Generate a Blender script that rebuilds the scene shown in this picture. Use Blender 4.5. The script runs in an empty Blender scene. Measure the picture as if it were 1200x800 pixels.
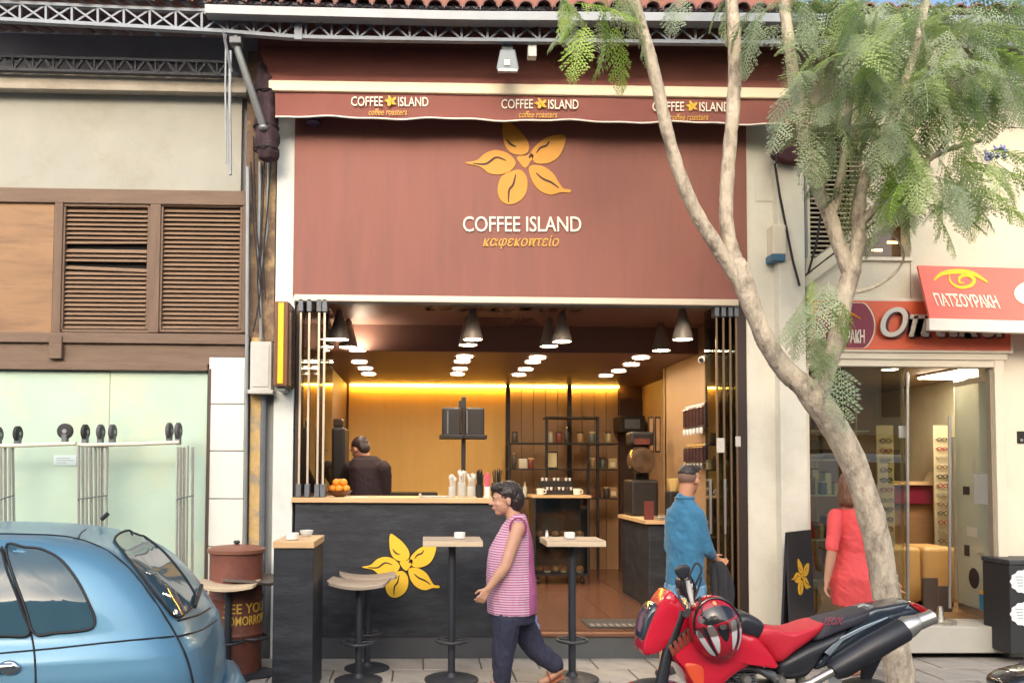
import bpy, bmesh, math, random
from mathutils import Vector, Matrix, Euler
R = math.radians
random.seed(7)
SC = bpy.context.scene
COL = SC.collection

# ------------------------------------------------------------------ camera
CAM_POS = Vector((0.0, -7.3, 1.67)); CAM_F = 950.0          # focal length in photo pixels (1200 wide)
CAM_PP = (528.0, 511.0)                                     # principal point in the photo
CAM_ROT = Matrix.Rotation(R(-1.7), 4, 'Z') @ Matrix.Rotation(R(90 + 2.4), 4, 'X') @ Matrix.Rotation(R(0.30), 4, 'Z')
cam_d = bpy.data.cameras.new('camera'); cam = bpy.data.objects.new('camera', cam_d); COL.objects.link(cam)
cam.matrix_world = Matrix.Translation(CAM_POS) @ CAM_ROT
cam_d.sensor_fit = 'HORIZONTAL'; cam_d.sensor_width = 36; cam_d.lens = CAM_F / 1200 * 36
cam_d.shift_x = (600 - CAM_PP[0]) / 1200; cam_d.shift_y = (CAM_PP[1] - 400) / 1200
cam_d.clip_start = 0.05; cam_d.clip_end = 2000
SC.camera = cam

# ------------------------------------------------------------------ sky, sun, exposure
SUN_EL, SUN_AZ = R(24), R(192)        # azimuth clockwise from +Y: behind the camera, a little to its left
w = bpy.data.worlds.new('World'); SC.world = w; w.use_nodes = True
nt = w.node_tree; bg = nt.nodes['Background']
sky = nt.nodes.new('ShaderNodeTexSky'); sky.sky_type = 'NISHITA'; sky.sun_disc = False
sky.sun_elevation = SUN_EL; sky.sun_rotation = SUN_AZ
sky.air_density = 1.0; sky.dust_density = 5.0; sky.ozone_density = 1.0
nt.links.new(sky.outputs[0], bg.inputs[0]); bg.inputs[1].default_value = 0.15
sd = bpy.data.lights.new('sun', 'SUN'); so = bpy.data.objects.new('sun', sd); COL.objects.link(so)
sd.energy = 1.5; sd.angle = R(110); sd.color = (1.0, 0.965, 0.92)
sdir = Vector((math.sin(SUN_AZ) * math.cos(SUN_EL), math.cos(SUN_AZ) * math.cos(SUN_EL), math.sin(SUN_EL)))
so.rotation_euler = sdir.to_track_quat('Z', 'Y').to_euler(); so.location = sdir * 30
vs = SC.view_settings; vs.view_transform = 'Standard'; vs.look = 'None'; vs.gamma = 1.0; vs.exposure = 1.04
SC.cycles.use_denoising = True
SC.cycles.max_bounces = 8; SC.cycles.diffuse_bounces = 4; SC.cycles.glossy_bounces = 4
SC.cycles.transparent_max_bounces = 24; SC.cycles.transmission_bounces = 6
SC.cycles.sample_clamp_indirect = 4.0; SC.cycles.caustics_reflective = False; SC.cycles.caustics_refractive = False

# ------------------------------------------------------------------ helpers
def ray(px, py):
    d = Vector(((px - CAM_PP[0]) / CAM_F, -(py - CAM_PP[1]) / CAM_F, -1.0))
    return (CAM_ROT.to_3x3() @ d)
def at(px, py, Y):
    "world point that stands at depth Y where the photo shows pixel (px,py)"
    d = ray(px, py); return CAM_POS + d * ((Y - CAM_POS.y) / d.y)
def atz(px, py, Z):
    d = ray(px, py); return CAM_POS + d * ((Z - CAM_POS.z) / d.z)
def ppm(Y): return CAM_F / (Y - CAM_POS.y)          # photo pixels per metre at depth Y

def lin(c):
    c /= 255.0
    return c / 12.92 if c <= 0.04045 else ((c + 0.055) / 1.055) ** 2.4
def S(r, g, b, k=1.0): return (lin(r) * k, lin(g) * k, lin(b) * k, 1.0)

MATS = {}
def M(name, rgb=(128, 128, 128), rough=0.6, metal=0.0, var=0.10, scale=4.0, bump=0.0, bscale=60.0, spec=0.5, coat=0.0,
      emit=None, estr=0.0, stretch=(1, 1, 1), dirt=None, dirt_amt=0.0, dirt_scale=2.0, alpha=1.0, trans=0.0, sheen=0.0):
    if name in MATS: return MATS[name]
    m = bpy.data.materials.new(name); m.use_nodes = True; MATS[name] = m
    t = m.node_tree; N = t.nodes; L = t.links; p = N['Principled BSDF']
    base = S(*rgb)
    p.inputs['Roughness'].default_value = rough; p.inputs['Metallic'].default_value = metal
    p.inputs['Specular IOR Level'].default_value = spec; p.inputs['Coat Weight'].default_value = coat
    p.inputs['Coat Roughness'].default_value = 0.06
    p.inputs['Alpha'].default_value = alpha; p.inputs['Transmission Weight'].default_value = trans
    if sheen: p.inputs['Sheen Weight'].default_value = sheen
    co = N.new('ShaderNodeTexCoord'); mp = N.new('ShaderNodeMapping'); mp.inputs['Scale'].default_value = stretch
    L.new(co.outputs['Object'], mp.inputs[0])
    if var > 0:
        n = N.new('ShaderNodeTexNoise'); n.inputs['Scale'].default_value = scale; n.inputs['Detail'].default_value = 6; n.inputs['Roughness'].default_value = 0.65
        L.new(mp.outputs[0], n.inputs[0])
        r = N.new('ShaderNodeMapRange'); r.inputs[1].default_value = 0.25; r.inputs[2].default_value = 0.75
        r.inputs[3].default_value = 1 - var; r.inputs[4].default_value = 1 + var
        L.new(n.outputs[0], r.inputs[0])
        x = N.new('ShaderNodeVectorMath'); x.operation = 'SCALE'; x.inputs[0].default_value = base[:3]
        L.new(r.outputs[0], x.inputs['Scale']); col = x.outputs[0]
        if dirt:
            n2 = N.new('ShaderNodeTexNoise'); n2.inputs['Scale'].default_value = dirt_scale; n2.inputs['Detail'].default_value = 8; n2.inputs['Roughness'].default_value = 0.7
            L.new(mp.outputs[0], n2.inputs[0])
            r2 = N.new('ShaderNodeMapRange'); r2.inputs[1].default_value = 0.48; r2.inputs[2].default_value = 0.68
            r2.inputs[3].default_value = 0.0; r2.inputs[4].default_value = dirt_amt; L.new(n2.outputs[0], r2.inputs[0])
            mx = N.new('ShaderNodeMix'); mx.data_type = 'RGBA'; L.new(r2.outputs[0], mx.inputs[0]); L.new(col, mx.inputs[6])
            mx.inputs[7].default_value = S(*dirt); col = mx.outputs[2]
        L.new(col, p.inputs['Base Color'])
    else: p.inputs['Base Color'].default_value = base
    if bump > 0:
        nb = N.new('ShaderNodeTexNoise'); nb.inputs['Scale'].default_value = bscale; nb.inputs['Detail'].default_value = 5
        L.new(mp.outputs[0], nb.inputs[0]); b = N.new('ShaderNodeBump'); b.inputs['Strength'].default_value = bump; b.inputs['Distance'].default_value = 0.02
        L.new(nb.outputs[0], b.inputs['Height']); L.new(b.outputs[0], p.inputs['Normal'])
    if emit:
        p.inputs['Emission Color'].default_value = S(*emit); p.inputs['Emission Strength'].default_value = estr
    return m
def stripes(name, rgb1, rgb2, freq, axis='Z', rough=0.8, duty=0.5, wob=0.4):
    m = M(name, rgb1, rough, var=0.06, scale=12, bump=0.25, bscale=14)
    t = m.node_tree; N = t.nodes; L = t.links; p = N['Principled BSDF']
    src = p.inputs['Base Color'].links[0].from_socket
    co = N.new('ShaderNodeTexCoord'); wv = N.new('ShaderNodeTexWave'); wv.wave_type = 'BANDS'; wv.bands_direction = axis
    wv.inputs['Scale'].default_value = freq; wv.inputs['Distortion'].default_value = wob; wv.inputs['Detail Scale'].default_value = 0.6
    L.new(co.outputs['Object'], wv.inputs[0])
    gt = N.new('ShaderNodeMath'); gt.operation = 'GREATER_THAN'; gt.inputs[1].default_value = duty; L.new(wv.outputs[1], gt.inputs[0])
    mx = N.new('ShaderNodeMix'); mx.data_type = 'RGBA'; L.new(gt.outputs[0], mx.inputs[0]); L.new(src, mx.inputs[6]); mx.inputs[7].default_value = S(*rgb2)
    L.new(mx.outputs[2], p.inputs['Base Color'])
    return m
def glass(name, tint=(225, 240, 235), refl=0.10, rough=0.0):
    "thin pane: mostly clear, mirrors more at grazing angles"
    if name in MATS: return MATS[name]
    m = bpy.data.materials.new(name); m.use_nodes = True; MATS[name] = m
    t = m.node_tree; N = t.nodes; L = t.links
    for n in list(N):
        if n.type == 'BSDF_PRINCIPLED': N.remove(n)
    out = [n for n in N if n.type == 'OUTPUT_MATERIAL'][0]
    tr = N.new('ShaderNodeBsdfTransparent'); tr.inputs[0].default_value = S(*tint)
    gl = N.new('ShaderNodeBsdfGlossy'); gl.inputs['Roughness'].default_value = rough
    lw = N.new('ShaderNodeLayerWeight'); lw.inputs[0].default_value = 0.25
    mr = N.new('ShaderNodeMapRange'); mr.inputs[3].default_value = refl; mr.inputs[4].default_value = 0.9; L.new(lw.outputs['Fresnel'], mr.inputs[0])
    mx = N.new('ShaderNodeMixShader'); L.new(mr.outputs[0], mx.inputs[0]); L.new(tr.outputs[0], mx.inputs[1]); L.new(gl.outputs[0], mx.inputs[2])
    L.new(mx.outputs[0], out.inputs[0]); return m

def link(name, me, mat=None, parent=None):
    o = bpy.data.objects.new(name, me); COL.objects.link(o)
    if mat is not None and len(me.materials) == 0: me.materials.append(mat)
    if parent is not None:
        o.parent = parent
        L = parent.get('_at')
        base = Vector(L) if L is not None else Vector((0, 0, 0))
        o.matrix_parent_inverse = Matrix.Translation(-base)
    return o
def thing(name, label, cat, loc=(0, 0, 0), group=None):
    o = bpy.data.objects.new(name, None); COL.objects.link(o); o.location = loc; o['_at'] = tuple(loc)
    o.empty_display_size = 0.1
    tag(o, label, cat, group); return o
def tag(o, label=None, cat=None, group=None, kind=None):
    if label: o['label'] = label
    if cat: o['category'] = cat
    if group: o['group'] = group
    if kind: o['kind'] = kind
    return o
def sub(name, me, mat, part):
    "a sub-part: the part's frame coincides with world coordinates"
    o = bpy.data.objects.new(name, me); COL.objects.link(o)
    if mat is not None and len(me.materials) == 0: me.materials.append(mat)
    o.parent = part
    return o
def copy_tree(o, parent=None):
    c = o.copy(); COL.objects.link(c)
    if parent is not None: c.parent = parent
    for ch in list(o.children): copy_tree(ch, c)
    return c

class MB:
    "collects pieces of ONE mesh"
    def __init__(s): s.v = []; s.f = []; s.m = []; s.cur = 0
    def add(s, vs, fs):
        b = len(s.v); s.v += [tuple(v) for v in vs]; s.f += [tuple(i + b for i in f) for f in fs]; s.m += [s.cur] * len(fs); return s
    def box(s, x0, x1, y0, y1, z0, z1):
        vs = [(x, y, z) for x in (x0, x1) for y in (y0, y1) for z in (z0, z1)]
        return s.add(vs, [(0, 1, 3, 2), (4, 6, 7, 5), (0, 4, 5, 1), (2, 3, 7, 6), (0, 2, 6, 4), (1, 5, 7, 3)])
    def tube(s, pts, rads, n=10, caps=True):
        pts = [Vector(p) for p in pts]
        if not hasattr(rads, '__len__'): rads = [rads] * len(pts)
        vs = []; prev = None
        for i, p in enumerate(pts):
            d = (pts[min(i + 1, len(pts) - 1)] - pts[max(i - 1, 0)])
            d = d.normalized() if d.length > 1e-9 else Vector((0, 0, 1))
            if prev is None:
                a = Vector((1, 0, 0)) if abs(d.x) < 0.8 else Vector((0, 1, 0))
                u = d.cross(a).normalized()
            else:
                u = (prev - d * prev.dot(d)); u = u.normalized() if u.length > 1e-6 else d.orthogonal().normalized()
            prev = u; v = d.cross(u)
            for k in range(n):
                a = 2 * math.pi * k / n; vs.append(p + (u * math.cos(a) + v * math.sin(a)) * rads[i])
        fs = []
        for i in range(len(pts) - 1):
            for k in range(n):
                fs.append((i * n + k, i * n + (k + 1) % n, (i + 1) * n + (k + 1) % n, (i + 1) * n + k))
        if caps:
            fs.append(tuple(range(n))[::-1]); fs.append(tuple((len(pts) - 1) * n + k for k in range(n)))
        return s.add(vs, fs)
    def lathe(s, prof, c=(0, 0, 0), n=24, axis='Z'):
        vs = []; c = Vector(c)
        for r, z in prof:
            for k in range(n):
                a = 2 * math.pi * k / n
                if axis == 'Z': q = Vector((r * math.cos(a), r * math.sin(a), z))
                elif axis == 'Y': q = Vector((r * math.cos(a), z, r * math.sin(a)))
                else: q = Vector((z, r * math.cos(a), r * math.sin(a)))
                vs.append(c + q)
        fs = []
        for i in range(len(prof) - 1):
            for k in range(n):
                fs.append((i * n + k, i * n + (k + 1) % n, (i + 1) * n + (k + 1) % n, (i + 1) * n + k))
        fs.append(tuple(range(n))[::-1]); fs.append(tuple((len(prof) - 1) * n + k for k in range(n)))
        return s.add(vs, fs)
    def prism(s, poly, y0, y1):
        "polygon in XZ pushed from y0 to y1"
        n = len(poly); vs = [(x, y0, z) for x, z in poly] + [(x, y1, z) for x, z in poly]
        fs = [tuple(range(n)), tuple(range(2 * n - 1, n - 1, -1))] + [(i, (i + 1) % n, n + (i + 1) % n, n + i) for i in range(n)]
        return s.add(vs, fs)
    def torus(s, c, r, t, n=24, k=8):
        vs = []; fs = []
        for i in range(n):
            a = 2 * math.pi * i / n
            for j in range(k):
                b = 2 * math.pi * j / k
                vs.append((c[0] + (r + t * math.cos(b)) * math.cos(a), c[1] + (r + t * math.cos(b)) * math.sin(a), c[2] + t * math.sin(b)))
                fs.append((i * k + j, ((i + 1) % n) * k + j, ((i + 1) % n) * k + (j + 1) % k, i * k + (j + 1) % k))
        return s.add(vs, fs)
    def ell(s, c, r, rot=None, n=16, m=10):
        c = Vector(c); vs = []; fs = []
        for i in range(m + 1):
            th = math.pi * i / m
            for k in range(n):
                a = 2 * math.pi * k / n
                q = Vector((r[0] * math.sin(th) * math.cos(a), r[1] * math.sin(th) * math.sin(a), r[2] * math.cos(th)))
                if rot is not None: q = rot @ q
                vs.append(c + q)
        for i in range(m):
            for k in range(n):
                fs.append((i * n + k, (i + 1) * n + k, (i + 1) * n + (k + 1) % n, i * n + (k + 1) % n))
        return s.add(vs, fs)
    def cap(s, p0, r0, p1, r1, n=14):
        "tapered capsule"
        p0 = Vector(p0); p1 = Vector(p1); d = (p1 - p0).normalized(); pts = []; rad = []
        for a in (-88, -60, -30, 0): pts.append(p0 + d * r0 * math.sin(R(a))); rad.append(r0 * math.cos(R(a)))
        for a in (0, 30, 60, 88): pts.append(p1 + d * r1 * math.sin(R(a))); rad.append(r1 * math.cos(R(a)))
        if (p1 - p0).length < 1e-4: pts = pts[:4] + pts[5:]; rad = rad[:4] + rad[5:]
        return s.tube(pts, rad, n)
    def loft(s, secs, n=20, p=2.0):
        "secs: (centre, rx, ry[, rotz]) stacked elliptical sections"
        vs = []; fs = []
        for q in secs:
            c, rx, ry = Vector(q[0]), q[1], q[2]; rz = q[3] if len(q) > 3 else 0
            for k in range(n):
                a = 2 * math.pi * k / n; ca, sa = math.cos(a), math.sin(a)
                x = rx * math.copysign(abs(ca) ** (2 / p), ca); y = ry * math.copysign(abs(sa) ** (2 / p), sa)
                vs.append(c + Vector((x * math.cos(rz) - y * math.sin(rz), x * math.sin(rz) + y * math.cos(rz), 0)))
        for i in range(len(secs) - 1):
            for k in range(n): fs.append((i * n + k, i * n + (k + 1) % n, (i + 1) * n + (k + 1) % n, (i + 1) * n + k))
        fs.append(tuple(range(n))[::-1]); fs.append(tuple((len(secs) - 1) * n + k for k in range(n)))
        return s.add(vs, fs)
    def mesh(s, smooth=False, bevel=0.0, seg=2, fix=True):
        me = bpy.data.meshes.new('mesh'); me.from_pydata(s.v, [], s.f)
        if any(s.m): me.polygons.foreach_set('material_index', s.m)
        bm = bmesh.new(); bm.from_mesh(me)
        if fix: bmesh.ops.recalc_face_normals(bm, faces=bm.faces)
        if bevel > 0:
            ed = [e for e in bm.edges if len(e.link_faces) == 2 and e.calc_face_angle(0) > R(35)]
            try: bmesh.ops.bevel(bm, geom=ed, offset=bevel, segments=seg, affect='EDGES', profile=0.5, clamp_overlap=True)
            except Exception: pass
        if smooth:
            for f in bm.faces: f.smooth = True
            for e in bm.edges:
                if len(e.link_faces) == 2 and e.calc_face_angle(0) > R(38): e.smooth = False
        bm.to_mesh(me); bm.free(); return me
    def build(s, name, mat, parent=None, smooth=False, bevel=0.0, seg=2):
        return link(name, s.mesh(smooth, bevel, seg), mat, parent)

def pbox(name, px0, py0, px1, py1, Y, depth, mat, parent=None, bevel=0.0, subof=None):
    "box whose front face (at depth Y) covers the photo rectangle; its body runs back by depth"
    mx, my = (px0 + px1) / 2, (py0 + py1) / 2
    x0, x1 = at(px0, my, Y).x, at(px1, my, Y).x; z1, z0 = at(mx, py0, Y).z, at(mx, py1, Y).z
    me = MB().box(x0, x1, Y, Y + depth, z0, z1).mesh(bevel=bevel)
    return sub(name, me, mat, subof) if subof is not None else link(name, me, mat, parent)
def wbox(name, x0, x1, y0, y1, z0, z1, mat, parent=None, bevel=0.0, subof=None):
    me = MB().box(x0, x1, y0, y1, z0, z1).mesh(bevel=bevel)
    return sub(name, me, mat, subof) if subof is not None else link(name, me, mat, parent)
def cat(pts, n=6, closed=True):
    "Catmull-Rom through 2D/3D points"
    P = [Vector(p) for p in pts]; out = []; L = len(P)
    for i in range(L if closed else L - 1):
        if closed: a, b, c, d = P[(i - 1) % L], P[i], P[(i + 1) % L], P[(i + 2) % L]
        else: a, b, c, d = P[max(i - 1, 0)], P[i], P[i + 1], P[min(i + 2, L - 1)]
        for k in range(n):
            t = k / n
            out.append(0.5 * ((2 * b) + (c - a) * t + (2 * a - 5 * b + 4 * c - d) * t * t + (3 * b - a - 3 * c + d) * t ** 3))
    if not closed: out.append(P[-1])
    return out
def text_mesh(body, shear=0.0, offset=0.0, spacing=1.0, thick=0.02):
    cu = bpy.data.curves.new('t', 'FONT'); cu.body = body; cu.shear = shear; cu.offset = offset; cu.space_character = spacing
    cu.extrude = thick; cu.resolution_u = 3; cu.size = 1
    o = bpy.data.objects.new('t', cu); COL.objects.link(o)
    dg = bpy.context.evaluated_depsgraph_get(); me = bpy.data.meshes.new_from_object(o.evaluated_get(dg))
    bpy.data.objects.remove(o); me.materials.clear(); return me
def text_fit(body, p00, p10, p01, thick=0.006, **kw):
    "lettering fitted to the parallelogram: p00 lower left, p10 lower right, p01 upper left; it stands proud of that plane by thick"
    me = text_mesh(body, **kw)
    xs = [v.co.x for v in me.vertices]; ys = [v.co.y for v in me.vertices]
    x0, x1, y0, y1 = min(xs), max(xs), min(ys), max(ys)
    u = Vector(p10) - Vector(p00); v = Vector(p01) - Vector(p00); n = u.cross(v).normalized(); p = Vector(p00)
    for q in me.vertices:
        q.co = p + u * ((q.co.x - x0) / (x1 - x0)) + v * ((q.co.y - y0) / (y1 - y0)) + n * (thick * (0.5 + q.co.z / 0.04))
    me.update(); return me
def ptext(name, body, px0, py0, px1, py1, Y, mat, parent=None, subof=None, thick=0.006, **kw):
    me = text_fit(body, at(px0, py1, Y), at(px1, py1, Y), at(px0, py0, Y), thick, **kw)
    return sub(name, me, mat, subof) if subof is not None else link(name, me, mat, parent)
def remeshed(mb, voxel, smooth_it=4, fac=0.5):
    "fuses the collected pieces into one continuous skin"
    me = mb.mesh(); o = bpy.data.objects.new('t', me); COL.objects.link(o)
    r = o.modifiers.new('r', 'REMESH'); r.mode = 'VOXEL'; r.voxel_size = voxel; r.use_smooth_shade = True
    if smooth_it:
        s = o.modifiers.new('s', 'SMOOTH'); s.factor = fac; s.iterations = smooth_it
    dg = bpy.context.evaluated_depsgraph_get(); out = bpy.data.meshes.new_from_object(o.evaluated_get(dg))
    bpy.data.objects.remove(o); out.materials.clear()
    return out
from mathutils import noise as MN
def folds(me, amp=.006, f=(16, 16, 7), seed=0.0, sharp=1.0):
    "cloth creases: pushes the skin in and out along its normals"
    ns = [v.normal.copy() for v in me.vertices]
    for v, n in zip(me.vertices, ns):
        q = Vector((v.co.x * f[0] + seed, v.co.y * f[1], v.co.z * f[2] + v.co.x * f[2] * .8))
        a = MN.noise(q); b = 1 - abs(MN.noise(q * 1.7 + Vector((3, 1, 7)))) * 2
        v.co += n * amp * (a + sharp * b * .7)
    me.update(); return me
ORD = ['first', 'second', 'third', 'fourth', 'fifth', 'sixth', 'seventh', 'eighth', 'ninth', 'tenth']
# ================================================================== ground
m_slab = M('paving_stone', (158, 153, 147), 0.8, var=0.16, scale=3, bump=0.25, bscale=40, dirt=(104, 98, 93), dirt_amt=0.75, dirt_scale=2.2)
m_grout = M('paving_joint', (92, 88, 84), 0.95, var=0.2, scale=8)
m_kerb = M('kerb_stone', (150, 148, 144), 0.85, var=0.15, scale=6, bump=0.2)
m_asph = M('asphalt', (92, 92, 92), 0.9, var=0.2, scale=9, bump=0.4, bscale=180, dirt=(95, 92, 88), dirt_amt=0.5, dirt_scale=0.8)
KERB_Y = -1.62
road = wbox('road', -90, 90, -17.5, KERB_Y - 0.16, -0.6, -0.14, m_asph); tag(road, kind='structure')
gr = wbox('ground', -400, 400, -400, 400, -3, -0.65, M('far_ground', (120, 116, 108), 0.95)); tag(gr, kind='structure')
side = wbox('sidewalk', -14, 14, KERB_Y, 6.0, -0.6, -0.012, m_grout); tag(side, kind='structure')
# paving slabs laid in rows, each one its own piece
sl = []
for v in range(4):
    b = MB(); g = 0.004; sx = 0.49; sy = 0.395; j = lambda a: random.uniform(-a, a)
    b.box(g, sx - g, g, sy - g, -0.03, 0.0)
    me = b.mesh(bevel=0.004, seg=1); me.materials.append(m_slab); sl.append(me)
for r in range(4):
    y = KERB_Y + 0.03 + r * 0.398
    for c in range(30):
        x = -6.2 + c * 0.495 + (0.247 if r % 2 else 0)
        o = bpy.data.objects.new('paving_slab', sl[(r + c) % 4]); COL.objects.link(o); o.parent = side
        o.location = (x, y, random.uniform(-0.004, 0.0015)); o.rotation_euler = (R(random.uniform(-.25, .25)), R(random.uniform(-.2, .2)), 0)
kerb = wbox('kerb', -14, 14, KERB_Y - 0.15, KERB_Y - 0.005, -0.6, -0.045, m_grout); tag(kerb, kind='structure')
kme = MB().box(0.004, 0.796, KERB_Y - 0.155, KERB_Y - 0.002, -0.16, -0.004).mesh(bevel=0.012); kme.materials.append(m_kerb)
for c in range(18):
    o = bpy.data.objects.new('kerb_stone', kme); COL.objects.link(o); o.parent = kerb; o.location = (-7.2 + c * 0.8, 0, random.uniform(-.006, .003))
# the other side of the street, seen only as reflections
far = wbox('far_pavement', -90, 90, -21.5, -17.5, -0.6, 0.0, m_slab); tag(far, kind='structure')
def far_house(x0, x1, h, rgb, label):
    t = thing('apartment_house', label, 'building', ((x0 + x1) / 2, -21.6, 0), 'houses across the street')
    mw = M('far_render_%d' % int(x0), rgb, 0.9, var=0.1, scale=0.6); mg = M('far_window', (40, 46, 54), 0.2)
    b = MB(); b.box(x0, x1, -30, -21.6, 0, h); b.build('wall', mw, t)
    n = int((x1 - x0) / 2.6)
    for f in range(int(h / 3.2)):
        for k in range(n):
            x = x0 + 0.8 + k * (x1 - x0 - 0.8) / n
            wbox('window', x, x + 1.3, -21.65, -21.55, 0.5 + f * 3.2, 2.5 + f * 3.2, mg, t)
        wbox('balcony', x0 + 0.5, x1 - 0.5, -21.6, -20.8, 3.0 + f * 3.2, 3.15 + f * 3.2, mw, t)
far_house(-24, -9, 8.5, (205, 185, 150), 'sand coloured apartment house across the street, behind the camera')
far_house(-9, 5, 10.5, (214, 206, 190), 'cream apartment house across the street, behind the camera')
far_house(5, 22, 7.5, (196, 176, 150), 'low tan house across the street, behind the camera')

van = thing('parked_van', 'white van parked across the street, seen only as a reflection', 'van', (13.5, -15.6, -.14))
m_van = M('van_white', (232, 232, 228), .35, var=.03, coat=.4); m_vg = M('van_glass', (40, 50, 58), .05, var=0); m_vt = M('van_tyre', (36, 36, 38), .8)
vb = MB().prism([(10.9, .2), (15.6, .2), (16.1, .5), (16.0, 1.1), (15.1, 1.35), (14.5, 2.15), (11.0, 2.2), (10.85, 1.9)], -16.6, -14.7).mesh(smooth=True, bevel=.1, seg=3); link('body', vb, m_van, van)
for x_, w_ in ((11.4, 1.1), (12.8, .9)): wbox('side_window', x_, x_ + w_, -14.7, -14.69, 1.35, 1.95, m_vg, van)
link('door_window', MB().prism([(13.95, 1.35), (14.95, 1.35), (14.4, 1.98), (13.95, 1.98)], -14.7, -14.69).mesh(), m_vg, van)
for x_ in (11.9, 15.0): link('wheel', MB().lathe([(.2, -.1), (.31, -.08), (.33, 0), (.31, .08), (.2, .1)], (x_, -14.75, .19), 24, 'Y').mesh(smooth=True), m_vt, van)
# ================================================================== old building on the left
m_plast = M('aged_plaster', (166, 166, 158), 0.85, var=0.10, scale=1.6, bump=0.12, bscale=30, dirt=(148, 140, 118), dirt_amt=0.5, dirt_scale=1.2)
m_corn = M('cornice_stone', (190, 182, 168), 0.85, var=0.12, scale=3, bump=0.15, dirt=(150, 136, 120), dirt_amt=0.5)
m_wood = M('old_brown_wood', (118, 97, 82), 0.7, var=0.22, scale=3, stretch=(0.6, 1, 6), bump=0.3, bscale=30)
m_woodv = M('old_brown_wood_upright', (114, 93, 78), 0.7, var=0.22, scale=3, stretch=(6, 1, 0.6), bump=0.3, bscale=30)
m_ply = M('plywood_panel', (150, 116, 84), 0.65, var=0.2, scale=1.6, stretch=(0.5, 1, 3), dirt=(104, 80, 66), dirt_amt=0.7, dirt_scale=2.2)
m_slat = M('weathered_slat', (138, 114, 94), 0.75, var=0.22, scale=5, stretch=(0.5, 1, 6), bump=0.2)
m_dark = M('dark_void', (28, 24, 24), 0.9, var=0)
m_frost = M('frosted_pane', (184, 208, 192), 0.36, var=0.09, scale=1.6, spec=0.5, dirt=(204, 210, 180), dirt_amt=0.8, dirt_scale=1.3)
m_tile = M('white_wall_tile', (226, 226, 218), 0.35, var=0.04, scale=2)
m_joint = M('tile_joint', (120, 116, 106), 0.9, var=0.1)
m_gal = M('galvanised_steel', (150, 154, 156), 0.45, metal=0.6, var=0.15, scale=8)
m_dgal = M('dull_grey_steel', (104, 108, 114), 0.55, metal=0.3, var=0.2, scale=7)
old = thing('old_shop', 'old shop with brown louvred shutters and a frosted shop window, left of the cafe', 'building', at(140, 770, 0.2))
pbox('core_wall', -200, 40, 320, 790, 0.12, 0.4, M('old_core', (158, 158, 166), 0.9), old)
pbox('upper_wall', -200, 98, 283, 221, 0.05, 0.07, m_plast, old)
pbox('cornice', -200, 86, 288, 103, -0.06, 0.16, m_corn, old, bevel=0.012)
pbox('cornice_ledge', -200, 97.5, 289, 104, -0.09, 0.02, m_corn, old, bevel=0.006)
for (a, b_, c, d, yy, dd) in [(-200, 220, 289, 237, 0.0, 0.11), (-200, 389, 291, 401, -0.035, 0.14), (-200, 402, 289, 425, 0.0, 0.11), (-200, 424, 243, 432.5, -0.03, 0.14)]:
    pbox('rail', a, b_, c, d, yy, dd, m_wood, old, bevel=0.006)
pbox('bracket', 57, 393, 72, 420, -0.05, 0.05, m_wood, old, bevel=0.006)
for (a, c) in [(62, 72), (174.5, 187), (283.5, 290.5), (-64, -54)]:
    pbox('stile', a, 236.5, c, 389.5, 0.004, 0.1, m_woodv, old, bevel=0.006)
pbox('plywood_panel', -54, 238, 62, 389, 0.03, 0.04, m_ply, old)
for (a, c) in [(-54, 2), (3, 62)]: pass
for (xa, xb, broken) in [(72, 175, True), (187, 283.5, False)]:
    sh = pbox('shutter', xa, 236.8, xb, 389.3, 0.085, 0.02, m_dark, old)
    for q in [(xa, 236.8, xb, 242), (xa, 386, xb, 389.4), (xa, 242, xa + 3.2, 386), (xb - 3.2, 242, xb, 386)]:
        pbox('shutter_frame', *q, 0.02, 0.06, m_woodv if q[3] - q[1] > 50 else m_wood, subof=sh, bevel=0.003)
    n = 27; x0, x1 = at(xa + 3, 310, 0.05).x, at(xb - 3, 310, 0.05).x
    for i in range(n):
        py = 244.5 + (i + 0.5) * 141 / n; z = at((xa + xb) / 2, py, 0.05).z
        if broken and i in (8, 12): continue
        tilt = 0
        if broken and i in (7, 9, 13): tilt = random.uniform(-0.018, 0.014)
        h = 0.0175; vs = []
        for x, tz in ((x0, -tilt), (x1, tilt)):
            for (yy, zz) in ((0.035, -h), (0.041, -h - 0.003), (0.075, h - 0.002), (0.069, h + 0.002)): vs.append((x, yy, z + zz + tz))
        me = MB().add(vs, [(0, 1, 2, 3), (7, 6, 5, 4), (0, 4, 5, 1), (1, 5, 6, 2), (2, 6, 7, 3), (3, 7, 4, 0)]).mesh()
        sub('slat', me, m_slat, sh)
# frosted shop window in two panes, dark jamb
for (a, c) in [(-200, 125.6), (126.6, 241)]:
    pbox('frosted_pane', a, 434, c, 716, 0.03, 0.02, m_frost, old)
pbox('pane_seam', 125.7, 434, 126.5, 716, 0.035, 0.03, M('seam', (170, 180, 150), 0.6), old)
pbox('jamb', 241, 432, 244.5, 770, -0.02, 0.13, M('dark_jamb', (82, 66, 60), 0.6), old, bevel=0.003)
pbox('window_plinth', -200, 716, 241, 775, 0.0, 0.1, m_corn, old)
nt_ = pbox('paper_notice', 63, 533, 89.5, 545, 0.024, 0.004, M('notice_paper', (206, 222, 226), 0.8, var=0.03), old)
for i, (a, b_) in enumerate([(66, 82), (66, 86), (66, 78)]):
    pbox('printed_line', a, 536 + i * 2.7, b_, 536.8 + i * 2.7, 0.0225, 0.001, M('print_grey', (150, 166, 172), 0.8, var=0), subof=nt_)
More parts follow.
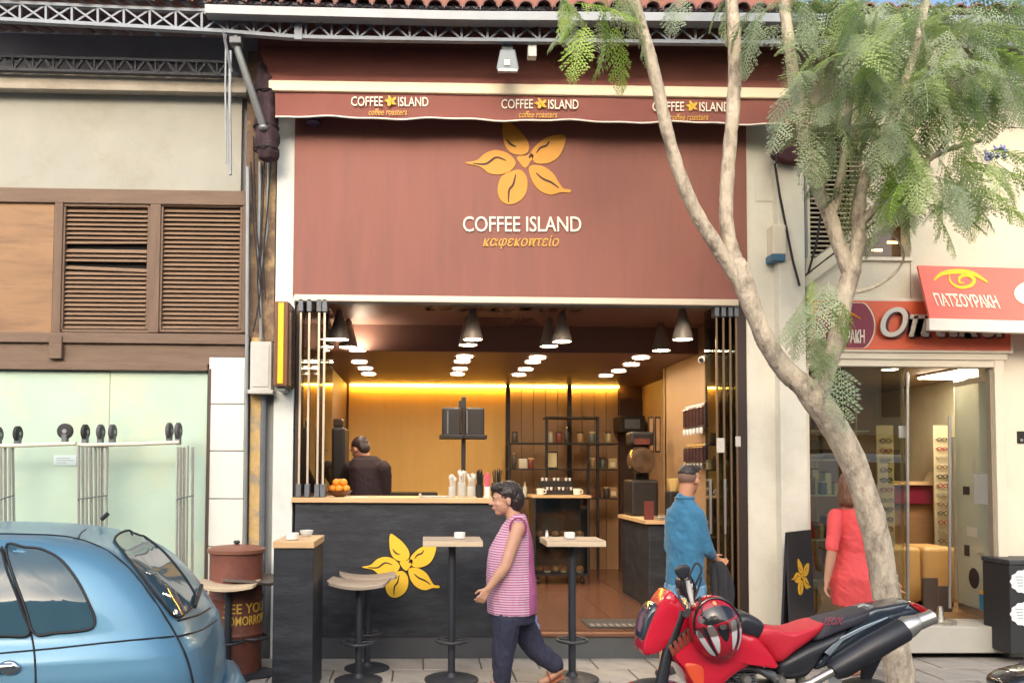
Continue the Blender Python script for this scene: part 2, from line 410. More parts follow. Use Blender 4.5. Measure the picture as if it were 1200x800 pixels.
# white tiled pier
pier = pbox('tiled_pier', 244.5, 418, 287, 772, 0.0, 0.11, m_joint, old)
ys = [418, 473, 528, 584, 640, 697, 754, 775]
for a, b_ in zip(ys, ys[1:]):
    sh_ = -(a - 418) * 0.012
    pbox('wall_tile', 245 + sh_, a + 0.7, 286.5 + sh_, b_ - 0.5, -0.015, 0.02, m_tile, subof=pier, bevel=0.002)
# crumbling strip between the two shops
m_peel = M('peeling_yellow_paint', (196, 166, 112), 0.85, var=0.18, scale=9, bump=0.5, bscale=25, dirt=(122, 128, 132), dirt_amt=1.0, dirt_scale=6)
m_crum = M('crumbling_wall', (118, 98, 82), 0.9, var=0.25, scale=6, bump=0.6, bscale=18, dirt=(186, 160, 118), dirt_amt=1.0, dirt_scale=4)
pbox('crumbling_strip', 288, 60, 323, 400, 0.04, 0.1, m_crum, old)
pbox('old_column', 291.5, 395, 306, 772, 0.0, 0.12, m_peel, old, bevel=0.01)
pbox('column_recess', 305, 440, 323, 772, 0.06, 0.1, M('grey_render', (150, 152, 150), 0.9, var=0.15), old)
def pline(name, pts, r, mat, parent=None, subof=None, n=8):
    me = MB().tube([at(*p) for p in pts], r, n).mesh(smooth=True)
    return sub(name, me, mat, subof) if subof is not None else link(name, me, mat, parent)
pline('downpipe', [(290.5, 196, -0.04), (289.5, 400, -0.04), (287, 640, -0.04), (286, 770, -0.04)], 0.018, m_gal, old)
pline('dark_conduit', [(309.5, 458, 0.0), (308, 560, 0.0), (306, 768, 0.0)], 0.028, m_dgal, old)
pline('conduit', [(305, 190, 0.0), (303, 290, 0.0), (306, 398, 0.0)], 0.016, m_gal, old)
pline('conduit', [(315, 170, 0.0), (313, 270, 0.0), (303, 330, 0.0), (306, 402, 0.0)], 0.011, m_gal, old)
m_cab = M('black_cable', (44, 40, 42), 0.7, var=0.1)
for pts in [[(297, 160, -.02), (300, 260, -.04), (306, 330, -.03), (297, 388, -.03)], [(310, 160, -.02), (308, 250, -.05), (302, 320, -.04), (305, 372, -.03)],
            [(294, 190, -.01), (298, 270, -.03), (305, 335, -.04)], [(318, 180, -.0), (314, 240, -.03), (309, 300, -.03), (311, 350, -.02)]]:
    pline('cable', [tuple(v) for v in cat(pts, 5, False)], 0.007, m_cab, old, n=6)
# meter box
mtb = thing('meter_box', 'pale grey electricity meter box on the crumbling column', 'meter box', at(305, 460, -0.1))
m_box = M('grey_enamel', (196, 196, 190), 0.5, var=0.06, scale=5, dirt=(150, 146, 138), dirt_amt=0.4)
pbox('case', 293, 400, 318, 457, -0.12, 0.12, m_box, mtb, bevel=0.008)
pbox('door', 296, 404, 315, 453, -0.128, 0.01, m_box, mtb, bevel=0.004)
pbox('drip_edge', 290, 456.5, 320, 461, -0.14, 0.14, m_box, mtb, bevel=0.004)
# rolled dark cloth bundle and poles left of the awning
bd = thing('cloth_bundle', 'dark rolled cloth bundle tied beside the left end of the awning', 'cloth', at(313, 187, -0.2))
b = MB()
secs = [((at(311 + dx, py, -0.2)), rx, ry) for py, rx, ry, dx in [(188, .075, .06, 3), (180, .1, .09, 2), (165, .105, .1, 2), (145, .1, .1, 1), (120, .095, .09, 0), (95, .085, .09, -2), (80, .05, .06, -4), (74, .02, .03, -5)]]
b.loft(secs, 14); bdm = remeshed(b, 0.012, 1)
for v in bdm.vertices: v.co.x += 0.012 * math.sin(v.co.z * 38 + v.co.y * 20); v.co.y += 0.012 * math.sin(v.co.x * 60)
link('roll', bdm, M('dark_cloth', (66, 50, 56), 0.9, var=0.3, scale=8, bump=0.5), bd)
for py in (110, 150, 176):
    c = at(312, py, -0.2); link('strap', MB().torus((c.x, c.y, c.z), 0.108, 0.008, 20, 6).mesh(smooth=True), m_cab, bd)
pole = thing('awning_pole', 'grey steel prop pole slanting down from the eave truss at left', 'pole', at(310, 148, -0.3))
b = MB(); b.tube([at(277, 40, -0.57), at(279, 60, -0.55), at(308, 147, -0.3)], 0.032, 12); b.build('tube', m_gal, pole, smooth=True)
c = at(309, 150, -0.295); link('end_cap', MB().ell(c, (.045, .045, .03)).mesh(smooth=True), m_gal, pole)
c = at(277, 50, -0.57); link('clamp', MB().box(c.x - .05, c.x + .05, c.y - .05, c.y + .05, c.z - .03, c.z + .03).mesh(bevel=.008), m_dgal, pole)
pl2 = thing('hanging_rod', 'thin pair of steel rods hanging from the eave truss before the old wall', 'rod', at(267, 195, -0.9))
pline('rod', [(265, 40, -.6), (264, 100, -.6), (265, 192, -.6)], 0.008, m_gal, pl2)
pline('rod', [(270, 60, -.58), (269, 120, -.58), (270, 205, -.58)], 0.014, m_gal, pl2)
pline('rod_brace', [(262, 38, -.61), (271, 85, -.58)], 0.014, m_dgal, pl2)

# ================================================================== eave: tiled roof and trusses
m_tilec = M('terracotta_tile', (126, 90, 82), 0.85, var=0.25, scale=7, bump=0.3, dirt=(104, 82, 80), dirt_amt=0.7, dirt_scale=3)
m_soff = M('soffit_boards', (136, 140, 152), 0.85, var=0.25, scale=3, stretch=(6, 0.5, 1), bump=0.3)
m_trs = M('truss_steel', (122, 130, 142), 0.55, metal=0.3, var=0.15, scale=6)
m_trd = M('truss_steel_dark', (74, 78, 88), 0.6, metal=0.2, var=0.2, scale=6)  # darker grey than the eave truss steel
EY = -0.62
def piece(tab, x):
    for (x0, y0), (x1, y1) in zip(tab, tab[1:]):
        if x <= x1: return y0 + (y1 - y0) * (x - x0) / (x1 - x0)
    return tab[-1][1]
TB = [(-150, 16), (0, 24), (262, 38), (350, 45), (540, 48), (860, 51), (1350, 55)]
TT = [(-150, -6), (0, 0), (150, 7), (300, 12), (540, 18), (860, 20), (1350, 25)]
roof = thing('tiled_roof', 'terracotta tiled roof edge running along the top of the shops', 'roof', at(600, 20, EY))
zc = [at(x, piece(TT, x) - 5, EY) for x in range(-120, 1340, 60)]
b = MB(); vs = []; fs = []
for p in zc:
    vs += [(p.x, EY - 0.02, p.z), (p.x, EY - 0.02, p.z + 0.03), (p.x, 2.6, p.z + 1.0), (p.x, 2.6, p.z + 1.03)]
for i in range(len(zc) - 1):
    a = i * 4; fs += [(a, a + 4, a + 5, a + 1), (a + 1, a + 5, a + 7, a + 3), (a, a + 2, a + 6, a + 4), (a + 2, a + 3, a + 7, a + 6)]
b.add(vs, fs).build('deck', m_soff, roof)
# barrel tiles, two deep
tv = []; tf = []; n = 8
for (yy, zz, rr) in ((-0.06, 0.0, 0.072), (1.2, 0.345, 0.066)):
    for k in range(n + 1):
        a = math.pi * k / n; tv.append((rr * math.cos(a), yy, zz + rr * math.sin(a)))
    for k in range(n + 1):
        a = math.pi * k / n; tv.append(((rr - .014) * math.cos(a), yy, zz + (rr - .014) * math.sin(a)))
m2 = 2 * (n + 1)
for k in range(n):
    tf += [(k, k + 1, m2 + k + 1, m2 + k), (n + 1 + k, m2 + n + 1 + k, m2 + n + 2 + k, n + 2 + k), (k, n + 1 + k, n + 2 + k, k + 1)]
tme = MB().add(tv, tf).mesh(smooth=True); tme.materials.append(m_tilec)
bt = MB()
tv2 = []
for (yy, zz) in ((-0.03, 0.0), (1.2, 0.34)):
    for k in range(5):
        a = math.pi + math.pi * k / 4; tv2.append((0.075 * math.cos(a), yy, zz + 0.035 + 0.045 * math.sin(a)))
tpan = MB().add(tv2, [(k, k + 1, 6 + k, 5 + k) for k in range(4)]).mesh(smooth=True); tpan.materials.append(m_tilec)
px = -120
while px < 1330:
    p = at(px, piece(TT, px) - 3, EY); ww = at(px + 21, 10, EY).x - at(px, 10, EY).x
    for me, dx in ((tme, 0), (tpan, ww / 2)):
        o = bpy.data.objects.new('roof_tile', me); COL.objects.link(o); o.parent = roof; o.matrix_parent_inverse = Matrix.Translation(-roof.location)
        o.location = (p.x + dx, EY - 0.02 + random.uniform(-.02, .01), p.z + 0.0 + random.uniform(-.006, .006)); o.rotation_euler = (0, R(random.uniform(-3, 3)), R(random.uniform(-1.5, 1.5)))
    px += 21
# eave truss
tr = thing('eave_truss', 'long grey steel lattice truss under the tiled eave', 'truss', at(600, 50, EY))
def strip(tabl, x0, x1, off0, off1, Y, d, name, mat, parent, step=40):
    vs = []; fs = []; xs_ = []
    x = x0
    while x < x1: xs_.append(x); x += step
    xs_.append(x1)
    for x in xs_:
        a = at(x, piece(tabl, x) + off0, Y); c = at(x, piece(tabl, x) + off1, Y)
        vs += [(a.x, Y, a.z), (a.x, Y + d, a.z), (a.x, Y + d, c.z), (a.x, Y, c.z)]
    for i in range(len(xs_) - 1):
        for k in range(4): fs.append((i * 4 + k, i * 4 + (k + 1) % 4, i * 4 + 4 + (k + 1) % 4, i * 4 + 4 + k))
    fs += [(0, 1, 2, 3), (len(vs) - 4, len(vs) - 1, len(vs) - 2, len(vs) - 3)]
    return link(name, MB().add(vs, fs).mesh(), mat, parent)
strip(TB, -140, 1340, -4, 0, EY, 0.05, 'bottom_chord', m_trs, tr)
strip(TT, -140, 1340, 0, 3.5, EY, 0.05, 'top_chord', m_trs, tr)
strip(TT, 240, 1340, -5, 5.0, EY - 0.13, 0.11, 'gutter', M('gutter_zinc', (138, 144, 150), 0.5, metal=0.3, var=0.12), tr)
def bar(p, q, wdt, Y, d, name, mat, parent):
    u = (q - p); L_ = u.length; u.normalize(); nrm = Vector((-u.z, 0, u.x)) * wdt / 2
    vs = []
    for yy in (Y, Y + d):
        for r_ in (p + nrm, q + nrm, q - nrm, p - nrm): vs.append((r_.x, yy, r_.z))
    return link(name, MB().add(vs, [(0, 1, 2, 3), (7, 6, 5, 4), (0, 4, 5, 1), (1, 5, 6, 2), (2, 6, 7, 3), (3, 7, 4, 0)]).mesh(), mat, parent)
x = -130.0
while x < 1300:
    x2 = x + 30.5
    a, c = at(x, piece(TT, x) + 2, EY), at(x, piece(TB, x) - 2, EY); a2, c2 = at(x2, piece(TT, x2) + 2, EY), at(x2, piece(TB, x2) - 2, EY)
    bar(a, c, 0.018, EY + 0.008, 0.03, 'upright', m_trs, tr)
    bar(a, c2, 0.015, EY + 0.004, 0.01, 'diagonal', m_trs, tr)
    bar(c, a2, 0.015, EY + 0.016, 0.01, 'diagonal', m_trs, tr)
    x = x2
pbox('splice_plate', 345, 14, 354, 46, EY - 0.012, 0.02, m_trs, tr)
# darker second truss against the old wall
t2 = thing('back_truss', 'dark lattice truss against the wall above the old shop cornice', 'truss', at(130, 88, -0.15))
T2T = [(-150, 58), (0, 64), (268, 71)]; T2B = [(-150, 78), (0, 82), (268, 89)]
strip(T2T, -140, 268, 0, 3, -0.15, 0.05, 'top_chord', m_trd, t2); strip(T2B, -140, 268, -3, 0, -0.15, 0.05, 'bottom_chord', m_trd, t2)
x = -130
while x < 262:
    xm, x2 = x + 12, x + 24
    a, c, c2 = at(xm, piece(T2T, xm) + 1, -.15), at(x, piece(T2B, x) - 1, -.15), at(x2, piece(T2B, x2) - 1, -.15)
    bar(c, a, 0.02, -0.142, 0.02, 'diagonal', m_trd, t2); bar(a, c2, 0.02, -0.138, 0.02, 'diagonal', m_trd, t2)
    bar(at(x, piece(T2T, x), -.15), c, 0.014, -0.145, 0.02, 'upright', m_trd, t2)
    x = x2
# ================================================================== coffee shop
m_red = M('maroon_board', (142, 92, 82), 0.6, var=0.07, scale=2.5, spec=0.3, stretch=(2.5, 1, .35), dirt=(120, 84, 80), dirt_amt=0.45, dirt_scale=2.0)
m_red2 = M('maroon_canvas', (140, 86, 78), 0.85, var=0.06, scale=3, bump=0.12, bscale=120)
m_white = M('white_render', (212, 216, 212), 0.75, var=0.05, scale=2.5, bump=0.06, bscale=40, dirt=(178, 180, 176), dirt_amt=0.5, dirt_scale=1.6)
m_cream = M('cream_render', (226, 222, 208), 0.75, var=0.05, scale=2.5, bump=0.06, bscale=40, dirt=(196, 188, 170), dirt_amt=0.5, dirt_scale=1.3)
m_champ = M('champagne_metal', (206, 192, 172), 0.4, metal=0.5, var=0.05)
m_yel = M('logo_yellow', (238, 190, 52), 0.55, var=0.05, scale=5)
m_amber = M('logo_amber', (208, 146, 50), 0.55, var=0.06, scale=5)
m_ink = M('logo_dark_line', (70, 42, 40), 0.7, var=0)
m_lett = M('letter_cream', (240, 232, 214), 0.5, var=0.02)
m_ygold = M('letter_gold', (222, 170, 70), 0.5, var=0.02)
m_blk = M('black_panel', (42, 45, 51), 0.5, var=0.42, scale=5, stretch=(.6, 1, 2.5), spec=0.4, bump=0.15, bscale=40, dirt=(70, 74, 80), dirt_amt=.6, dirt_scale=3.5)
m_oak = M('oak_top', (208, 172, 128), 0.45, var=0.14, scale=4, stretch=(0.6, 5, 3), bump=0.05)
shop = thing('coffee_shop', 'coffee shop with maroon signboard between two white pillars', 'building', at(600, 770, 0.3))
X0, X1 = at(345, 560, 0).x, at(868, 560, 0).x
CEIL = 3.21; FL = 0.22; BACK = 4.7; XR2 = 3.22
m_lp = m_white
pbox('left_pillar', 321, 120, 344.5, 775, 0.0, 0.5, m_lp, shop, bevel=0.006)
pbox('right_pillar', 875, 120, 915, 772, 0.0, 0.5, m_cream, shop, bevel=0.006)
pbox('right_pillar_front', 914, 190, 945.5, 742, -0.1, 0.5, m_cream, shop, bevel=0.006)
pbox('access_hatch', 885.5, 207, 913, 236, -0.006, 0.01, m_cream, shop, bevel=0.002)
pbox('header_wall', 302, -10, 932, 150, 0.02, 0.2, m_red, shop)
sb = pbox('signboard', 344.5, 128, 875, 349, -0.02, 0.12, m_red, shop)
trk = pbox('door_track', 344.5, 347.5, 866, 355.5, -0.05, 0.16, m_champ, shop, bevel=0.008)
pbox('track_groove', 345, 355.2, 866, 357, -0.03, 0.1, m_dgal, shop)
# flower emblem: petals, centre and veins, drawn once in its own small frame
FLW = {
 'top': [(630, 106), (662, 124), (692, 150), (716, 186), (716, 218), (692, 232), (658, 226), (634, 200), (625, 152)],
 'right': [(841, 161), (838, 196), (818, 236), (782, 258), (740, 259), (724, 238), (722, 218), (744, 190), (774, 168), (808, 157)],
 'left': [(498, 260), (538, 250), (568, 224), (606, 212), (648, 224), (674, 254), (660, 282), (622, 299), (582, 296), (548, 272)],
 'bottom': [(660, 282), (690, 279), (712, 306), (712, 350), (692, 384), (656, 401), (624, 390), (609, 356), (616, 314), (636, 292)],
 'lower': [(716, 268), (758, 264), (798, 288), (824, 328), (836, 342), (859, 346), (857, 356), (828, 356), (790, 366), (750, 350), (724, 314)],
 'centre': [(674, 236), (706, 230), (724, 222), (735, 234), (722, 256), (706, 276), (686, 262)]}
VEIN = [[(640, 176), (655, 194), (674, 202)], [(742, 222), (756, 204), (776, 196), (786, 180)], [(528, 262), (572, 262), (606, 240), (640, 250)],
        [(672, 296), (664, 330), (650, 352), (648, 392)], [(740, 290), (764, 310), (792, 322), (818, 340)], [(716, 240), (722, 232), (718, 228)]]
def flower(org, u, v, s, mp, ml, part, thick=0.008, line=True):
    "org: emblem centre, u right, v down (unit vectors), s: metres per drawing unit"
    org, u, v = Vector(org), Vector(u), Vector(v); n = v.cross(u).normalized()
    n = -n if n.dot(CAM_POS - org) < 0 else n
    W = lambda p, h: org + u * (p[0] - 690) * s + v * (p[1] - 250) * s + n * h
    for k, pts in FLW.items():
        pl = cat(pts, 5); N_ = len(pl)
        if line:
            c = sum(pl, Vector((0, 0))) / N_
            big = [p + (p - c).normalized() * 5 for p in pl]
            vs = [W(p, 0.0) for p in big] + [W(p, thick * .5) for p in big]
            sub('petal_outline', MB().add(vs, [tuple(range(N_, 2 * N_))] + [(i, (i + 1) % N_, N_ + (i + 1) % N_, N_ + i) for i in range(N_)]).mesh(), ml, part)
        else:
            c = sum(pl, Vector((0, 0))) / N_; pl = [p + (c - p).normalized() * 2.5 for p in pl]
        vs = [W(p, 0.0) for p in pl] + [W(p, thick) for p in pl]
        sub('petal', MB().add(vs, [tuple(range(N_, 2 * N_))] + [(i, (i + 1) % N_, N_ + (i + 1) % N_, N_ + i) for i in range(N_)]).mesh(), mp, part)
    for pts in VEIN:
        c = cat(pts, 6, False); vs = []; fs = []
        for i, p in enumerate(c):
            d = c[min(i + 1, len(c) - 1)] - c[max(i - 1, 0)]; q = Vector((-d.y, d.x)).normalized() * (1.2 + 2.6 * math.sin(math.pi * (i + .5) / len(c)))
            vs += [W(p + q, thick + .001), W(p - q, thick + .001)]
            if i: fs.append((2 * i - 2, 2 * i - 1, 2 * i + 1, 2 * i))
        sub('petal_vein', MB().add(vs, fs).mesh(), ml, part)
c = at(610.5, 189, -0.02); k = 1 / ppm(-0.02)
flower(c, (1, 0, 0), (0, 0, -1), k * 128 / 361, m_amber, m_ink, sb, line=False)
ptext('lettering', 'COFFEE ISLAND', 542.5, 254, 681, 272, -0.022, m_lett, subof=sb, thick=0.012, spacing=0.98, offset=0.004)
ptext('lettering', 'καφεκοπτείο', 566, 276, 655, 292, -0.022, m_ygold, subof=sb, thick=0.008, shear=0.28)

# awning ---------------------------------------------------------------
AY = -0.26
aw = thing('cafe_awning', 'maroon canvas awning with cream front bar over the coffee shop', 'awning', at(620, 140, AY))
pa = [at(316, 95, AY), at(930, 104.5, AY), at(932, 62, -0.03), at(303, 56, -0.03)]
b = MB(); b.add([p for p in pa] + [p + Vector((0, 0, 0.012)) for p in pa], [(0, 1, 2, 3), (4, 7, 6, 5), (0, 4, 5, 1), (1, 5, 6, 2), (2, 6, 7, 3), (3, 7, 4, 0)]); b.build('canopy', m_red2, aw)
pa = [(314.5, 93.5), (932, 103), (932, 115.5), (314.5, 106)]
v0 = [at(x, y, AY - 0.03) for x, y in pa]; b = MB(); b.add(v0 + [p + Vector((0, 0.07, 0)) for p in v0], [(0, 1, 2, 3), (7, 6, 5, 4), (0, 4, 5, 1), (1, 5, 6, 2), (2, 6, 7, 3), (3, 7, 4, 0)])
b.build('front_bar', M('cream_aluminium', (236, 220, 190), 0.45, var=0.03), aw, bevel=0.01)
# valance: hanging strip with a softly waved hem and white piping
vs = []; fs = []; hem = []; n = 90
for i in range(n + 1):
    x = 322.5 + (929 - 322.5) * i / n; ty = 106 + 9.3 * (x - 322) / 607; by = 136.5 + 9.2 * (x - 322) / 607 + 1.1 * math.sin(x * 0.045) + .6 * math.sin(x * .11)
    yy = AY + 0.008 * math.sin(x * 0.06) + .004 * math.sin(x * .21)
    vs += [at(x, ty, AY), at(x, (ty + by) / 2, yy), at(x, by, yy - .004)]; hem.append(at(x, by, yy - .006))
    if i:
        a = 3 * i; fs += [(a - 3, a, a + 1, a - 2), (a - 2, a + 1, a + 2, a - 1)]
val = link('valance', MB().add(vs, fs).mesh(smooth=True), m_red2, aw)
sub('piping', MB().tube(hem, 0.0085, 6).mesh(smooth=True), M('white_piping', (244, 238, 226), 0.6, var=0), val)
for cx, cy in [(457, 119), (633, 122), (810, 125)]:
    ptext('lettering', 'COFFEE', cx - 45.5, cy - 5.5, cx - 8.5, cy + 5.5, AY - 0.016, m_lett, subof=val, thick=0.004, offset=0.004)
    ptext('lettering', 'ISLAND', cx + 9.5, cy - 5, cx + 45, cy + 6, AY - 0.016, m_lett, subof=val, thick=0.004, offset=0.004)
    ptext('lettering', 'coffee roasters', cx - 25, cy + 8.5, cx + 20, cy + 16, AY - 0.016, m_ygold, subof=val, thick=0.003, shear=0.25)
    flower(at(cx + .5, cy - 1, AY - 0.016), (1, 0, 0), (0, 0, -1), 16 / 361 / ppm(AY), m_yel, m_ink, val, thick=0.004, line=False)
for px_, yy in ((330, 128), (925, 140)):
    pline('arm', [(px_, 80, -0.05), (px_ + 3, yy - 24, AY + .05)], 0.018, m_champ, aw)
# flood light above the awning
fl = thing('flood_light', 'grey flood light hanging from the eave above the awning', 'flood light', at(593, 83, -0.5))
p = [(581, 82), (586, 58), (604, 58), (609, 82)]
v0 = [at(x, y, -0.6) for x, y in p]; v1 = [at(595 + (x - 595) * .7, 58 + (y - 58) * .8, -0.46) for x, y in p]
MB().add(v0 + v1, [(0, 1, 2, 3), (7, 6, 5, 4), (0, 4, 5, 1), (1, 5, 6, 2), (2, 6, 7, 3), (3, 7, 4, 0)]).build('housing', M('flood_grey', (116, 126, 132), 0.5, metal=.3, var=.08), fl, bevel=0.012)
pbox('bracket', 588, 50, 601, 58, -0.56, 0.06, m_dgal, fl, bevel=.004); pbox('lens', 583.5, 80.5, 606.5, 83.5, -0.615, 0.03, M('lens_grey', (170, 180, 184), .2), fl); pbox('warning_label', 591, 70, 597.5, 76.5, -0.612, 0.012, m_lett, fl)
pbox('junction_box', 619, 50, 629, 66, -0.58, 0.08, m_box, tr, bevel=.006)
# small dark lamp tucked under the valance
ln = thing('speaker_lamp', 'small dark round lamp under the left end of the valance', 'lamp', at(366, 140, -0.1))
c = at(367, 142, -0.1); link('housing', MB().lathe([(.02, .07), (.06, .05), (.065, -.02), (.05, -.03)], c, 16).mesh(smooth=True), M('navy_lamp', (58, 66, 100), .4), ln)
wbox('mount', c.x - .02, c.x + .02, c.y, -0.02, c.z - .01, c.z + .03, m_dgal, ln)
# projecting sign at the left
ps = thing('projecting_sign', 'yellow and brown box sign projecting from the left pillar', 'sign', at(332, 455, -0.3))
xa, xb = at(321, 400, -0.35).x, at(333, 400, -0.35).x
m_brs = M('brown_sign_side', (120, 82, 58), .25, var=.15, scale=4)
z1, z0 = at(330, 353, -0.35).z, at(330, 452, -0.35).z
wbox('case', xa, xb + .03, -0.35, -0.02, z0, z1, m_brs, ps, bevel=.006)
wbox('yellow_face', xa + .035, xb - .005, -0.358, -0.34, z0 + .02, z1 - .012, M('sign_yellow', (246, 196, 20), .4, var=.02), ps, bevel=.003)
wbox('mirror_side', xb + .03, xb + .042, -0.34, -0.03, z0 + .01, z1 - .01, M('bronze_side', (96, 62, 44), .15, metal=.4, var=.3, scale=7), ps)
wbox('bracket', xa + .02, xb, -0.3, -0.02, z0 - .03, z0 - .002, m_gal, ps)

# interior shell ---------------------------------------------------------
m_ceil = M('glossy_brown_ceiling', (122, 92, 84), 0.5, var=0.05, scale=1.2, spec=0.35)
m_floor = M('brown_floor_tile', (108, 74, 58), 0.22, var=0.12, scale=2, spec=0.5)
m_tan = M('tan_wall', (164, 130, 96), 0.6, var=0.08, scale=2, stretch=(4, 4, .4))
m_brn = M('brown_wall', (104, 74, 62), 0.6, var=0.1)
m_oran = M('orange_wall', (232, 184, 104), 0.55, var=0.06, scale=1.5, stretch=(4, 4, .4))
fl_ = wbox('floor', X0 - .1, XR2 + .2, 0.06, BACK + .1, -0.02, FL, m_floor, shop)
for i in range(9):
    for j in range(8):
        wbox('floor_tile', X0 + .005 + i * .5, X0 + .495 + i * .5, 0.1 + j * .575, 0.67 + j * .575, FL - .005, FL + .006, m_floor, subof=fl_)
stp = wbox('step', X0, X1, 0.0, 0.08, -0.02, FL - .03, M('dark_step', (86, 90, 92), .6, var=.12), shop)
wbox('step_nosing', at(595, 600, 0.0).x, X1, -0.02, 0.12, FL - .03, FL - .001, M('wood_nosing', (118, 78, 58), .5, var=.15), shop, bevel=.004)
cl = wbox('ceiling', X0 - .1, XR2 + .2, 0.08, BACK + .1, CEIL, CEIL + .06, m_ceil, shop)
dc_ = wbox('dropped_ceiling', X0 - .05, XR2 + .1, 1.28, BACK - .1, 2.93, CEIL + .01, m_ceil, shop)
xb0, xb1 = X0, at(724, 500, BACK).x
wbox('left_inner_wall', X0 - .12, X0 - .001, 0.3, BACK, FL, CEIL, m_brn, shop)
wbox('back_wall', X0 - .1, XR2 + .2, BACK, BACK + .1, FL, CEIL + .1, m_brn, shop)
xm = at(595, 500, BACK).x
bp = wbox('orange_panel', X0 + .03, xm - .02, BACK - .03, BACK - .001, FL, CEIL, m_oran, shop)
npl = 9
for i in range(npl):
    a = xm + .02 + (xb1 - xm - .02) * i / npl; e = xm + .02 + (xb1 - xm - .02) * (i + 1) / npl
    wbox('tan_panel', a + .004, e - .004, BACK - .03 + (.006 if i % 2 else 0), BACK - .001, FL, CEIL, m_tan, shop)
m_bmet = M('black_metal', (40, 36, 36), 0.5, metal=.3, var=.1)
for px_ in (595, 667): wbox('wall_post', at(px_, 500, 4.5).x - .03, at(px_, 500, 4.5).x + .03, 4.46, 4.52, FL, 2.929, m_bmet, shop)
wbox('right_inner_wall', X1 + .05, X1 + .2, 0.3, 2.5, FL, CEIL, m_tan, shop)
wbox('right_wall_return', X1 + .05, XR2 + .12, 2.45, 2.55, FL, CEIL, m_tan, shop)
wbox('right_rear_wall', XR2, XR2 + .12, 2.55, BACK, FL, CEIL, m_tan, shop)
wbox('rear_door_leaf', at(726, 520, BACK - .05).x, at(748, 520, BACK - .05).x, BACK - .05, BACK - .002, FL, 2.75, M('dark_door', (78, 56, 50), .5), shop)
# lit strip of the cove behind the bulkhead
m_strip = M('led_strip', (255, 220, 120), .5, var=0, emit=(255, 200, 84), estr=34)
cove = thing('cove_light', 'glowing yellow light strip along the top of the cafe back wall', 'light', (0.8, 4.6, 3.0))
wbox('led_strip', X0 + .05, xb1, BACK - .075, BACK - .05, 2.905, 2.93, m_strip, cove)
wbox('profile', X0 + .04, xb1 + .02, BACK - .095, BACK - .032, 2.9305, 2.95, m_gal, cove)
# reflection of the sign in the gloss ceiling, built as flat dark letters
m_ghost = M('sign_reflection_ink', (64, 42, 40), .3, var=0)
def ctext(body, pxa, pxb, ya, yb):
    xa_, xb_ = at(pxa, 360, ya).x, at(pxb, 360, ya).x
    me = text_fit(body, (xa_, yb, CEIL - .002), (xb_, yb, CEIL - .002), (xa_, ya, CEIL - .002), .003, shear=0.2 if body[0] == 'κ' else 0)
    sub('sign_reflection', me, m_ghost, cl)
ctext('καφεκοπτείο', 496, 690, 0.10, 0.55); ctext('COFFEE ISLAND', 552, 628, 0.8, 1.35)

# pendant lamps ---------------------------------------------------------
m_shade = M('lamp_shade_grey', (150, 138, 126), 0.35, metal=.1, var=.08)
m_bulb = M('lit_diffuser', (255, 250, 235), .5, var=0, emit=(255, 236, 205), estr=46)
ZL = 2.92
rows = [[(397.5, 398), (408, 407), (419, 411), (421, 425), (428, 432.5), (432, 439)], [(554, 398), (548.5, 404.5), (544.5, 419), (541.5, 424.5), (539, 433), (536, 439)],
        [(658.5, 400.5), (643.5, 406), (630, 420), (624.5, 425), (616, 433.5), (608, 440)], [(800, 398), (775, 411), (751, 420), (740, 428), (725, 435.5), (710, 441)]]
rn = ['leftmost row', 'left middle row', 'right middle row', 'rightmost row']
mes = (MB().lathe([(.02, .29), (.035, .27), (.05, .2), (.095, .03), (.1, 0), (.09, .0), (.045, .19), (.02, .24)], n=20).mesh(smooth=True), MB().lathe([(.001, .016), (.088, .016), (.088, .008), (.001, .008)], n=20).mesh(), MB().torus((0, 0, .006), .096, .008, 24, 8).mesh(smooth=True))
for ri, row in enumerate(rows):
    for k, (px_, py_) in enumerate(row):
        c = atz(px_, py_, ZL)
        deep = c.y > 1.2
        if deep: c = atz(px_, py_, 2.913)
        t = thing('recessed_lamp' if deep else 'pendant_lamp', 'lit %s lamp, %s from the front in the %s' % ('round recessed ceiling' if deep else 'grey cone pendant', ORD[k], rn[ri]), 'lamp', (0, 0, 0), 'ceiling lamps in the cafe')
        link('trim_ring' if deep else 'shade', mes[2] if deep else mes[0], m_shade, t); link('diffuser', mes[1], m_bulb, t)
        t.location = c

# counter ---------------------------------------------------------------
ct = thing('service_counter', 'long black service counter with oak top and yellow flower emblem', 'counter', at(465, 768, 0.1))
xa, xb = at(346, 600, 0.0).x, at(594, 600, 0.0).x; zt = at(470, 583, -0.03).z
fp = wbox('front_panel', xa, xb, -0.012, 0.02, 0.19, zt - .045, m_blk, ct)
wbox('carcass', xa, xb - .02, 0.02, 0.5, 0.225, zt - .046, m_blk, ct)
wbox('plinth', xa, xb, -0.004, 0.03, 0.0, 0.188, M('counter_plinth', (66, 68, 74), .6, var=.12), ct)
wbox('oak_top', at(341, 585, -.05).x, xb + .03, -0.05, 0.55, zt - .045, zt, m_oak, ct, bevel=.004)
c = at(472.5, 661.5, -0.013)
flower(c, (1, 0, 0), (0, 0, -1), 90 / 361 / ppm(-0.013), m_yel, M('logo_black_line', (34, 30, 30), .6, var=0), fp, thick=0.006)

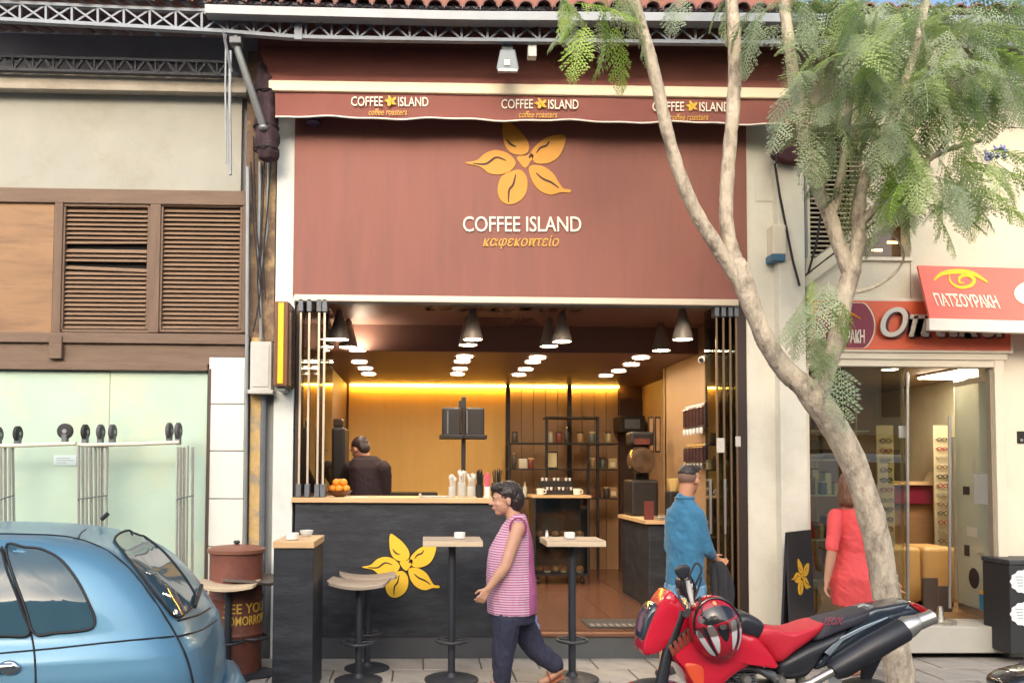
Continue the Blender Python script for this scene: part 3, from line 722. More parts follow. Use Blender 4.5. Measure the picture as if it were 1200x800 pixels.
# folding glass doors ---------------------------------------------------
g_door = glass('door_glass', (214, 222, 216), 0.10)
fd = thing('folding_glass_door', 'stack of folded glass door leaves at the left of the counter', 'glass door', at(365, 583, 0.1))
for i, px_ in enumerate((351.5, 361.5, 373, 379.5)):
    y0 = -0.02; x = at(px_, 470, y0).x
    pn = wbox('glass_leaf', x - .005, x + .005, y0, y0 + .62, zt + .03, CEIL - .02, g_door, fd)
    wbox('edge_rail', x - .009, x + .009, y0 - .012, y0 + .004, zt + .1, CEIL - .1, m_champ, fd)
    for (za, zb) in ((zt + .005, zt + .12), (CEIL - .125, CEIL - .01)): wbox('clamp', x - .022, x + .022, y0 - .03, y0 + .07, za, zb, m_dgal, fd, bevel=.004)
fd2 = thing('folding_glass_door', 'stack of folded glass door leaves with tall steel handles, right of the cafe entrance', 'glass door', at(848, 745, 0.1))
m_steel = M('brushed_steel', (198, 194, 186), .3, metal=.85, var=.06)
for i, px_ in enumerate((840, 848, 856, 863)):
    y0 = 0.0 + i * .0; x = at(px_, 470, y0).x
    wbox('glass_leaf', x - .005, x + .005, y0, y0 + .3, FL + .03, CEIL - .02, g_door, fd2)
    wbox('edge_rail', x - .008, x + .008, y0 - .012, y0 + .004, FL + .1, CEIL - .1, M('bronze_rail', (128, 104, 80), .4, metal=.5), fd2)
    for (za, zb) in ((FL + .005, FL + .12), (CEIL - .125, CEIL - .01)): wbox('clamp', x - .02, x + .02, y0 - .03, y0 + .07, za, zb, m_dgal, fd2, bevel=.004)
for px_ in (832.5, 849.5):
    h = pline('handle', [(px_, 561, -.06), (px_ + .5, 625, -.06)], 0.012, m_steel, fd2)
    for py_ in (572, 616): pline('handle_mount', [(px_, py_, -.06), (px_ + .8, py_, 0.0)], 0.009, m_steel, fd2)
for (a, b_, c, d) in [(840, 513, 849, 530), (862, 511, 868, 523)]: pbox('sticker', a, b_, c, d, -0.016, .003, M('sticker_white', (206, 200, 190), .6, var=.12, scale=40), fd2)
wbox('door_jamb', X1 - .03, X1 + .06, -0.01, 0.3, FL - .2, CEIL, M('bronze_jamb', (66, 54, 50), .4, metal=.3), shop)
wbox('left_jamb', X0 - .001, X0 + .025, 0.005, 0.3, zt, CEIL, M('bronze_jamb', (66, 54, 50), .4, metal=.3), shop)
# ================================================================== optician's building on the right
m_crw = M('pale_cream_wall', (222, 214, 194), 0.8, var=0.05, scale=1.5, bump=0.08, bscale=30, dirt=(198, 190, 172), dirt_amt=0.5, dirt_scale=1.1)
m_fram = M('cream_metal_frame', (222, 212, 192), 0.45, var=0.04)
m_orsign = M('orange_sign', (222, 100, 66), 0.5, var=0.05, scale=2)
m_wine = M('wine_red_disc', (132, 40, 62), 0.5, var=0.05)
m_silv = M('silver_letter', (206, 200, 188), 0.4, var=0.04); m_shdw = M('letter_shadow_red', (90, 44, 40), 0.6, var=0)
opt = thing('optician_shop', 'cream building with orange optician sign, right of the cafe', 'building', at(1080, 770, 0.3))
OX0, OX1 = at(945.5, 560, 0).x, at(1169, 560, 0).x; OZT = at(1060, 429, 0).z; OFL = at(1060, 733, 0).z
# wall above the sign with openings for the louvre and the upper window
pbox('wall_top', 931, 30, 1420, 150, 0.05, 0.35, m_crw, opt)
pbox('wall_right', 1066, 150, 1420, 352, 0.05, 0.35, m_crw, opt)
pbox('wall_band', 945, 303, 1066.5, 352, 0.05, 0.35, m_crw, opt)
pbox('wall_side', 1179, 351.5, 1420, 772, 0.05, 0.35, m_crw, opt)
pbox('sign_backing_wall', 945, 351.5, 1179.5, 418, 0.06, 0.3, m_crw, opt)
pbox('wall_upper', 1011, 149.5, 1066.5, 248.5, 0.06, 0.33, m_crw, opt)
# upper window
uw = pbox('upper_window', 1010, 248, 1067, 304, 0.2, 0.02, M('dark_upper_glass', (96, 74, 56), .08, var=.2, scale=3), opt)
for (x_, y_) in [(1028, 293), (1046, 284)]: pbox('lamp_reflection', x_ - 6, y_ - 1.2, x_ + 6, y_ + 1.2, 0.19, .005, M('lamp_reflection_glow', (255, 240, 190), .5, var=0, emit=(255, 226, 150), estr=3), subof=uw)  # glowing bars imitate lamps reflected in the pane, no lamps here
pbox('window_sill', 1008, 301, 1070, 305, 0.02, 0.1, m_fram, opt)
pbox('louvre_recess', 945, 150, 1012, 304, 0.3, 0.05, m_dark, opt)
lv = pbox('louvre', 946, 152, 949, 304, 0.1, .05, m_fram, opt)
for i in range(27):
    py = 156 + i * 5.5
    xr = 1011 if py < 262 else 1011 - (py - 262) * 1.35
    if xr < 955: break
    z = at(980, py, .12).z; xa, xb = at(949, py, .12).x, at(xr, py, .12).x
    vs = [(x_, yy, z + zz) for x_ in (xa, xb) for yy, zz in ((.10, -.011), (.106, -.014), (.145, .009), (.139, .012))]
    sub('louvre_slat', MB().add(vs, [(0, 1, 2, 3), (7, 6, 5, 4), (0, 4, 5, 1), (1, 5, 6, 2), (2, 6, 7, 3), (3, 7, 4, 0)]).mesh(), m_fram, lv)
# white stair string slanting across
for (o1, o2, yy, mt) in [(0, 9, 0.03, m_crw), (9.3, 11.5, 0.045, M('dark_edge', (70, 62, 58), .7)), (12, 24, 0.0, m_crw)]:
    pts = [(1038, 240 + o1), (1038, 240 + o2), (944, 312 + o2), (944, 312 + o1)]
    v0 = [at(x_, y_, yy) for x_, y_ in pts]
    MB().add(v0 + [p + Vector((0, .2, 0)) for p in v0], [(0, 1, 2, 3), (7, 6, 5, 4), (0, 4, 5, 1), (1, 5, 6, 2), (2, 6, 7, 3), (3, 7, 4, 0)]).build('stair_string', mt, opt)
# orange sign
sg = thing('optician_sign', 'orange optician sign with wine red eye disc and silver letters', 'sign', at(1080, 412, 0))
fr = pbox('sign_frame', 950, 349.5, 1187, 413, -0.05, 0.1, m_fram, sg, bevel=.008)
pf = pbox('sign_face', 953, 353, 1184, 409.5, -0.058, 0.02, m_orsign, sg)
def disc(cx, cy, r, Y, mat, name, h=.006, y1=None, y0=None, parent=None):
    c = at(cx, cy, Y); rr = r / ppm(Y); pts = []
    for i in range(48):
        a = 2 * math.pi * i / 48; x_, z_ = rr * math.cos(a), rr * math.sin(a)
        z_ = max(min(z_, y1), -y1) if y1 else z_
        pts.append((c.x + x_, c.z + z_))
    return sub(name, MB().prism(pts, Y - h, Y).mesh(), mat, parent)
lim = 27.5 / ppm(-.06)
disc(990, 381, 37, -0.058, m_fram, 'disc_rim', .004, lim, parent=pf); disc(990, 381, 35.5, -0.062, m_wine, 'disc', .004, lim - .005, parent=pf)
ptext('lettering', 'ΠΑΤΣΟΥΡΑΚΗ', 957, 386, 1013, 402, -0.067, m_lett, subof=pf, thick=.004, offset=.012, spacing=.9)
sw = [at(*p, -.066) for p in cat([(962, 374), (978, 362), (994, 366), (1009, 374)], 6, False)]
sub('eye_swoosh', MB().tube(sw, [.004 + .012 * math.sin(math.pi * i / (len(sw) - 1)) for i in range(len(sw))], 6).mesh(smooth=True), M('eye_orange', (238, 150, 50), .5, var=0), pf)
ptext('lettering_shadow', 'Οπτικα', 1033, 362, 1181, 397, -0.060, m_shdw, subof=pf, thick=.03, shear=.25, offset=.018)  # dark letters, shifted behind the silver ones, paint their shadow
ptext('lettering', 'Οπτικα', 1031, 360, 1179, 395, -0.092, m_silv, subof=pf, thick=.012, shear=.25, offset=.018)
# coral awning
m_coral = M('coral_canvas', (236, 120, 108), 0.8, var=0.04, scale=3, bump=.08, bscale=120)
ca = thing('coral_awning', 'coral pink awning with yellow eye emblem over the optician', 'awning', at(1140, 388, -.3))
Q = [at(1075.5, 311, -0.06), at(1330, 318, -0.06), at(1330, 381, -.32), at(1090, 374, -.32)]
MB().add(Q + [p + Vector((0, .02, -.01)) for p in Q], [(0, 1, 2, 3), (7, 6, 5, 4), (0, 4, 5, 1), (1, 5, 6, 2), (2, 6, 7, 3), (3, 7, 4, 0)]).build('canopy', m_coral, ca)
cp = ca.children[0]
def onq(px, py, lift=.004):
    "point on the slanted canvas under photo pixel"
    n = (Q[1] - Q[0]).cross(Q[3] - Q[0]).normalized(); n = -n if n.y > 0 else n
    d = ray(px, py); t = (Q[0] - CAM_POS).dot(n) / d.dot(n); return CAM_POS + d * t + n * lift
v0 = [at(1089, 372.5, -.34), at(1330, 379.5, -.34), at(1330, 394, -.34), at(1089, 387, -.34)]
MB().add(v0 + [p + Vector((0, .05, 0)) for p in v0], [(0, 1, 2, 3), (7, 6, 5, 4), (0, 4, 5, 1), (1, 5, 6, 2), (2, 6, 7, 3), (3, 7, 4, 0)]).build('valance_bar', M('white_bar', (238, 234, 224), .5, var=.03), ca, bevel=.008)
me = text_fit('ΠΑΤΣΟΥΡΑΚΗ', onq(1098, 359), onq(1172, 362), onq(1092, 343.5), .004, offset=.02, spacing=.92); sub('lettering', me, m_lett, cp)
m_eyey = M('eye_yellow', (246, 200, 40), .5, var=0)
for pts, w0 in [([(1094, 329), (1104, 321), (1122, 318.5), (1140, 321), (1157, 331)], .022), ([(1112, 322), (1114, 331), (1124, 337), (1137, 335), (1141, 328), (1134, 323), (1125, 325), (1124, 331), (1130, 332)], .016)]:
    c_ = cat(pts, 6, False); vs = []; fs = []
    for i, p in enumerate(c_):
        d = c_[min(i + 1, len(c_) - 1)] - c_[max(i - 1, 0)]; q = Vector((-d.y, d.x)).normalized() * ppm(-.2) * w0 * (.25 + .75 * math.sin(math.pi * (i + .5) / len(c_)))
        vs += [onq(*(p + q), .006), onq(*(p - q), .006)]
        if i: fs.append((2 * i - 2, 2 * i - 1, 2 * i + 1, 2 * i))
    sub('eye_emblem', MB().add(vs, fs).mesh(), m_eyey, cp)
cc = [onq(1208 + 20 * math.cos(a), 344 + 14 * math.sin(a), .006) for a in [2 * math.pi * i / 24 for i in range(24)]]
sub('white_emblem', MB().add(cc, [tuple(range(24))]).mesh(), m_lett, cp)
for px_ in (1092, 1200): pline('arm', [(px_, 340, 0.03), (px_ + 6, 380, -.31)], .014, m_fram, ca)
# shutter box and door frame
pbox('shutter_box', 946, 412.5, 1181, 421, -0.03, 0.12, m_fram, opt, bevel=.006); pbox('shutter_lip', 946, 420.5, 1170, 429.5, -0.012, 0.1, m_fram, opt, bevel=.006)
pbox('frame_right', 1169, 421, 1180, 735, -0.02, 0.12, m_fram, opt, bevel=.006); pbox('frame_track', 1163, 430, 1169.5, 722, 0.02, 0.06, M('track_grey', (150, 140, 124), .5), opt)
pbox('frame_left', 945.5, 421, 949.5, 735, 0.0, 0.1, m_fram, opt)
pbox('step', 930, 734, 1186, 765, -0.06, 0.4, M('grey_step_stone', (178, 176, 168), .7, var=.1, scale=2, bump=.1), opt, bevel=.008)
# interior shell
m_obr = M('optic_brown', (142, 114, 86), .6, var=.1, scale=2); m_ofl = M('optic_floor', (150, 116, 82), .3, var=.1)
oi0, oi1 = OX0 - .02, OX1 + .9; BO = 3.6
wbox('floor', oi0, oi1, 0.1, BO, OFL - .1, OFL, m_ofl, opt); wbox('ceiling', oi0, oi1, 0.1, BO, OZT + .1, OZT + .16, M('optic_ceiling', (140, 116, 92), .6), opt)
wbox('inner_back_wall', oi0, oi1, BO, BO + .1, OFL, OZT + .1, m_obr, opt); wbox('inner_left_wall', oi0 - .1, oi0, .5, BO, OFL, OZT + .1, m_obr, opt); wbox('inner_right_wall', oi1, oi1 + .1, .3, BO, OFL, OZT + .1, M('optic_pale', (200, 190, 160), .7), opt)
wbox('alcove', at(1066, 520, BO - .1).x, at(1118, 520, BO - .1).x, BO - .1, BO - .001, OFL, at(1090, 485, BO - .1).z, M('alcove_dark', (112, 88, 70), .7), opt)
wbox('pale_panel', at(1122, 520, 1.2).x, at(1172, 520, 1.2).x, 1.2, 1.24, OFL, at(1140, 445, 1.2).z, M('pale_panel', (188, 180, 158), .5, var=.04), opt)
cl2 = thing('ceiling_panel_light', 'bright rectangular ceiling light inside the optician', 'light', at(1120, 436, 1.0))
wbox('diffuser', at(1096, 436, 1.2).x, at(1146, 436, 1.2).x, .8, 1.5, OZT + .06, OZT + .075, M('panel_light', (255, 244, 210), .5, var=0, emit=(255, 242, 216), estr=30), cl2)
wbox('frame', at(1094, 436, 1.2).x, at(1148, 436, 1.2).x, .78, 1.52, OZT + .076, OZT + .098, m_fram, cl2)
# front glazing: fixed pane, door leaf with tall pull handles
g_opt = glass('shop_glass', (226, 226, 206), 0.16)
sp = thing('ceiling_spot', 'small round ceiling spot inside the optician window', 'light', at(1043, 437, .9))
c = at(1043, 437, .9); link('diffuser', MB().lathe([(.07, -.004), (.075, .0), (.07, .004)], (c.x, .9, OZT + .085), 20).mesh(), M('panel_light', ()), sp); link('ring', MB().torus((c.x, .9, OZT + .092), .085, .01).mesh(smooth=True), m_fram, sp)
gz = thing('shop_window', 'large clear window pane of the optician behind the tree', 'window', at(1000, 733, .06))
wbox('pane', OX0 + .03, at(1061.5, 560, .06).x, .06, .07, OFL + .02, OZT - .01, g_opt, gz)
wbox('bottom_rail', OX0 + .03, at(1061.5, 560, .06).x, .04, .09, OFL - .002, OFL + .05, m_fram, gz)
for (a, c) in [(1055, 590)]: pbox('lock_plate', 1053.5, 499, 1063, 513, .045, .02, m_steel, gz, bevel=.003)
gd = thing('glass_entrance_door', 'open glass entrance door of the optician with stickers', 'glass door', at(1150, 733, .1))
xh = at(1166, 560, .08).x; hinge = Vector((xh, .09, 0)); far_ = Vector((at(1121, 560, .75).x, .75, 0))
dv = (far_ - hinge); ux = dv.normalized(); nx = Vector((-ux.y, ux.x, 0)) * .005; nx = -nx if nx.dot(CAM_POS - hinge) < 0 else nx
zt_, zb_ = OZT - .06, OFL + .03
def door_quad(s0, s1, z0, z1, off=.006, th=.003):
    p = [hinge + dv * s0 + Vector((0, 0, z0)), hinge + dv * s1 + Vector((0, 0, z0)), hinge + dv * s1 + Vector((0, 0, z1)), hinge + dv * s0 + Vector((0, 0, z1))]
    o_ = nx.normalized() * off; o2 = nx.normalized() * (off + th)
    return MB().add([q + o_ for q in p] + [q + o2 for q in p], [(0, 1, 2, 3), (7, 6, 5, 4), (0, 4, 5, 1), (1, 5, 6, 2), (2, 6, 7, 3), (3, 7, 4, 0)]).mesh()
lf = link('leaf', door_quad(0, 1, zb_, zt_, -.005, .01), M('door_leaf_glass', (196, 204, 190), .15, var=.03, alpha=.72), gd)
link('bottom_rail', door_quad(0, 1, zb_ - .02, zb_ + .06, -.012, .024), m_steel, gd); link('top_rail', door_quad(0, 1, zt_ - .05, zt_, -.012, .024), m_fram, gd); link('hinge_stile', door_quad(-.02, .06, zb_, zt_, -.012, .024), m_fram, gd)
hd = [hinge + dv * .93 - ux * 0 + nx.normalized() * .05 + Vector((0, 0, z_)) for z_ in (OFL + .12, OFL + 1.75)]
link('pull_handle', MB().tube(hd, .014, 10).mesh(smooth=True), m_steel, gd)
zz = lambda py: at(1145, py, .4).z
for s0, s1, a, b_, rgb in [(.1, .42, 695, 718, (56, 150, 196)), (.12, .4, 690, 694, (236, 178, 40)), (.1, .5, 590, 555, (206, 214, 214)), (.62, .8, 580, 570, (60, 58, 66)), (.45, .72, 629, 618, (214, 210, 200)), (.66, .8, 653, 640, (44, 42, 46)), (.3, .42, 650, 646, (170, 160, 140))]:
    link('sticker', door_quad(s0, s1, zz(max(a, b_)), zz(min(a, b_)), .007, .002), M('sticker_%d_%d_%d' % rgb, rgb, .5, var=.06, scale=60), gd)
cc = [hinge + dv * (.55 + .14 * math.cos(t)) + nx.normalized() * .009 + Vector((0, 0, zz(678) + .1 * math.sin(t))) for t in [2 * math.pi * i / 20 for i in range(20)]]
link('round_sticker', MB().add(cc, [tuple(range(20))]).mesh(), M('sticker_dark', (40, 40, 50), .5, var=0), gd)
for px_, a, b_, y in ((1063.5, 436, 702, .02), (1112.5, 487, 712, -.02)):
    t = thing('pull_bar', 'tall steel door pull bar in the optician entrance, %s' % ('left one beside the fixed pane' if px_ < 1100 else 'right one on a round floor foot'), 'door handle', at(px_, b_, y))
    pline('bar', [(px_, a, y), (px_ + .6, b_, y)], .013, m_steel, t, n=10)
    for py_ in (a + 14, b_ - 14): pline('mount', [(px_, py_, y), (px_, py_, y + .05)], .009, m_steel, t)
    if px_ > 1100:
        c = at(px_ + .5, 713, y); link('foot', MB().lathe([(.13, OFL + .003), (.13, OFL + .03), (.04, OFL + .045), (.02, max(c.z, OFL + .05))], (c.x, .12, 0), 20).mesh(smooth=True), m_steel, t)
# furniture in the optician
def pouf(px0, px1, Y, label):
    z1 = at(px0, 641, Y).z; x0, x1 = at(px0, 660, Y).x, at(px1, 660, Y).x
    t = thing('pouf', label, 'seat', ((x0 + x1) / 2, Y + .25, OFL), 'tan poufs in the optician')
    b = MB(); b.box(x0, x1, Y, Y + .5, OFL + .04, z1); b.build('cushion', M('tan_leather', (176, 138, 84), .5, var=.08, bump=.05), t, smooth=True, bevel=.05, seg=4)
    wbox('base', x0 + .04, x1 - .04, Y + .04, Y + .46, OFL, OFL + .05, m_bmet, t)
pouf(1044, 1081, 1.0, 'tan leather pouf in the optician, left one beside the trunk'); pouf(1083, 1124, 1.0, 'tan leather pouf in the optician, right one near the door bar')
dk = thing('optician_desk', 'desk with wine red front inside the optician', 'desk', at(1072, 690, 2.2))
xa, xb = at(1036, 580, 2.2).x, at(1106, 580, 2.2).x
wbox('front', xa, xb, 2.2, 2.25, at(1070, 590, 2.2).z, at(1070, 568, 2.2).z, M('wine_laminate', (120, 34, 54), .3), dk); wbox('top', xa - .05, xb + .05, 2.15, 2.8, at(1070, 568, 2.2).z, at(1070, 564, 2.2).z, m_oak, dk)
wbox('pedestal', xa + .1, xb - .1, 2.26, 2.7, OFL, at(1070, 590, 2.2).z, M('desk_tan', (150, 112, 78), .5, stretch=(1, 1, 8), var=.15), dk)
fb = thing('framed_card', 'small tilted cream display card standing on the red desk', 'card', at(1098, 566, 2.3))
b = MB(); b.prism([(at(1088, 566, 2.3).x, at(1090, 566, 2.3).z), (at(1104, 566, 2.3).x, at(1100, 566, 2.3).z), (at(1102, 553, 2.3).x, at(1102, 553, 2.3).z), (at(1096, 551, 2.3).x, at(1096, 552, 2.3).z)], 2.3, 2.42).build('card', M('card_cream', (214, 196, 160), .6), fb)
wbox('card_foot', at(1090, 566, 2.3).x, at(1103, 566, 2.3).x, 2.28, 2.45, at(1090, 566, 2.3).z - .02, at(1090, 566, 2.3).z - .001, m_oak, fb)
for i, (px_, a) in enumerate(((1088, .12), (1104, -.15))):
    t = thing('folder', 'dark folder leaning on the floor before the poufs, %s one' % ('left' if i == 0 else 'right'), 'folder', at(px_, 706, .7), 'dark folders in the optician')
    c = at(px_ + 2, 706, .75); wbox('cover', c.x - .07, c.x + .07, .74, .765, OFL + .004, OFL + .3 + a * .3, M('folder_dark', (74, 64, 60), .5, var=.2), t)
    wbox('spine', c.x + .0705, c.x + .08, .738, .767, OFL + .004, OFL + .3 + a * .3, m_brn, t)
# upright spectacle displays
for px_, yy, lab in ((1041, 1.0, 'tall spectacle display behind the trunk'), (1107, 1.9, 'tall spectacle display beside the red desk')):
    c0 = at(px_, 600, yy); t = thing('spectacle_display', lab, 'display', (c0.x, yy, OFL), 'spectacle displays in the optician')
    zt3 = at(px_, 498, yy).z; wbox('back_panel', c0.x - .09, c0.x + .09, yy + .04, yy + .06, OFL + .02, zt3, M('display_panel', (190, 176, 146), .4, var=.06), t); wbox('foot', c0.x - .12, c0.x + .12, yy - .02, yy + .12, OFL, OFL + .02, m_bmet, t)
    nn_ = 13
    for k in range(nn_):
        z_ = OFL + .5 + k * (zt3 - OFL - .56) / nn_
        b = MB()
        for sx in (-1, 1):
            b.tube([(c0.x + sx * .032 + .026 * math.cos(a), yy + .02, z_ + .02 * math.sin(a)) for a in [2 * math.pi * q / 10 for q in range(11)]], .005, 5)
            b.tube([(c0.x + sx * .058, yy + .02, z_ + .006), (c0.x + sx * .062, yy + .04, z_ + .004)], .004, 5)
        b.tube([(c0.x - .008, yy + .02, z_ + .006), (c0.x + .008, yy + .02, z_ + .006)], .004, 5)
        b.build('spectacles', [m_bmet, M('frame_tort', (110, 66, 46), .3), m_steel, M('frame_red', (150, 40, 50), .3)][k % 4], t)
for i, (px_, py_, w_, h_, rgb) in enumerate([(1078, 530, .12, .3, (84, 72, 66)), (1090, 522, .2, .2, (60, 62, 80)), (1072, 500, .1, .16, (150, 130, 100))]):
    c0 = at(px_, py_, 3.45); t = thing('framed_poster', 'small framed poster on the rear wall of the optician, %s' % ['left lower one', 'right one', 'left upper one'][i], 'poster', (c0.x, 3.45, c0.z), 'posters in the optician')
    wbox('frame', c0.x - w_ / 2 - .02, c0.x + w_ / 2 + .02, 3.44, 3.46, c0.z - h_ / 2 - .02, c0.z + h_ / 2 + .02, m_oak, t); wbox('print', c0.x - w_ / 2, c0.x + w_ / 2, 3.432, 3.4395, c0.z - h_ / 2, c0.z + h_ / 2, M('poster_%d' % i, rgb, .4, var=.4, scale=14), t)
# glass shelves with goods at the left of the window
shv = thing('display_shelving', 'glass display shelves full of small goods behind the optician window', 'shelf', at(970, 733, .4))
for py_ in (505, 538, 579, 630, 676): wbox('shelf', OX0 + .05, at(1006, py_, .5).x, .3, .75, at(970, py_, .5).z - .012, at(970, py_, .5).z, M('shelf_white', (220, 220, 210), .3), shv)
for px_ in (957, 1003): pline('post', [(px_, 480, .76), (px_, 735, .76)], .012, m_steel, shv)
gm = [M('goods_%d' % i, c, .5, var=.15, scale=20) for i, c in enumerate([(64, 60, 70), (120, 96, 70), (190, 176, 150), (90, 100, 130), (150, 60, 60), (210, 206, 200), (110, 84, 56)])]
nm = ['case', 'box', 'pouch', 'bag', 'tin', 'carton', 'basket']
for r_, py_ in enumerate((505, 538, 579, 630, 676)):
    z = at(970, py_, .5).z
    for k in range(7):
        x = OX0 + .09 + k * .068 + random.uniform(-.01, .01); hh = random.uniform(.1, .24); q = random.randrange(7); yy = random.uniform(.34, .5)
        t = thing('spectacle_%s' % nm[q] if q in (0,) else nm[q], 'small %s, %s from the left on the %s optician shelf' % (nm[q], ORD[k], ['top', 'second', 'middle', 'fourth', 'bottom'][r_]), nm[q], (x, yy, z), 'goods on the optician shelves')
        b = MB(); b.box(x - .031, x + .031, yy, yy + .1, z + .001, z + hh); b.build('body', gm[q], t, bevel=.01); wbox('lid', x - .03, x + .03, yy - .002, yy + .102, z + hh + .0005, z + hh + .014, gm[(q + 2) % 7], t)
# wall fittings between the shops
al = thing('alarm_box', 'cream alarm box with blue base on the right pillar', 'alarm box', at(913, 305, -.1))
pbox('case', 906, 263, 921.5, 298, -.14, .14, m_fram, al, bevel=.012); pbox('blue_base', 904.5, 297, 921, 305.5, -.145, .14, M('alarm_blue', (62, 104, 134), .4), al, bevel=.008)
wr = thing('wall_cable', 'black cable running down the right pillar', 'cable', at(922, 330, -.12))
pline('cable', [(908, 192, -.12), (914, 230, -.12), (922, 270, -.12), (929, 305, -.12), (937, 335, -.12)], .011, m_cab, wr)
pline('cable', [(962, 250, -.0), (957, 285, -.0), (947, 320, -.02)], .011, m_cab, wr)
hk = thing('folded_awning_end', 'dark red folded canvas end hanging beyond the right end of the awning', 'canvas', at(920, 192, -.2))
b = MB(); b.prism([(at(x_, y_, -.2).x, at(x_, y_, -.2).z) for x_, y_ in [(912, 148), (938, 148), (939, 192), (922, 190), (908, 184), (904, 176), (913, 168)]], -.22, -.12); b.build('canvas', M('dark_maroon_cloth', (74, 44, 50), .9, var=.3, scale=10, bump=.4), hk, bevel=.02)
pline('tie_rod', [(907, 148, -.23), (910, 192, -.23)], .01, m_cab, hk)
ic = thing('intercom', 'dark intercom panel on the cream wall at the right edge', 'intercom', at(1196, 520, 0))
pbox('panel', 1193, 505, 1206, 519, .035, .02, m_bmet, ic, bevel=.004); pbox('button', 1196, 514, 1199, 517, .03, .008, m_steel, ic)
# black stand with two paper notices at the right edge
bs = thing('black_display_stand', 'black display stand with scalloped white notices at the right edge', 'stand', at(1200, 768, -.3))
pbox('body', 1184, 662, 1250, 766, -.3, .35, M('black_stand', (46, 46, 50), .6, var=.15), bs, bevel=.01)
pbox('top', 1183, 656, 1252, 662, -.31, .37, M('black_stand_top', (60, 62, 66), .5, var=.2, bump=.3), bs, bevel=.01)
for cy in (681, 719):
    cc = []
    for i in range(48):
        a = 2 * math.pi * i / 48; rr = 1 + .05 * math.cos(12 * a); p = at(1202 + 18 * rr * math.cos(a), cy + 14 * rr * math.sin(a), -.305); cc.append((p.x, p.z))
    np_ = link('paper_notice', MB().prism(cc, -.308, -.304).mesh(), M('scallop_paper', (222, 228, 230), .7, var=.03), bs)
    for k in range(4): pbox('printed_line', 1190 + k, cy - 6 + k * 3.5, 1199, cy - 5 + k * 3.5, -.310, .001, M('print_grey', (150, 166, 172)), subof=np_)
# A-board
ab = thing('a_board', 'narrow black A-board with yellow flower beside the right pillar', 'sign board', at(945, 735, -.35))
p0, p1 = atz(931.5, 737, 0.0), None
q0 = at(931, 624, -.45); q1 = at(958.5, 632, -.12)
bz = .004
for side_, lean in ((1, 0), (-1, 1)):
    u = Vector((q1.x - q0.x, q1.y - q0.y, 0)); nn = Vector((u.y, -u.x, 0)).normalized()
    nn = nn if nn.dot(CAM_POS - q0) > 0 else -nn
    top = q0.z; off = -nn * .03 - nn * (.1 * lean)
    a0 = Vector((q0.x, q0.y, 0)); a1 = Vector((q1.x, q1.y, 0))
    P = [a0 + nn * .0 + off + Vector((0, 0, bz)), a1 + off + Vector((0, 0, bz)), a1 - nn * .06 + Vector((0, 0, top)), a0 - nn * .06 + Vector((0, 0, top))]
    b = MB(); b.add(P + [p - nn * .02 for p in P], [(0, 1, 2, 3), (7, 6, 5, 4), (0, 4, 5, 1), (1, 5, 6, 2), (2, 6, 7, 3), (3, 7, 4, 0)])
    o = b.build('panel', M('a_board_black', (44, 42, 48), .5, var=.1), ab)
    if side_ == 1:
        U = (P[1] - P[0]).normalized(); V = (P[0] - P[3]).normalized(); cen = (P[0] + P[1] + P[2] + P[3]) / 4; wl = (P[1] - P[0]).length; hl = (P[0] - P[3]).length
        nf = V.cross(U); nf = nf if nf.dot(CAM_POS - cen) > 0 else -nf
        flower(cen - V * hl * .16 + nf * .002, U, V, wl * .8 / 361, m_yel, m_ink, o, thick=.004, line=False)
        for k, (tx, mm) in enumerate((('COFFEE ISLAND', m_lett), ('καφεκοπτείο', m_ygold))):
            base = cen + V * hl * (.26 + k * .09) - U * wl * .36 + nf * .003
            sub('lettering', text_fit(tx, base, base + U * wl * .72, base - V * hl * .05, .003, offset=.01), mm, o)
# ================================================================== furniture on the pavement
m_bstl = M('black_powder_steel', (50, 54, 62), 0.5, metal=.2, var=.12)
m_plyt = M('pale_ply_edge', (204, 186, 158), 0.5, var=.12, stretch=(1, 1, 10), scale=5)
m_plyg = M('grey_ply_top', (158, 144, 130), 0.5, var=.14, scale=6, stretch=(.6, 4, 1))
def round_base(t, h_top, ring=None, base_r=.2, pole_r=.026):
    link('pole', MB().tube([(0, 0, .02), (0, 0, h_top)], pole_r, 14).mesh(smooth=True), m_bstl, t)
    link('base', MB().lathe([(base_r, .0), (base_r, .012), (base_r - .02, .02), (.05, .03), (.03, .06)], n=32).mesh(smooth=True), m_bstl, t)
    if ring:
        b = MB().torus((0, 0, ring), .12, .012, 28, 8)
        for k in range(3):
            a = 2.1 * k + .4; b.tube([(0, 0, ring), (.12 * math.cos(a), .12 * math.sin(a), ring)], .008, 8)
        link('foot_ring', b.mesh(smooth=True), m_bstl, t)
def bar_table(px, base_py, label):
    c = atz(px, base_py, 0.0); t = thing('bar_table', label, 'table', (0, 0, 0), 'bar tables on the pavement')
    round_base(t, 1.07, .31, .215, .03)
    link('table_top', MB().box(-.235, .235, -.2, .2, 1.075, 1.118).mesh(bevel=.004), m_plyt, t)
    link('top_veneer', MB().box(-.233, .233, -.198, .198, 1.119, 1.122).mesh(), m_plyg, t)
    link('top_plate', MB().box(-.1, .1, -.1, .1, 1.066, 1.0745).mesh(), m_bstl, t)
    t.location = c; return c
cA = bar_table(529, 796, 'small square bar table before the counter, left of the walking woman')
cB = bar_table(670.5, 795, 'small square bar table before the open entrance, right of the walking woman')
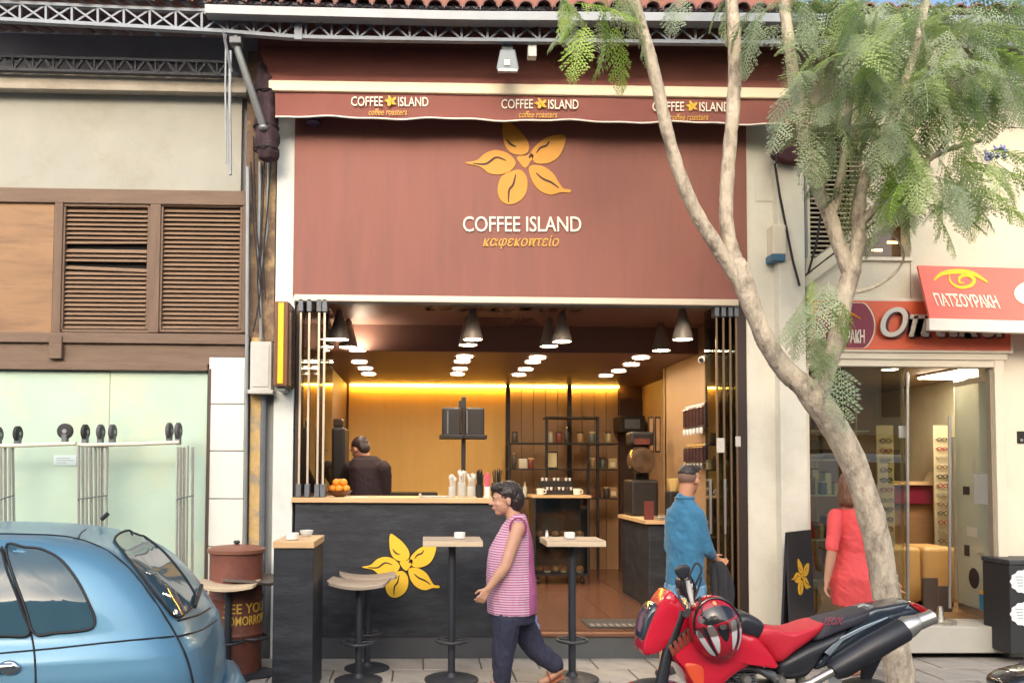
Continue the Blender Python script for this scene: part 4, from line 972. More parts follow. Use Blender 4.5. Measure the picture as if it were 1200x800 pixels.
def stool(px, base_py, rz, label, hs=.77, mt=None, tilt=0):
    c = atz(px, base_py, 0.0); t = thing('bar_stool', label, 'stool', (0, 0, 0), 'bar stools on the pavement')
    round_base(t, hs - .02, .3, .19, .028)
    vs = []; fs = []; n = 14
    for j, (yy, dz) in enumerate(((-.17, -.012), (-.14, 0), (.14, 0), (.17, -.012))):
        for lo in (0, 1):
            for i in range(n + 1):
                u = -1 + 2 * i / n; k = 1 if abs(yy) < .15 else .9
                vs.append((u * .235 * k, yy, hs + .034 * u * u * (1 if u < 0 else .75) + dz - .021 * lo))
    w_ = n + 1
    for j in range(3):
        for i in range(n):
            a = j * 2 * w_ + i; c_ = (j + 1) * 2 * w_ + i
            fs += [(a, a + 1, c_ + 1, c_), (a + w_, c_ + w_, c_ + w_ + 1, a + w_ + 1)]
        for i in (0, n):
            a = j * 2 * w_ + i; c_ = (j + 1) * 2 * w_ + i; fs.append((a, c_, c_ + w_, a + w_))
    for j in (0, 3):
        for i in range(n):
            a = j * 2 * w_ + i; fs.append((a, a + w_, a + w_ + 1, a + 1))
    link('seat', MB().add(vs, fs).mesh(smooth=True), mt or m_plyt, t)
    link('seat_plate', MB().box(-.08, .08, -.08, .08, hs - .036, hs - .0275).mesh(), m_bstl, t)
    t.location = c; t.rotation_euler = (0, 0, rz); return c
stool(420, 797, R(-4), 'bar stool with curved pale seat before the counter, nearer of the two', .77, m_plyg)
stool(430, 783, R(8), 'bar stool with curved pale seat before the counter, farther of the two', .77, m_plyg)
stool(266, 796, R(4), 'bar stool with pale flat seat beside the rusty drum, left one', .75)
stool(297, 789, R(70), 'dark bar stool between the rusty drum and the black bar ledge', .76, M('dark_seat', (92, 84, 78), .5, var=.15))
# black bar ledge on the left
lg = thing('bar_ledge', 'narrow black standing bar with an oak top at the left pillar', 'bar table', (-1.0, -1.0, 0))
xa, xb = at(320.5, 640, -1.28).x, at(367.5, 640, -1.28).x; zl = at(345, 634, -1.28).z
wbox('panel', xa, xb, -1.27, -.72, .002, zl - .05, m_blk, lg, bevel=.004); wbox('oak_top', xa - .005, xb + .005, -1.285, -.69, zl - .05, zl, m_oak, lg, bevel=.004)
# drum
dc = atz(275, 787, 0); m_rust = M('rusty_brown_drum', (122, 74, 62), .6, metal=.1, var=.18, scale=5, bump=.15, dirt=(86, 58, 52), dirt_amt=.7, dirt_scale=4)
dr = thing('oil_drum', 'brown metal drum with yellow lettering and a lid, left of the cafe', 'drum', dc)
hd_ = 1.0; rr = .215
pr = [(rr - .01, 0.0), (rr + .004, .01), (rr, .03)]
for zz_ in (.33, .62): pr += [(rr, zz_ - .03), (rr + .012, zz_), (rr, zz_ + .03)]
pr += [(rr, hd_ - .04), (rr + .004, hd_ - .02), (rr, hd_)]
link('body', MB().lathe(pr, dc, 40).mesh(smooth=True), m_rust, dr)
link('lid', MB().lathe([(rr + .02, hd_ - .015), (rr + .022, hd_ + .012), (rr - .02, hd_ + .03), (.05, hd_ + .045), (.02, hd_ + .05)], dc, 40).mesh(smooth=True), M('drum_lid', (138, 92, 76), .5, metal=.2, var=.15), dr)
link('lid_knob', MB().lathe([(.015, hd_ + .05), (.03, hd_ + .065), (.02, hd_ + .08)], dc, 16).mesh(smooth=True), m_bstl, dr)
for body, za, zb, a0, a1 in (('SEE YOU', .45, .53, -.45, 1.3), ('TOMORROW', .355, .43, -.5, 1.45)):
    me = text_mesh(body, offset=.01); xs = [v.co.x for v in me.vertices]; ysv = [v.co.y for v in me.vertices]; x0_, x1_, y0_, y1_ = min(xs), max(xs), min(ysv), max(ysv)
    for v in me.vertices:
        t_ = (v.co.x - x0_) / (x1_ - x0_); a = a0 + (a1 - a0) * t_; r_ = rr + .004 + v.co.z * .1
        v.co = dc + Vector((r_ * math.sin(a + .25), -r_ * math.cos(a + .25), za + (zb - za) * (v.co.y - y0_) / (y1_ - y0_) + .06))
    me.update(); link('lettering', me, M('drum_yellow', (206, 172, 74), .6, var=.1), dr)
# ashtrays and cups
m_por = M('white_porcelain', (232, 230, 224), .2, var=.02)
def ashtray(p, label, r=.045):
    t = thing('ashtray', label, 'ashtray', p, 'ashtrays on the bar tables')
    link('bowl', MB().lathe([(r * .8, .001), (r, .006), (r, .05), (r * .9, .052), (r * .84, .02), (.002, .016)], p, 22).mesh(smooth=True), m_por, t)
    link('ash', MB().lathe([(r * .8, .022), (r * .6, .026), (.002, .028)], p, 14).mesh(smooth=True), M('ash_grey', (120, 116, 112), .9), t)
ashtray(Vector((cA.x + .06, cA.y - .02, 1.1225)), 'white ashtray on the bar table left of the walking woman'); ashtray(Vector((cB.x - .02, cB.y, 1.1225)), 'white ashtray on the bar table right of the walking woman')
ashtray(Vector(((xa + xb) / 2 - .03, -1.15, zl + .0005)), 'white ashtray at the front of the oak bar ledge', .048)
gb = Vector(((xa + xb) / 2 + .03, -.85, zl + .0005)); t = thing('glass_bowl', 'small clear glass bowl at the back of the oak bar ledge', 'bowl', gb)
link('bowl', MB().lathe([(.03, .001), (.05, .03), (.055, .05), (.05, .05), (.045, .03), (.025, .01)], gb, 20).mesh(smooth=True), M('bowl_glass', (214, 220, 220), .08, var=0, alpha=.55), t)
link('sugar', MB().lathe([(.022, .012), (.03, .02), (.002, .026)], gb, 12).mesh(smooth=True), m_por, t)
# salt shaker on table B
t = thing('shaker', 'tiny white shaker at the left of the right bar table', 'shaker', Vector((cB.x - .19, cB.y + .1, 1.1225)))
link('body', MB().lathe([(.012, 0), (.014, .02), (.01, .045)], t.location, 12).mesh(smooth=True), m_por, t); link('cap', MB().lathe([(.011, .0455), (.009, .06)], t.location, 12).mesh(smooth=True), m_steel, t)

# ================================================================== things on and behind the counter
ZC = at(470, 583, -.03).z
t = thing('orange_bowl', 'bowl for the oranges at the left end of the counter', 'bowl', at(398, 582, .15))
c = at(398, 581, .15); c.z = ZC
link('bowl', MB().lathe([(.04, .001), (.09, .03), (.115, .06), (.108, .06), (.085, .035), (.03, .012)], c, 24).mesh(smooth=True), M('brown_bowl', (110, 70, 44), .4), t)
m_orng = M('orange_peel', (240, 146, 40), .45, var=.08, scale=8, bump=.1, bscale=120)
for i, (dx, dy, dz) in enumerate([(-.06, -.03, .075), (.0, -.06, .075), (.06, -.02, .075), (-.03, .05, .075), (.045, .05, .075), (-.03, -.02, .13), (.035, -.01, .132), (.0, .04, .13)]):
    o = thing('orange', 'orange in the bowl on the counter, %s' % ['left in the lower layer', 'front in the lower layer', 'right in the lower layer', 'back left in the lower layer', 'back right in the lower layer', 'top left', 'top right', 'top back'][i], 'orange', c + Vector((dx, dy, dz)), 'oranges on the counter')
    link('fruit', MB().ell(c + Vector((dx, dy, dz)), (.037, .037, .035), n=14, m=9).mesh(smooth=True), m_orng, o); link('stem_end', MB().ell(c + Vector((dx, dy, dz + .035)), (.006, .006, .003), n=8, m=4).mesh(), M('stem_green', (80, 90, 40), .7), o)
t = thing('folded_newspaper', 'folded newspaper lying on the counter top', 'newspaper', at(510, 581, .15))
xq, xw = at(491, 580, .12).x, at(529, 580, .12).x
b = MB(); b.box(xq, xw, .05, .3, ZC + .001, ZC + .012); b.build('pages', M('newsprint', (176, 168, 158), .9, var=.2, scale=30), t, bevel=.003); b = MB().tube([(xq + .01, .05, ZC + .021), (xq + .01, .3, ZC + .021)], .013, 10); b.build('fold', M('newsprint', ()), t)
t = thing('paper_slip', 'white paper slip on the counter beside the oranges', 'paper', at(418, 582, .1))
b = MB(); b.box(at(404, 582, .1).x, at(431, 582, .1).x, .05, .16, ZC + .0008, ZC + .003); b.build('sheet', M('slip_white', (232, 226, 210), .8), t); wbox('clip', at(416, 582, .1).x, at(419, 582, .1).x, .06, .09, ZC + .0032, ZC + .006, m_steel, t)
m_glas = M('jar_glass', (214, 216, 210), .06, var=0, alpha=.45)
def jar(px, label, h, r, contents, Y=.14, mj=None):
    c = at(px, 581, Y); c.z = ZC + .001; t = thing('straw_jar' if contents == 'straw' else 'utensil_jar', label, 'jar', c, 'jars on the counter')
    link('jar', MB().lathe([(r * .85, 0), (r, .01), (r, h), (r * .94, h), (r * .92, .015), (.002, .012)], c, 20).mesh(smooth=True), mj or m_glas, t)
    cols = {'straw': [(36, 34, 38)] * 14, 'pink': [(224, 96, 128)] * 12, 'spoon': [(206, 200, 190)] * 9}[contents]
    for i, rgb in enumerate(cols):
        a = i * 2.4; q = r * .7 * math.sqrt((i + .5) / len(cols)); top = h + (.12 if contents != 'spoon' else .09) + random.uniform(-.03, .02)
        p0_ = c + Vector((q * .6 * math.cos(a), q * .6 * math.sin(a), .016)); p1_ = c + Vector((q * 1.35 * math.cos(a), q * 1.35 * math.sin(a), top))
        b = MB().tube([p0_, p1_], .0045, 6)
        if contents == 'spoon': b.ell(p1_, (.013, .006, .022), n=8, m=6)
        b.build('spoon' if contents == 'spoon' else 'drinking_straw', M('straw_%d' % rgb[0], rgb, .35, var=.05), t)
jar(530, 'glass jar of spoons on the counter, leftmost of the jars', .1, .035, 'spoon'); jar(541, 'tall glass jar of spoons on the counter, second of the jars', .14, .04, 'spoon'); jar(552, 'glass jar of spoons on the counter, just left of the straw jars', .1, .042, 'spoon')
jar(562, 'jar of black straws on the counter, left of the pink straws', .12, .035, 'straw', mj=M('black_cup', (40, 40, 42), .4)); jar(571, 'white jar of pink straws on the counter', .1, .026, 'pink', .08, m_por); jar(582, 'large jar of black straws on the counter, right of the pink straws', .13, .05, 'straw', .2, M('black_cup', ()))
# pole with two dark light boxes
c = at(543, 560, .95); t = thing('menu_pole', 'black pole carrying two dark box screens above the counter', 'display', (c.x, c.y, FL))
b = MB(); b.box(c.x - .022, c.x + .022, c.y - .022, c.y + .022, FL, at(543, 465, .95).z); b.build('pole', m_bmet, t, bevel=.004)
for sx, (a, e) in ((-1, (518, 540)), (1, (546, 567))):
    z1, z0 = at(543, 478, .95).z, at(543, 512, .95).z; x0, x1 = at(a, 490, .95).x, at(e, 490, .95).x
    bx_ = wbox('screen_box', x0, x1, .85, 1.05, z0, z1, m_bmet, t, bevel=.02); wbox('lower_flange', x0 - .025, x1 + .025, .82, 1.08, z0 - .02, z0 + .02, m_bmet, t, bevel=.006)
    wbox('chrome_edge', (x0 if sx > 0 else x0 + .05), (x0 + .012 if sx > 0 else x0 + .062), .842, .85, z0 + .03, z1 - .03, m_dgal, t)
wbox('top_bracket', c.x - .05, c.x + .01, .92, .98, at(543, 478, .95).z, at(543, 470, .95).z, m_bmet, t)
# espresso machine at the left behind the barista
t = thing('coffee_machine', 'dark coffee machine behind the left of the counter', 'coffee machine', at(398, 600, 1.6))
wbox('body', at(388, 540, 1.6).x, at(404, 540, 1.6).x, 1.6, 2.1, FL + .9, at(395, 500, 1.6).z, m_bmet, t, bevel=.03); wbox('hopper', at(390, 500, 1.65).x, at(402, 500, 1.65).x, 1.65, 1.85, at(395, 500, 1.6).z, at(395, 490, 1.6).z, M('smoke_plastic', (60, 50, 46), .2), t, bevel=.02); wbox('bench', at(386, 600, 1.6).x, at(406, 600, 1.6).x, 1.55, 2.15, FL, FL + .9, m_blk, t); wbox('drip_tray', at(388, 560, 1.6).x, at(404, 560, 1.6).x, 1.5, 1.6, FL + .9, FL + .94, m_steel, t)
t = thing('back_bench', 'low dark work bench behind the barista', 'bench', at(480, 600, 2.6))
wbox('top', at(395, 578, 2.6).x, at(513, 578, 2.6).x, 2.6, 3.2, at(450, 581, 2.6).z, at(450, 577, 2.6).z, m_bmet, t); wbox('body', at(396, 578, 2.6).x, at(512, 578, 2.6).x, 2.63, 3.2, FL, at(450, 581, 2.6).z, m_blk, t)
# shelf unit on the back wall
SY = 3.9
t = thing('shelf_unit', 'black metal shelf unit on the panelled back wall of the cafe', 'shelf', at(660, 640, SY))
for py_, a, e in ((518.5, 597, 726), (549, 597, 724), (583, 600, 724), (488, 640, 702)): wbox('shelf', at(a, py_, SY).x, at(e, py_, SY).x, SY, SY + .35, at(650, py_ + 1.6, SY).z, at(650, py_, SY).z, m_bmet, t)
for px_, top in ((641, 488), (701, 488), (597.5, 518), (690, 518)): wbox('upright', at(px_, 500, SY).x - .018, at(px_, 500, SY).x + .018, SY + .02, SY + .06, FL, at(px_, top, SY).z, m_bmet, t)
gc = [(170, 150, 110), (70, 60, 56), (196, 188, 170), (120, 60, 48), (60, 50, 44), (150, 120, 80), (90, 96, 90)]
k = 0
for py_, xs_ in ((518.5, [(603, 'jar'), (644, 'tin'), (655, 'jar'), (664, 'bottle'), (680, 'tin'), (694, 'tin'), (713, 'jar')]), (549, [(602, 'bottle'), (613, 'box'), (622, 'tin'), (647, 'picture'), (694, 'tin'), (706, 'jar'), (718, 'bag')]), (583, [(607, 'tin'), (615, 'bottle'), (700, 'jar'), (711, 'tin'), (719, 'bag')])):
    for i, (px_, kd) in enumerate(xs_):
        c = at(px_, py_, SY + .12); z = c.z + .002; rgb = gc[k % 7]; k += 1
        tt = thing('coffee_' + kd if kd != 'picture' else 'framed_picture', ('pale framed picture on the middle cafe shelf' if kd == 'picture' else 'small %s, %s along the %s cafe shelf' % (kd, ORD[i], {518.5: 'upper', 549: 'middle', 583: 'lower'}[py_])), kd, (c.x, c.y, z), 'goods on the cafe shelves')
        mt = M('shelf_good_%d' % (k % 7), gc[k % 7], .4, var=.12, scale=20)
        if kd == 'picture':
            wbox('frame', c.x - .08, c.x + .08, c.y, c.y + .02, z, z + .24, m_bmet, tt); wbox('print', c.x - .065, c.x + .065, c.y - .004, c.y - .001, z + .02, z + .22, M('print_cream', (206, 190, 140), .6, var=.15, scale=9), tt); continue
        if kd in ('box', 'bag'):
            wbox('body', c.x - .06, c.x + .06, c.y, c.y + .1, z, z + .14, mt, tt, bevel=.008); wbox('label', c.x - .035, c.x + .035, c.y - .003, c.y - .0005, z + .03, z + .09, m_plyt, tt); continue
        h = .2 if kd == 'bottle' else .13; r_ = .032 if kd == 'bottle' else .045
        link('body', MB().lathe([(r_ * .9, 0), (r_, .008), (r_, h * .7), (r_ * (.4 if kd == 'bottle' else .95), h * .85), (r_ * (.35 if kd == 'bottle' else .9), h)], (c.x, c.y, z), 16).mesh(smooth=True), mt, tt)
        link('cap', MB().lathe([(r_ * .5 if kd == 'bottle' else r_ * .98, h + .001), (r_ * .5 if kd == 'bottle' else r_ * .98, h + .02)], (c.x, c.y, z), 16).mesh(smooth=True), m_bmet if k % 2 else m_oak, tt)
# display cabinet with cups on top
DY = 3.0
t = thing('display_cabinet', 'glass fronted display cabinet with cups behind the right bar table', 'cabinet', at(657, 665, DY))
x0, x1 = at(625, 620, DY).x, at(691, 620, DY).x; zt2 = at(657, 583, DY).z; zb2 = FL + .12
wbox('top', x0 - .02, x1 + .02, DY - .02, DY + .5, zt2, zt2 + .03, m_oak, t); wbox('back', x0, x1, DY + .44, DY + .47, zb2, zt2, m_brn, t)
for x_ in (x0, x1 - .03): wbox('side', x_, x_ + .03, DY, DY + .44, zb2, zt2, m_bmet, t)
for z_ in (zb2, zb2 + (zt2 - zb2) * .45): wbox('shelf', x0 + .03, x1 - .03, DY + .01, DY + .44, z_, z_ + .025, m_bmet, t)
wbox('glass_front', x0 + .03, x1 - .03, DY + .002, DY + .007, zb2 + .03, zt2 - .005, glass('cabinet_glass', (230, 232, 226), .03), t)
for x_ in (x0 + .08, x1 - .08): link('caster', MB().lathe([(.035, -.015), (.04, 0), (.035, .015)], (x_, DY + .1, FL + .05), 14, 'X').mesh(smooth=True), m_bmet, t); wbox('caster_fork', x_ - .02, x_ + .02, DY + .08, DY + .12, FL + .085, zb2, m_dgal, t)
pk = 0
for z_, rown in ((zb2 + .0255, 'bottom'), (zb2 + (zt2 - zb2) * .45 + .0255, 'upper')):
    for i in range(6):
        x_ = x0 + .1 + i * (x1 - x0 - .2) / 5; q = gm[(i * 2 + pk) % 7]; pk += 3
        tt = thing('pastry', 'wrapped pastry in the display cabinet, %s from the left on the %s shelf' % (ORD[i], rown), 'pastry', (x_, DY + .15, z_), 'pastries in the display cabinet')
        link('bun', MB().ell((x_, DY + .15, z_ + .045), (.055, .06, .044), n=12, m=8).mesh(smooth=True), M('crust_%d' % (i % 3), [(150, 96, 56), (120, 70, 48), (176, 130, 84)][i % 3], .5, var=.15), tt); link('paper_cup', MB().lathe([(.04, .001), (.058, .03)], (x_, DY + .15, z_), 14).mesh(smooth=True), m_por if i % 2 else q, tt)
for px_, sd_ in ((633, 'left'), (676, 'right')):
    c = at(px_, 581, DY + .15); c.z = zt2 + .0305; tt = thing('coffee_mug', 'white mug on the display cabinet, %s one' % sd_, 'mug', c, 'mugs on the display cabinet')
    link('cup', MB().lathe([(.035, 0), (.045, .01), (.048, .085), (.043, .085), (.04, .015), (.002, .012)], c, 18).mesh(smooth=True), m_por, tt)
    b = MB().tube([c + Vector((.045, 0, .07)), c + Vector((.075, 0, .06)), c + Vector((.075, 0, .03)), c + Vector((.045, 0, .02))], .008, 8); b.build('handle', m_por, tt, smooth=True)
c = at(655, 581, DY + .25); tt = thing('capsule_rack', 'dark rack of small cups on the display cabinet between the mugs', 'rack', (c.x, c.y, zt2 + .0305))
for j in range(2):
    wbox('tier', c.x - .24, c.x + .2, c.y + j * .08, c.y + .07 + j * .08, zt2 + .031, zt2 + .09 + j * .12, m_bmet, tt)
    for i in range(8): link('small_cup', MB().lathe([(.014, 0), (.02, .04), (.017, .04), (.01, .005)], (c.x - .2 + i * .052, c.y + .035 + j * .08, zt2 + .091 + j * .12), 10).mesh(smooth=True), m_por if (i + j) % 3 else m_brn, tt)
# right side: dark counter, roaster/grinder, wall dispensers, camera
RX = X1
t = thing('side_counter', 'dark low side counter along the right wall of the cafe', 'counter', at(750, 690, 1.9))
xa, xb = at(727, 640, 2.3).x, RX + .04
wbox('top', xa, xb, 1.2, 2.42, at(745, 611, 1.6).z, at(745, 607, 1.6).z, m_oak, t); wbox('body', xa + .05, xb, 1.25, 2.42, FL, at(745, 611, 1.6).z, m_blk, t, bevel=.01)
zs = at(745, 607, 1.6).z
t = thing('coffee_roaster', 'black coffee roaster with a round glass drum near the right wall', 'machine', at(746, 610, 2.0))
xr = at(748, 560, 2.3).x
wbox('base', xr - .16, xr + .16, 2.0, 2.4, zs + .001, zs + .42, m_bmet, t, bevel=.03)
link('drum', MB().lathe([(.02, -.12), (.14, -.1), (.17, 0), (.14, .1), (.02, .12)], (xr - .02, 2.1, zs + .64), 24, 'Y').mesh(smooth=True), M('drum_amber', (92, 72, 56), .14, metal=.2, var=.45, scale=9), t)
wbox('hopper', xr - .14, xr + .14, 2.1, 2.36, zs + .82, zs + .98, m_bmet, t, bevel=.03); wbox('neck', xr - .05, xr + .1, 2.2, 2.3, zs + .42, zs + .82, m_bmet, t); wbox('red_panel', xr - .1, xr + .08, 2.085, 2.099, zs + .83, zs + .9, M('panel_red', (104, 52, 44), .4), t)
t = thing('hanging_box', 'dark box mounted on the rear wall above the roaster', 'box', at(742, 505, 4.2))
wbox('box', at(727, 500, 4.2).x, at(756, 500, 4.2).x, 4.2, 4.64, at(742, 506, 4.2).z, at(742, 487, 4.2).z, m_bmet, t, bevel=.01); wbox('panel', at(732, 500, 4.2).x, at(750, 500, 4.2).x, 4.19, 4.199, at(742, 502, 4.2).z, at(742, 491, 4.2).z, m_dgal, t)
for i, (pa_, pb_, ln_) in enumerate(((473, 511, 'upper'), (519, 552, 'lower'))):
    Yd = .9; t = thing('bean_dispenser', '%s wine dark bean dispenser on the right wall of the cafe' % ln_, 'dispenser', at(815, pb_, Yd), 'bean dispensers on the right wall')
    z1, z0 = at(815, pa_, Yd).z, at(815, pb_, Yd).z; xw_ = RX + .045
    b = MB(); b.box(xw_ - .16, xw_, Yd - .3, Yd + .35, z0 + .08, z1); b.build('case', M('wine_plastic', (66, 42, 48), .3, var=.1), t, bevel=.03)
    for k in range(6):
        y_ = Yd - .26 + k * .105
        wbox('tube_front', xw_ - .175, xw_ - .158, y_, y_ + .08, z0 + .1, z1 - .04, M('amber_tube', (66, 44, 46), .15), t, bevel=.006)
        link('spout', MB().lathe([(.012, 0), (.02, .03), (.016, .06)], (xw_ - .17, y_ + .04, z0 + .02), 10).mesh(smooth=True), m_por if i == 0 else m_steel, t)
t = thing('security_camera', 'white security camera on the right wall under the ceiling', 'camera', at(828, 418, .5))
c = at(826, 420, .5); link('body', MB().tube([c + Vector((-.05, -.05, -.02)), c + Vector((.05, .05, .02))], .034, 14).mesh(smooth=True), m_por, t); link('arm', MB().tube([c + Vector((.04, .03, .01)), Vector((RX + .05, c.y + .05, c.z + .03))], .012, 8).mesh(smooth=True), m_por, t); link('lens', MB().tube([c + Vector((-.058, -.058, -.023)), c + Vector((-.049, -.049, -.02))], .024, 12).mesh(), m_bmet, t)
t = thing('poster_strip', 'narrow dark framed strips on the right rear wall of the cafe', 'frame', at(768, 540, 2.4))
for a, e in ((760, 766), (768, 774)): wbox('frame', at(a, 500, 2.42).x, at(e, 500, 2.42).x, 2.42, 2.44, at(767, 530, 2.42).z, at(767, 488, 2.42).z, m_bmet, t); wbox('print', at(a + 1, 500, 2.42).x, at(e - 1, 500, 2.42).x, 2.415, 2.4195, at(767, 528, 2.42).z, at(767, 490, 2.42).z, m_tan, t)
t = thing('scale_tray', 'steel scoop tray lying on the side counter', 'tray', at(768, 606, 1.3))
wbox('tray', xa + .15, xa + .4, 1.24, 1.45, zs + .001, zs + .04, m_steel, t, bevel=.01); wbox('red_card', xa + .02, xa + .12, 1.3, 1.32, zs + .001, zs + .2, M('card_red', (104, 46, 42), .5), t)
t = thing('espresso_grinder', 'black coffee grinder with pale hopper on the side counter', 'grinder', at(768, 600, 1.7))
wbox('body', RX - .2, RX - .04, 1.5, 1.7, zs + .001, zs + .3, m_bmet, t, bevel=.02); link('hopper', MB().lathe([(.04, .3), (.07, .42), (.07, .44)], (RX - .12, 1.6, zs + .001), 16).mesh(smooth=True), M('hopper_pale', (200, 170, 110), .3), t); wbox('dial', RX - .15, RX - .09, 1.488, 1.499, zs + .18, zs + .24, m_steel, t)
t = thing('door_mat', 'dark patterned mat at the cafe entrance', 'mat', at(720, 735, .3))
wbox('mat', at(690, 735, .2).x, at(762, 735, .2).x, .18, .6, FL + .007, FL + .018, M('mat_dark', (70, 66, 64), .95, var=.3, scale=30), t)
for k in range(9): p = at(694 + k * 7.5, 735, .2); wbox('mat_motif', p.x, p.x + .035, .22, .34, FL + .0185, FL + .021, M('mat_motif', (130, 124, 118), .95), t)
# paper bin by the side counter
c = atz(741, 668, FL); t = thing('waste_cup', 'white paper cup standing on the cafe floor', 'cup', c); link('cup', MB().lathe([(.04, .007), (.055, .14), (.05, .14), (.035, .012)], c, 14).mesh(smooth=True), m_por, t); link('sleeve', MB().lathe([(.048, .05), (.053, .09)], c, 14).mesh(smooth=True), m_oak, t)
# folded trolleys before the frosted window
m_chr = M('chromed_tube', (200, 198, 190), .3, metal=.7, var=.1); m_rub = M('grey_rubber', (84, 84, 88), .7, var=.1); m_rubd = M('dark_rubber', (48, 48, 50), .7, var=.1)
def rack(tubes, barpts, wheels, label, Y=-.3):
    t = thing('folded_trolley', label, 'trolley', at((tubes[0][0] + tubes[-1][0]) / 2, 765, Y), 'folded trolleys before the frosted window')
    for (a, e, yy, r_) in tubes: pline('upright_tube', [(a, 522 + random.uniform(-1, 2), yy), (e, 775, yy)], r_, m_chr, t)
    for pts in barpts: pline('top_bar', pts, .017, M('painted_tube', (222, 214, 196), .45, var=.06), t, n=10)
    for pts in [[(tubes[0][0] - 1, 585, Y - .05), (tubes[-1][0] + 1, 580, Y - .05)]]: pline('tie_wire', pts, .006, m_dgal, t, n=6)
    for (cx, cy, r_, ax, mt) in wheels:
        c = at(cx, cy, Y + .02); rr_ = r_ / ppm(Y)
        wl_ = link('caster_wheel', MB().lathe([(rr_ * .3, -.018), (rr_ * .8, -.02), (rr_, -.012), (rr_, .012), (rr_ * .8, .02), (rr_ * .3, .018)], c, 22, ax).mesh(smooth=True), mt, t)
        sub('hub', MB().lathe([(rr_ * .28, -.022), (rr_ * .28, .022)], c, 12, ax).mesh(smooth=True), m_gal, wl_)
        wbox('caster_fork', c.x - .022, c.x + .022, c.y - .025, c.y + .025, c.z - rr_ - .05, c.z - rr_ * .4, m_dgal, t, bevel=.004)
rack([(1, 2, -.33, .012), (6, 7, -.30, .012), (11, 13, -.33, .012), (15, 19, -.28, .012)], [[(-60, 523, -.33), (16, 522, -.33), (89, 519.5, -.33)]], [(-2, 509, 9, 'X', m_rub), (21, 508, 9, 'X', m_rubd), (76.5, 505, 9, 'Y', m_rubd)], 'folded trolley frame with upturned wheels at the left edge, behind the car')
rack([(92, 92.5, -.33, .012), (97, 97.5, -.30, .012), (101, 102, -.34, .012), (106, 109, -.3, .014), (112, 113, -.27, .011), (116, 116, -.3, .011), (120, 119, -.26, .011), (125, 124.5, -.3, .012)], [[(92, 521, -.31), (124, 522, -.29)]], [(100, 506, 9, 'X', m_rubd), (118, 506, 9, 'X', m_rub), (132, 506, 9, 'X', m_rub)], 'folded trolley frame with upturned wheels in the middle, behind the car roof')
rack([(208, 206, -.33, .012), (212, 210.5, -.3, .012), (216, 214, -.28, .012), (220, 217, -.3, .011), (226, 224.5, -.27, .012)], [[(106, 521, -.34), (160, 520, -.34), (210, 518, -.34)]], [(198.5, 504.5, 9.5, 'X', m_rub), (209, 504.5, 9.5, 'X', m_rub)], 'folded trolley frame with upturned wheels at the right, beside the tiled pier')
# ================================================================== people
m_skin = M('skin_light', (192, 146, 122), .55, var=.06, scale=14); m_skint = M('skin_tan', (190, 138, 108), .55, var=.06, scale=14)
m_hairb = M('hair_black', (44, 36, 36), .5, var=.25, scale=30, stretch=(4, 4, 1)); m_hairn = M('hair_brown', (112, 78, 58), .5, var=.25, scale=25, stretch=(4, 4, .6))
m_eye = M('eye_dark', (40, 30, 28), .2, var=0); m_lip = M('lip', (160, 92, 84), .5, var=0)
def hand(b, w, d, side, curl=.5, s=1.0):
    "palm, four unequal bent fingers and a thumb leaving the side of the palm"
    w, d, side = Vector(w), Vector(d).normalized(), Vector(side); side = (side - d * side.dot(d)).normalized(); n = d.cross(side)
    for k in (-1, 0, 1): b.cap(w + side * .012 * k * s, .019 * s, w + d * .078 * s + side * .021 * k * s, .0135 * s, 8)
    for k, L in enumerate((.066, .078, .072, .056)):
        p = w + d * .084 * s + side * (1.5 - k) * .0205 * s; a = curl * (.7 + .12 * k)
        q = p + (d * math.cos(a) + n * math.sin(a)) * L * .5 * s; a2 = curl * 1.9
        r_ = q + (d * math.cos(a2) + n * math.sin(a2)) * L * .5 * s
        b.cap(p, .0095 * s, q, .0088 * s, 8); b.cap(q, .0088 * s, r_, .0075 * s, 8)
    p = w + d * .022 * s + side * .026 * s; q = p + (d * .7 + side * .6 + n * .25).normalized() * .042 * s; r_ = q + (d * .95 + side * .15 + n * .35).normalized() * .032 * s
    b.cap(p, .0125 * s, q, .0105 * s, 8); b.cap(q, .0105 * s, r_, .0088 * s, 8)
def head(b, c, f, up=(0, 0, 1), s=1.0):
    "skull, jaw, brow, nose, lips, chin and ears; f: where the face looks"
    c, f, up = Vector(c), Vector(f).normalized(), Vector(up); up = (up - f * up.dot(f)).normalized(); l = up.cross(f)
    rot = Matrix((f, l, up)).transposed()
    P = lambda x, y, z: c + (f * x + l * y + up * z) * s
    E = lambda q, r_: b.ell(P(*q), [k * s for k in r_], rot, 16, 10)
    E((-.012, 0, .025), (.098, .077, .092)); E((.022, 0, -.03), (.07, .062, .078)); E((.05, 0, -.088), (.03, .032, .024))
    E((.078, 0, .018), (.018, .045, .012))
    b.cap(P(.085, 0, .012), .009 * s, P(.112, 0, -.024), .0125 * s, 8); E((.094, .011, -.029), (.011, .009, .008)); E((.094, -.011, -.029), (.011, .009, .008))
    E((.086, 0, -.055), (.013, .022, .007)); E((.083, 0, -.066), (.013, .02, .008))
    for sg_ in (1, -1):
        E((-.012, .078 * sg_, -.01), (.017, .009, .031)); E((.06, .034 * sg_, -.03), (.022, .022, .02))
    return P, rot, l
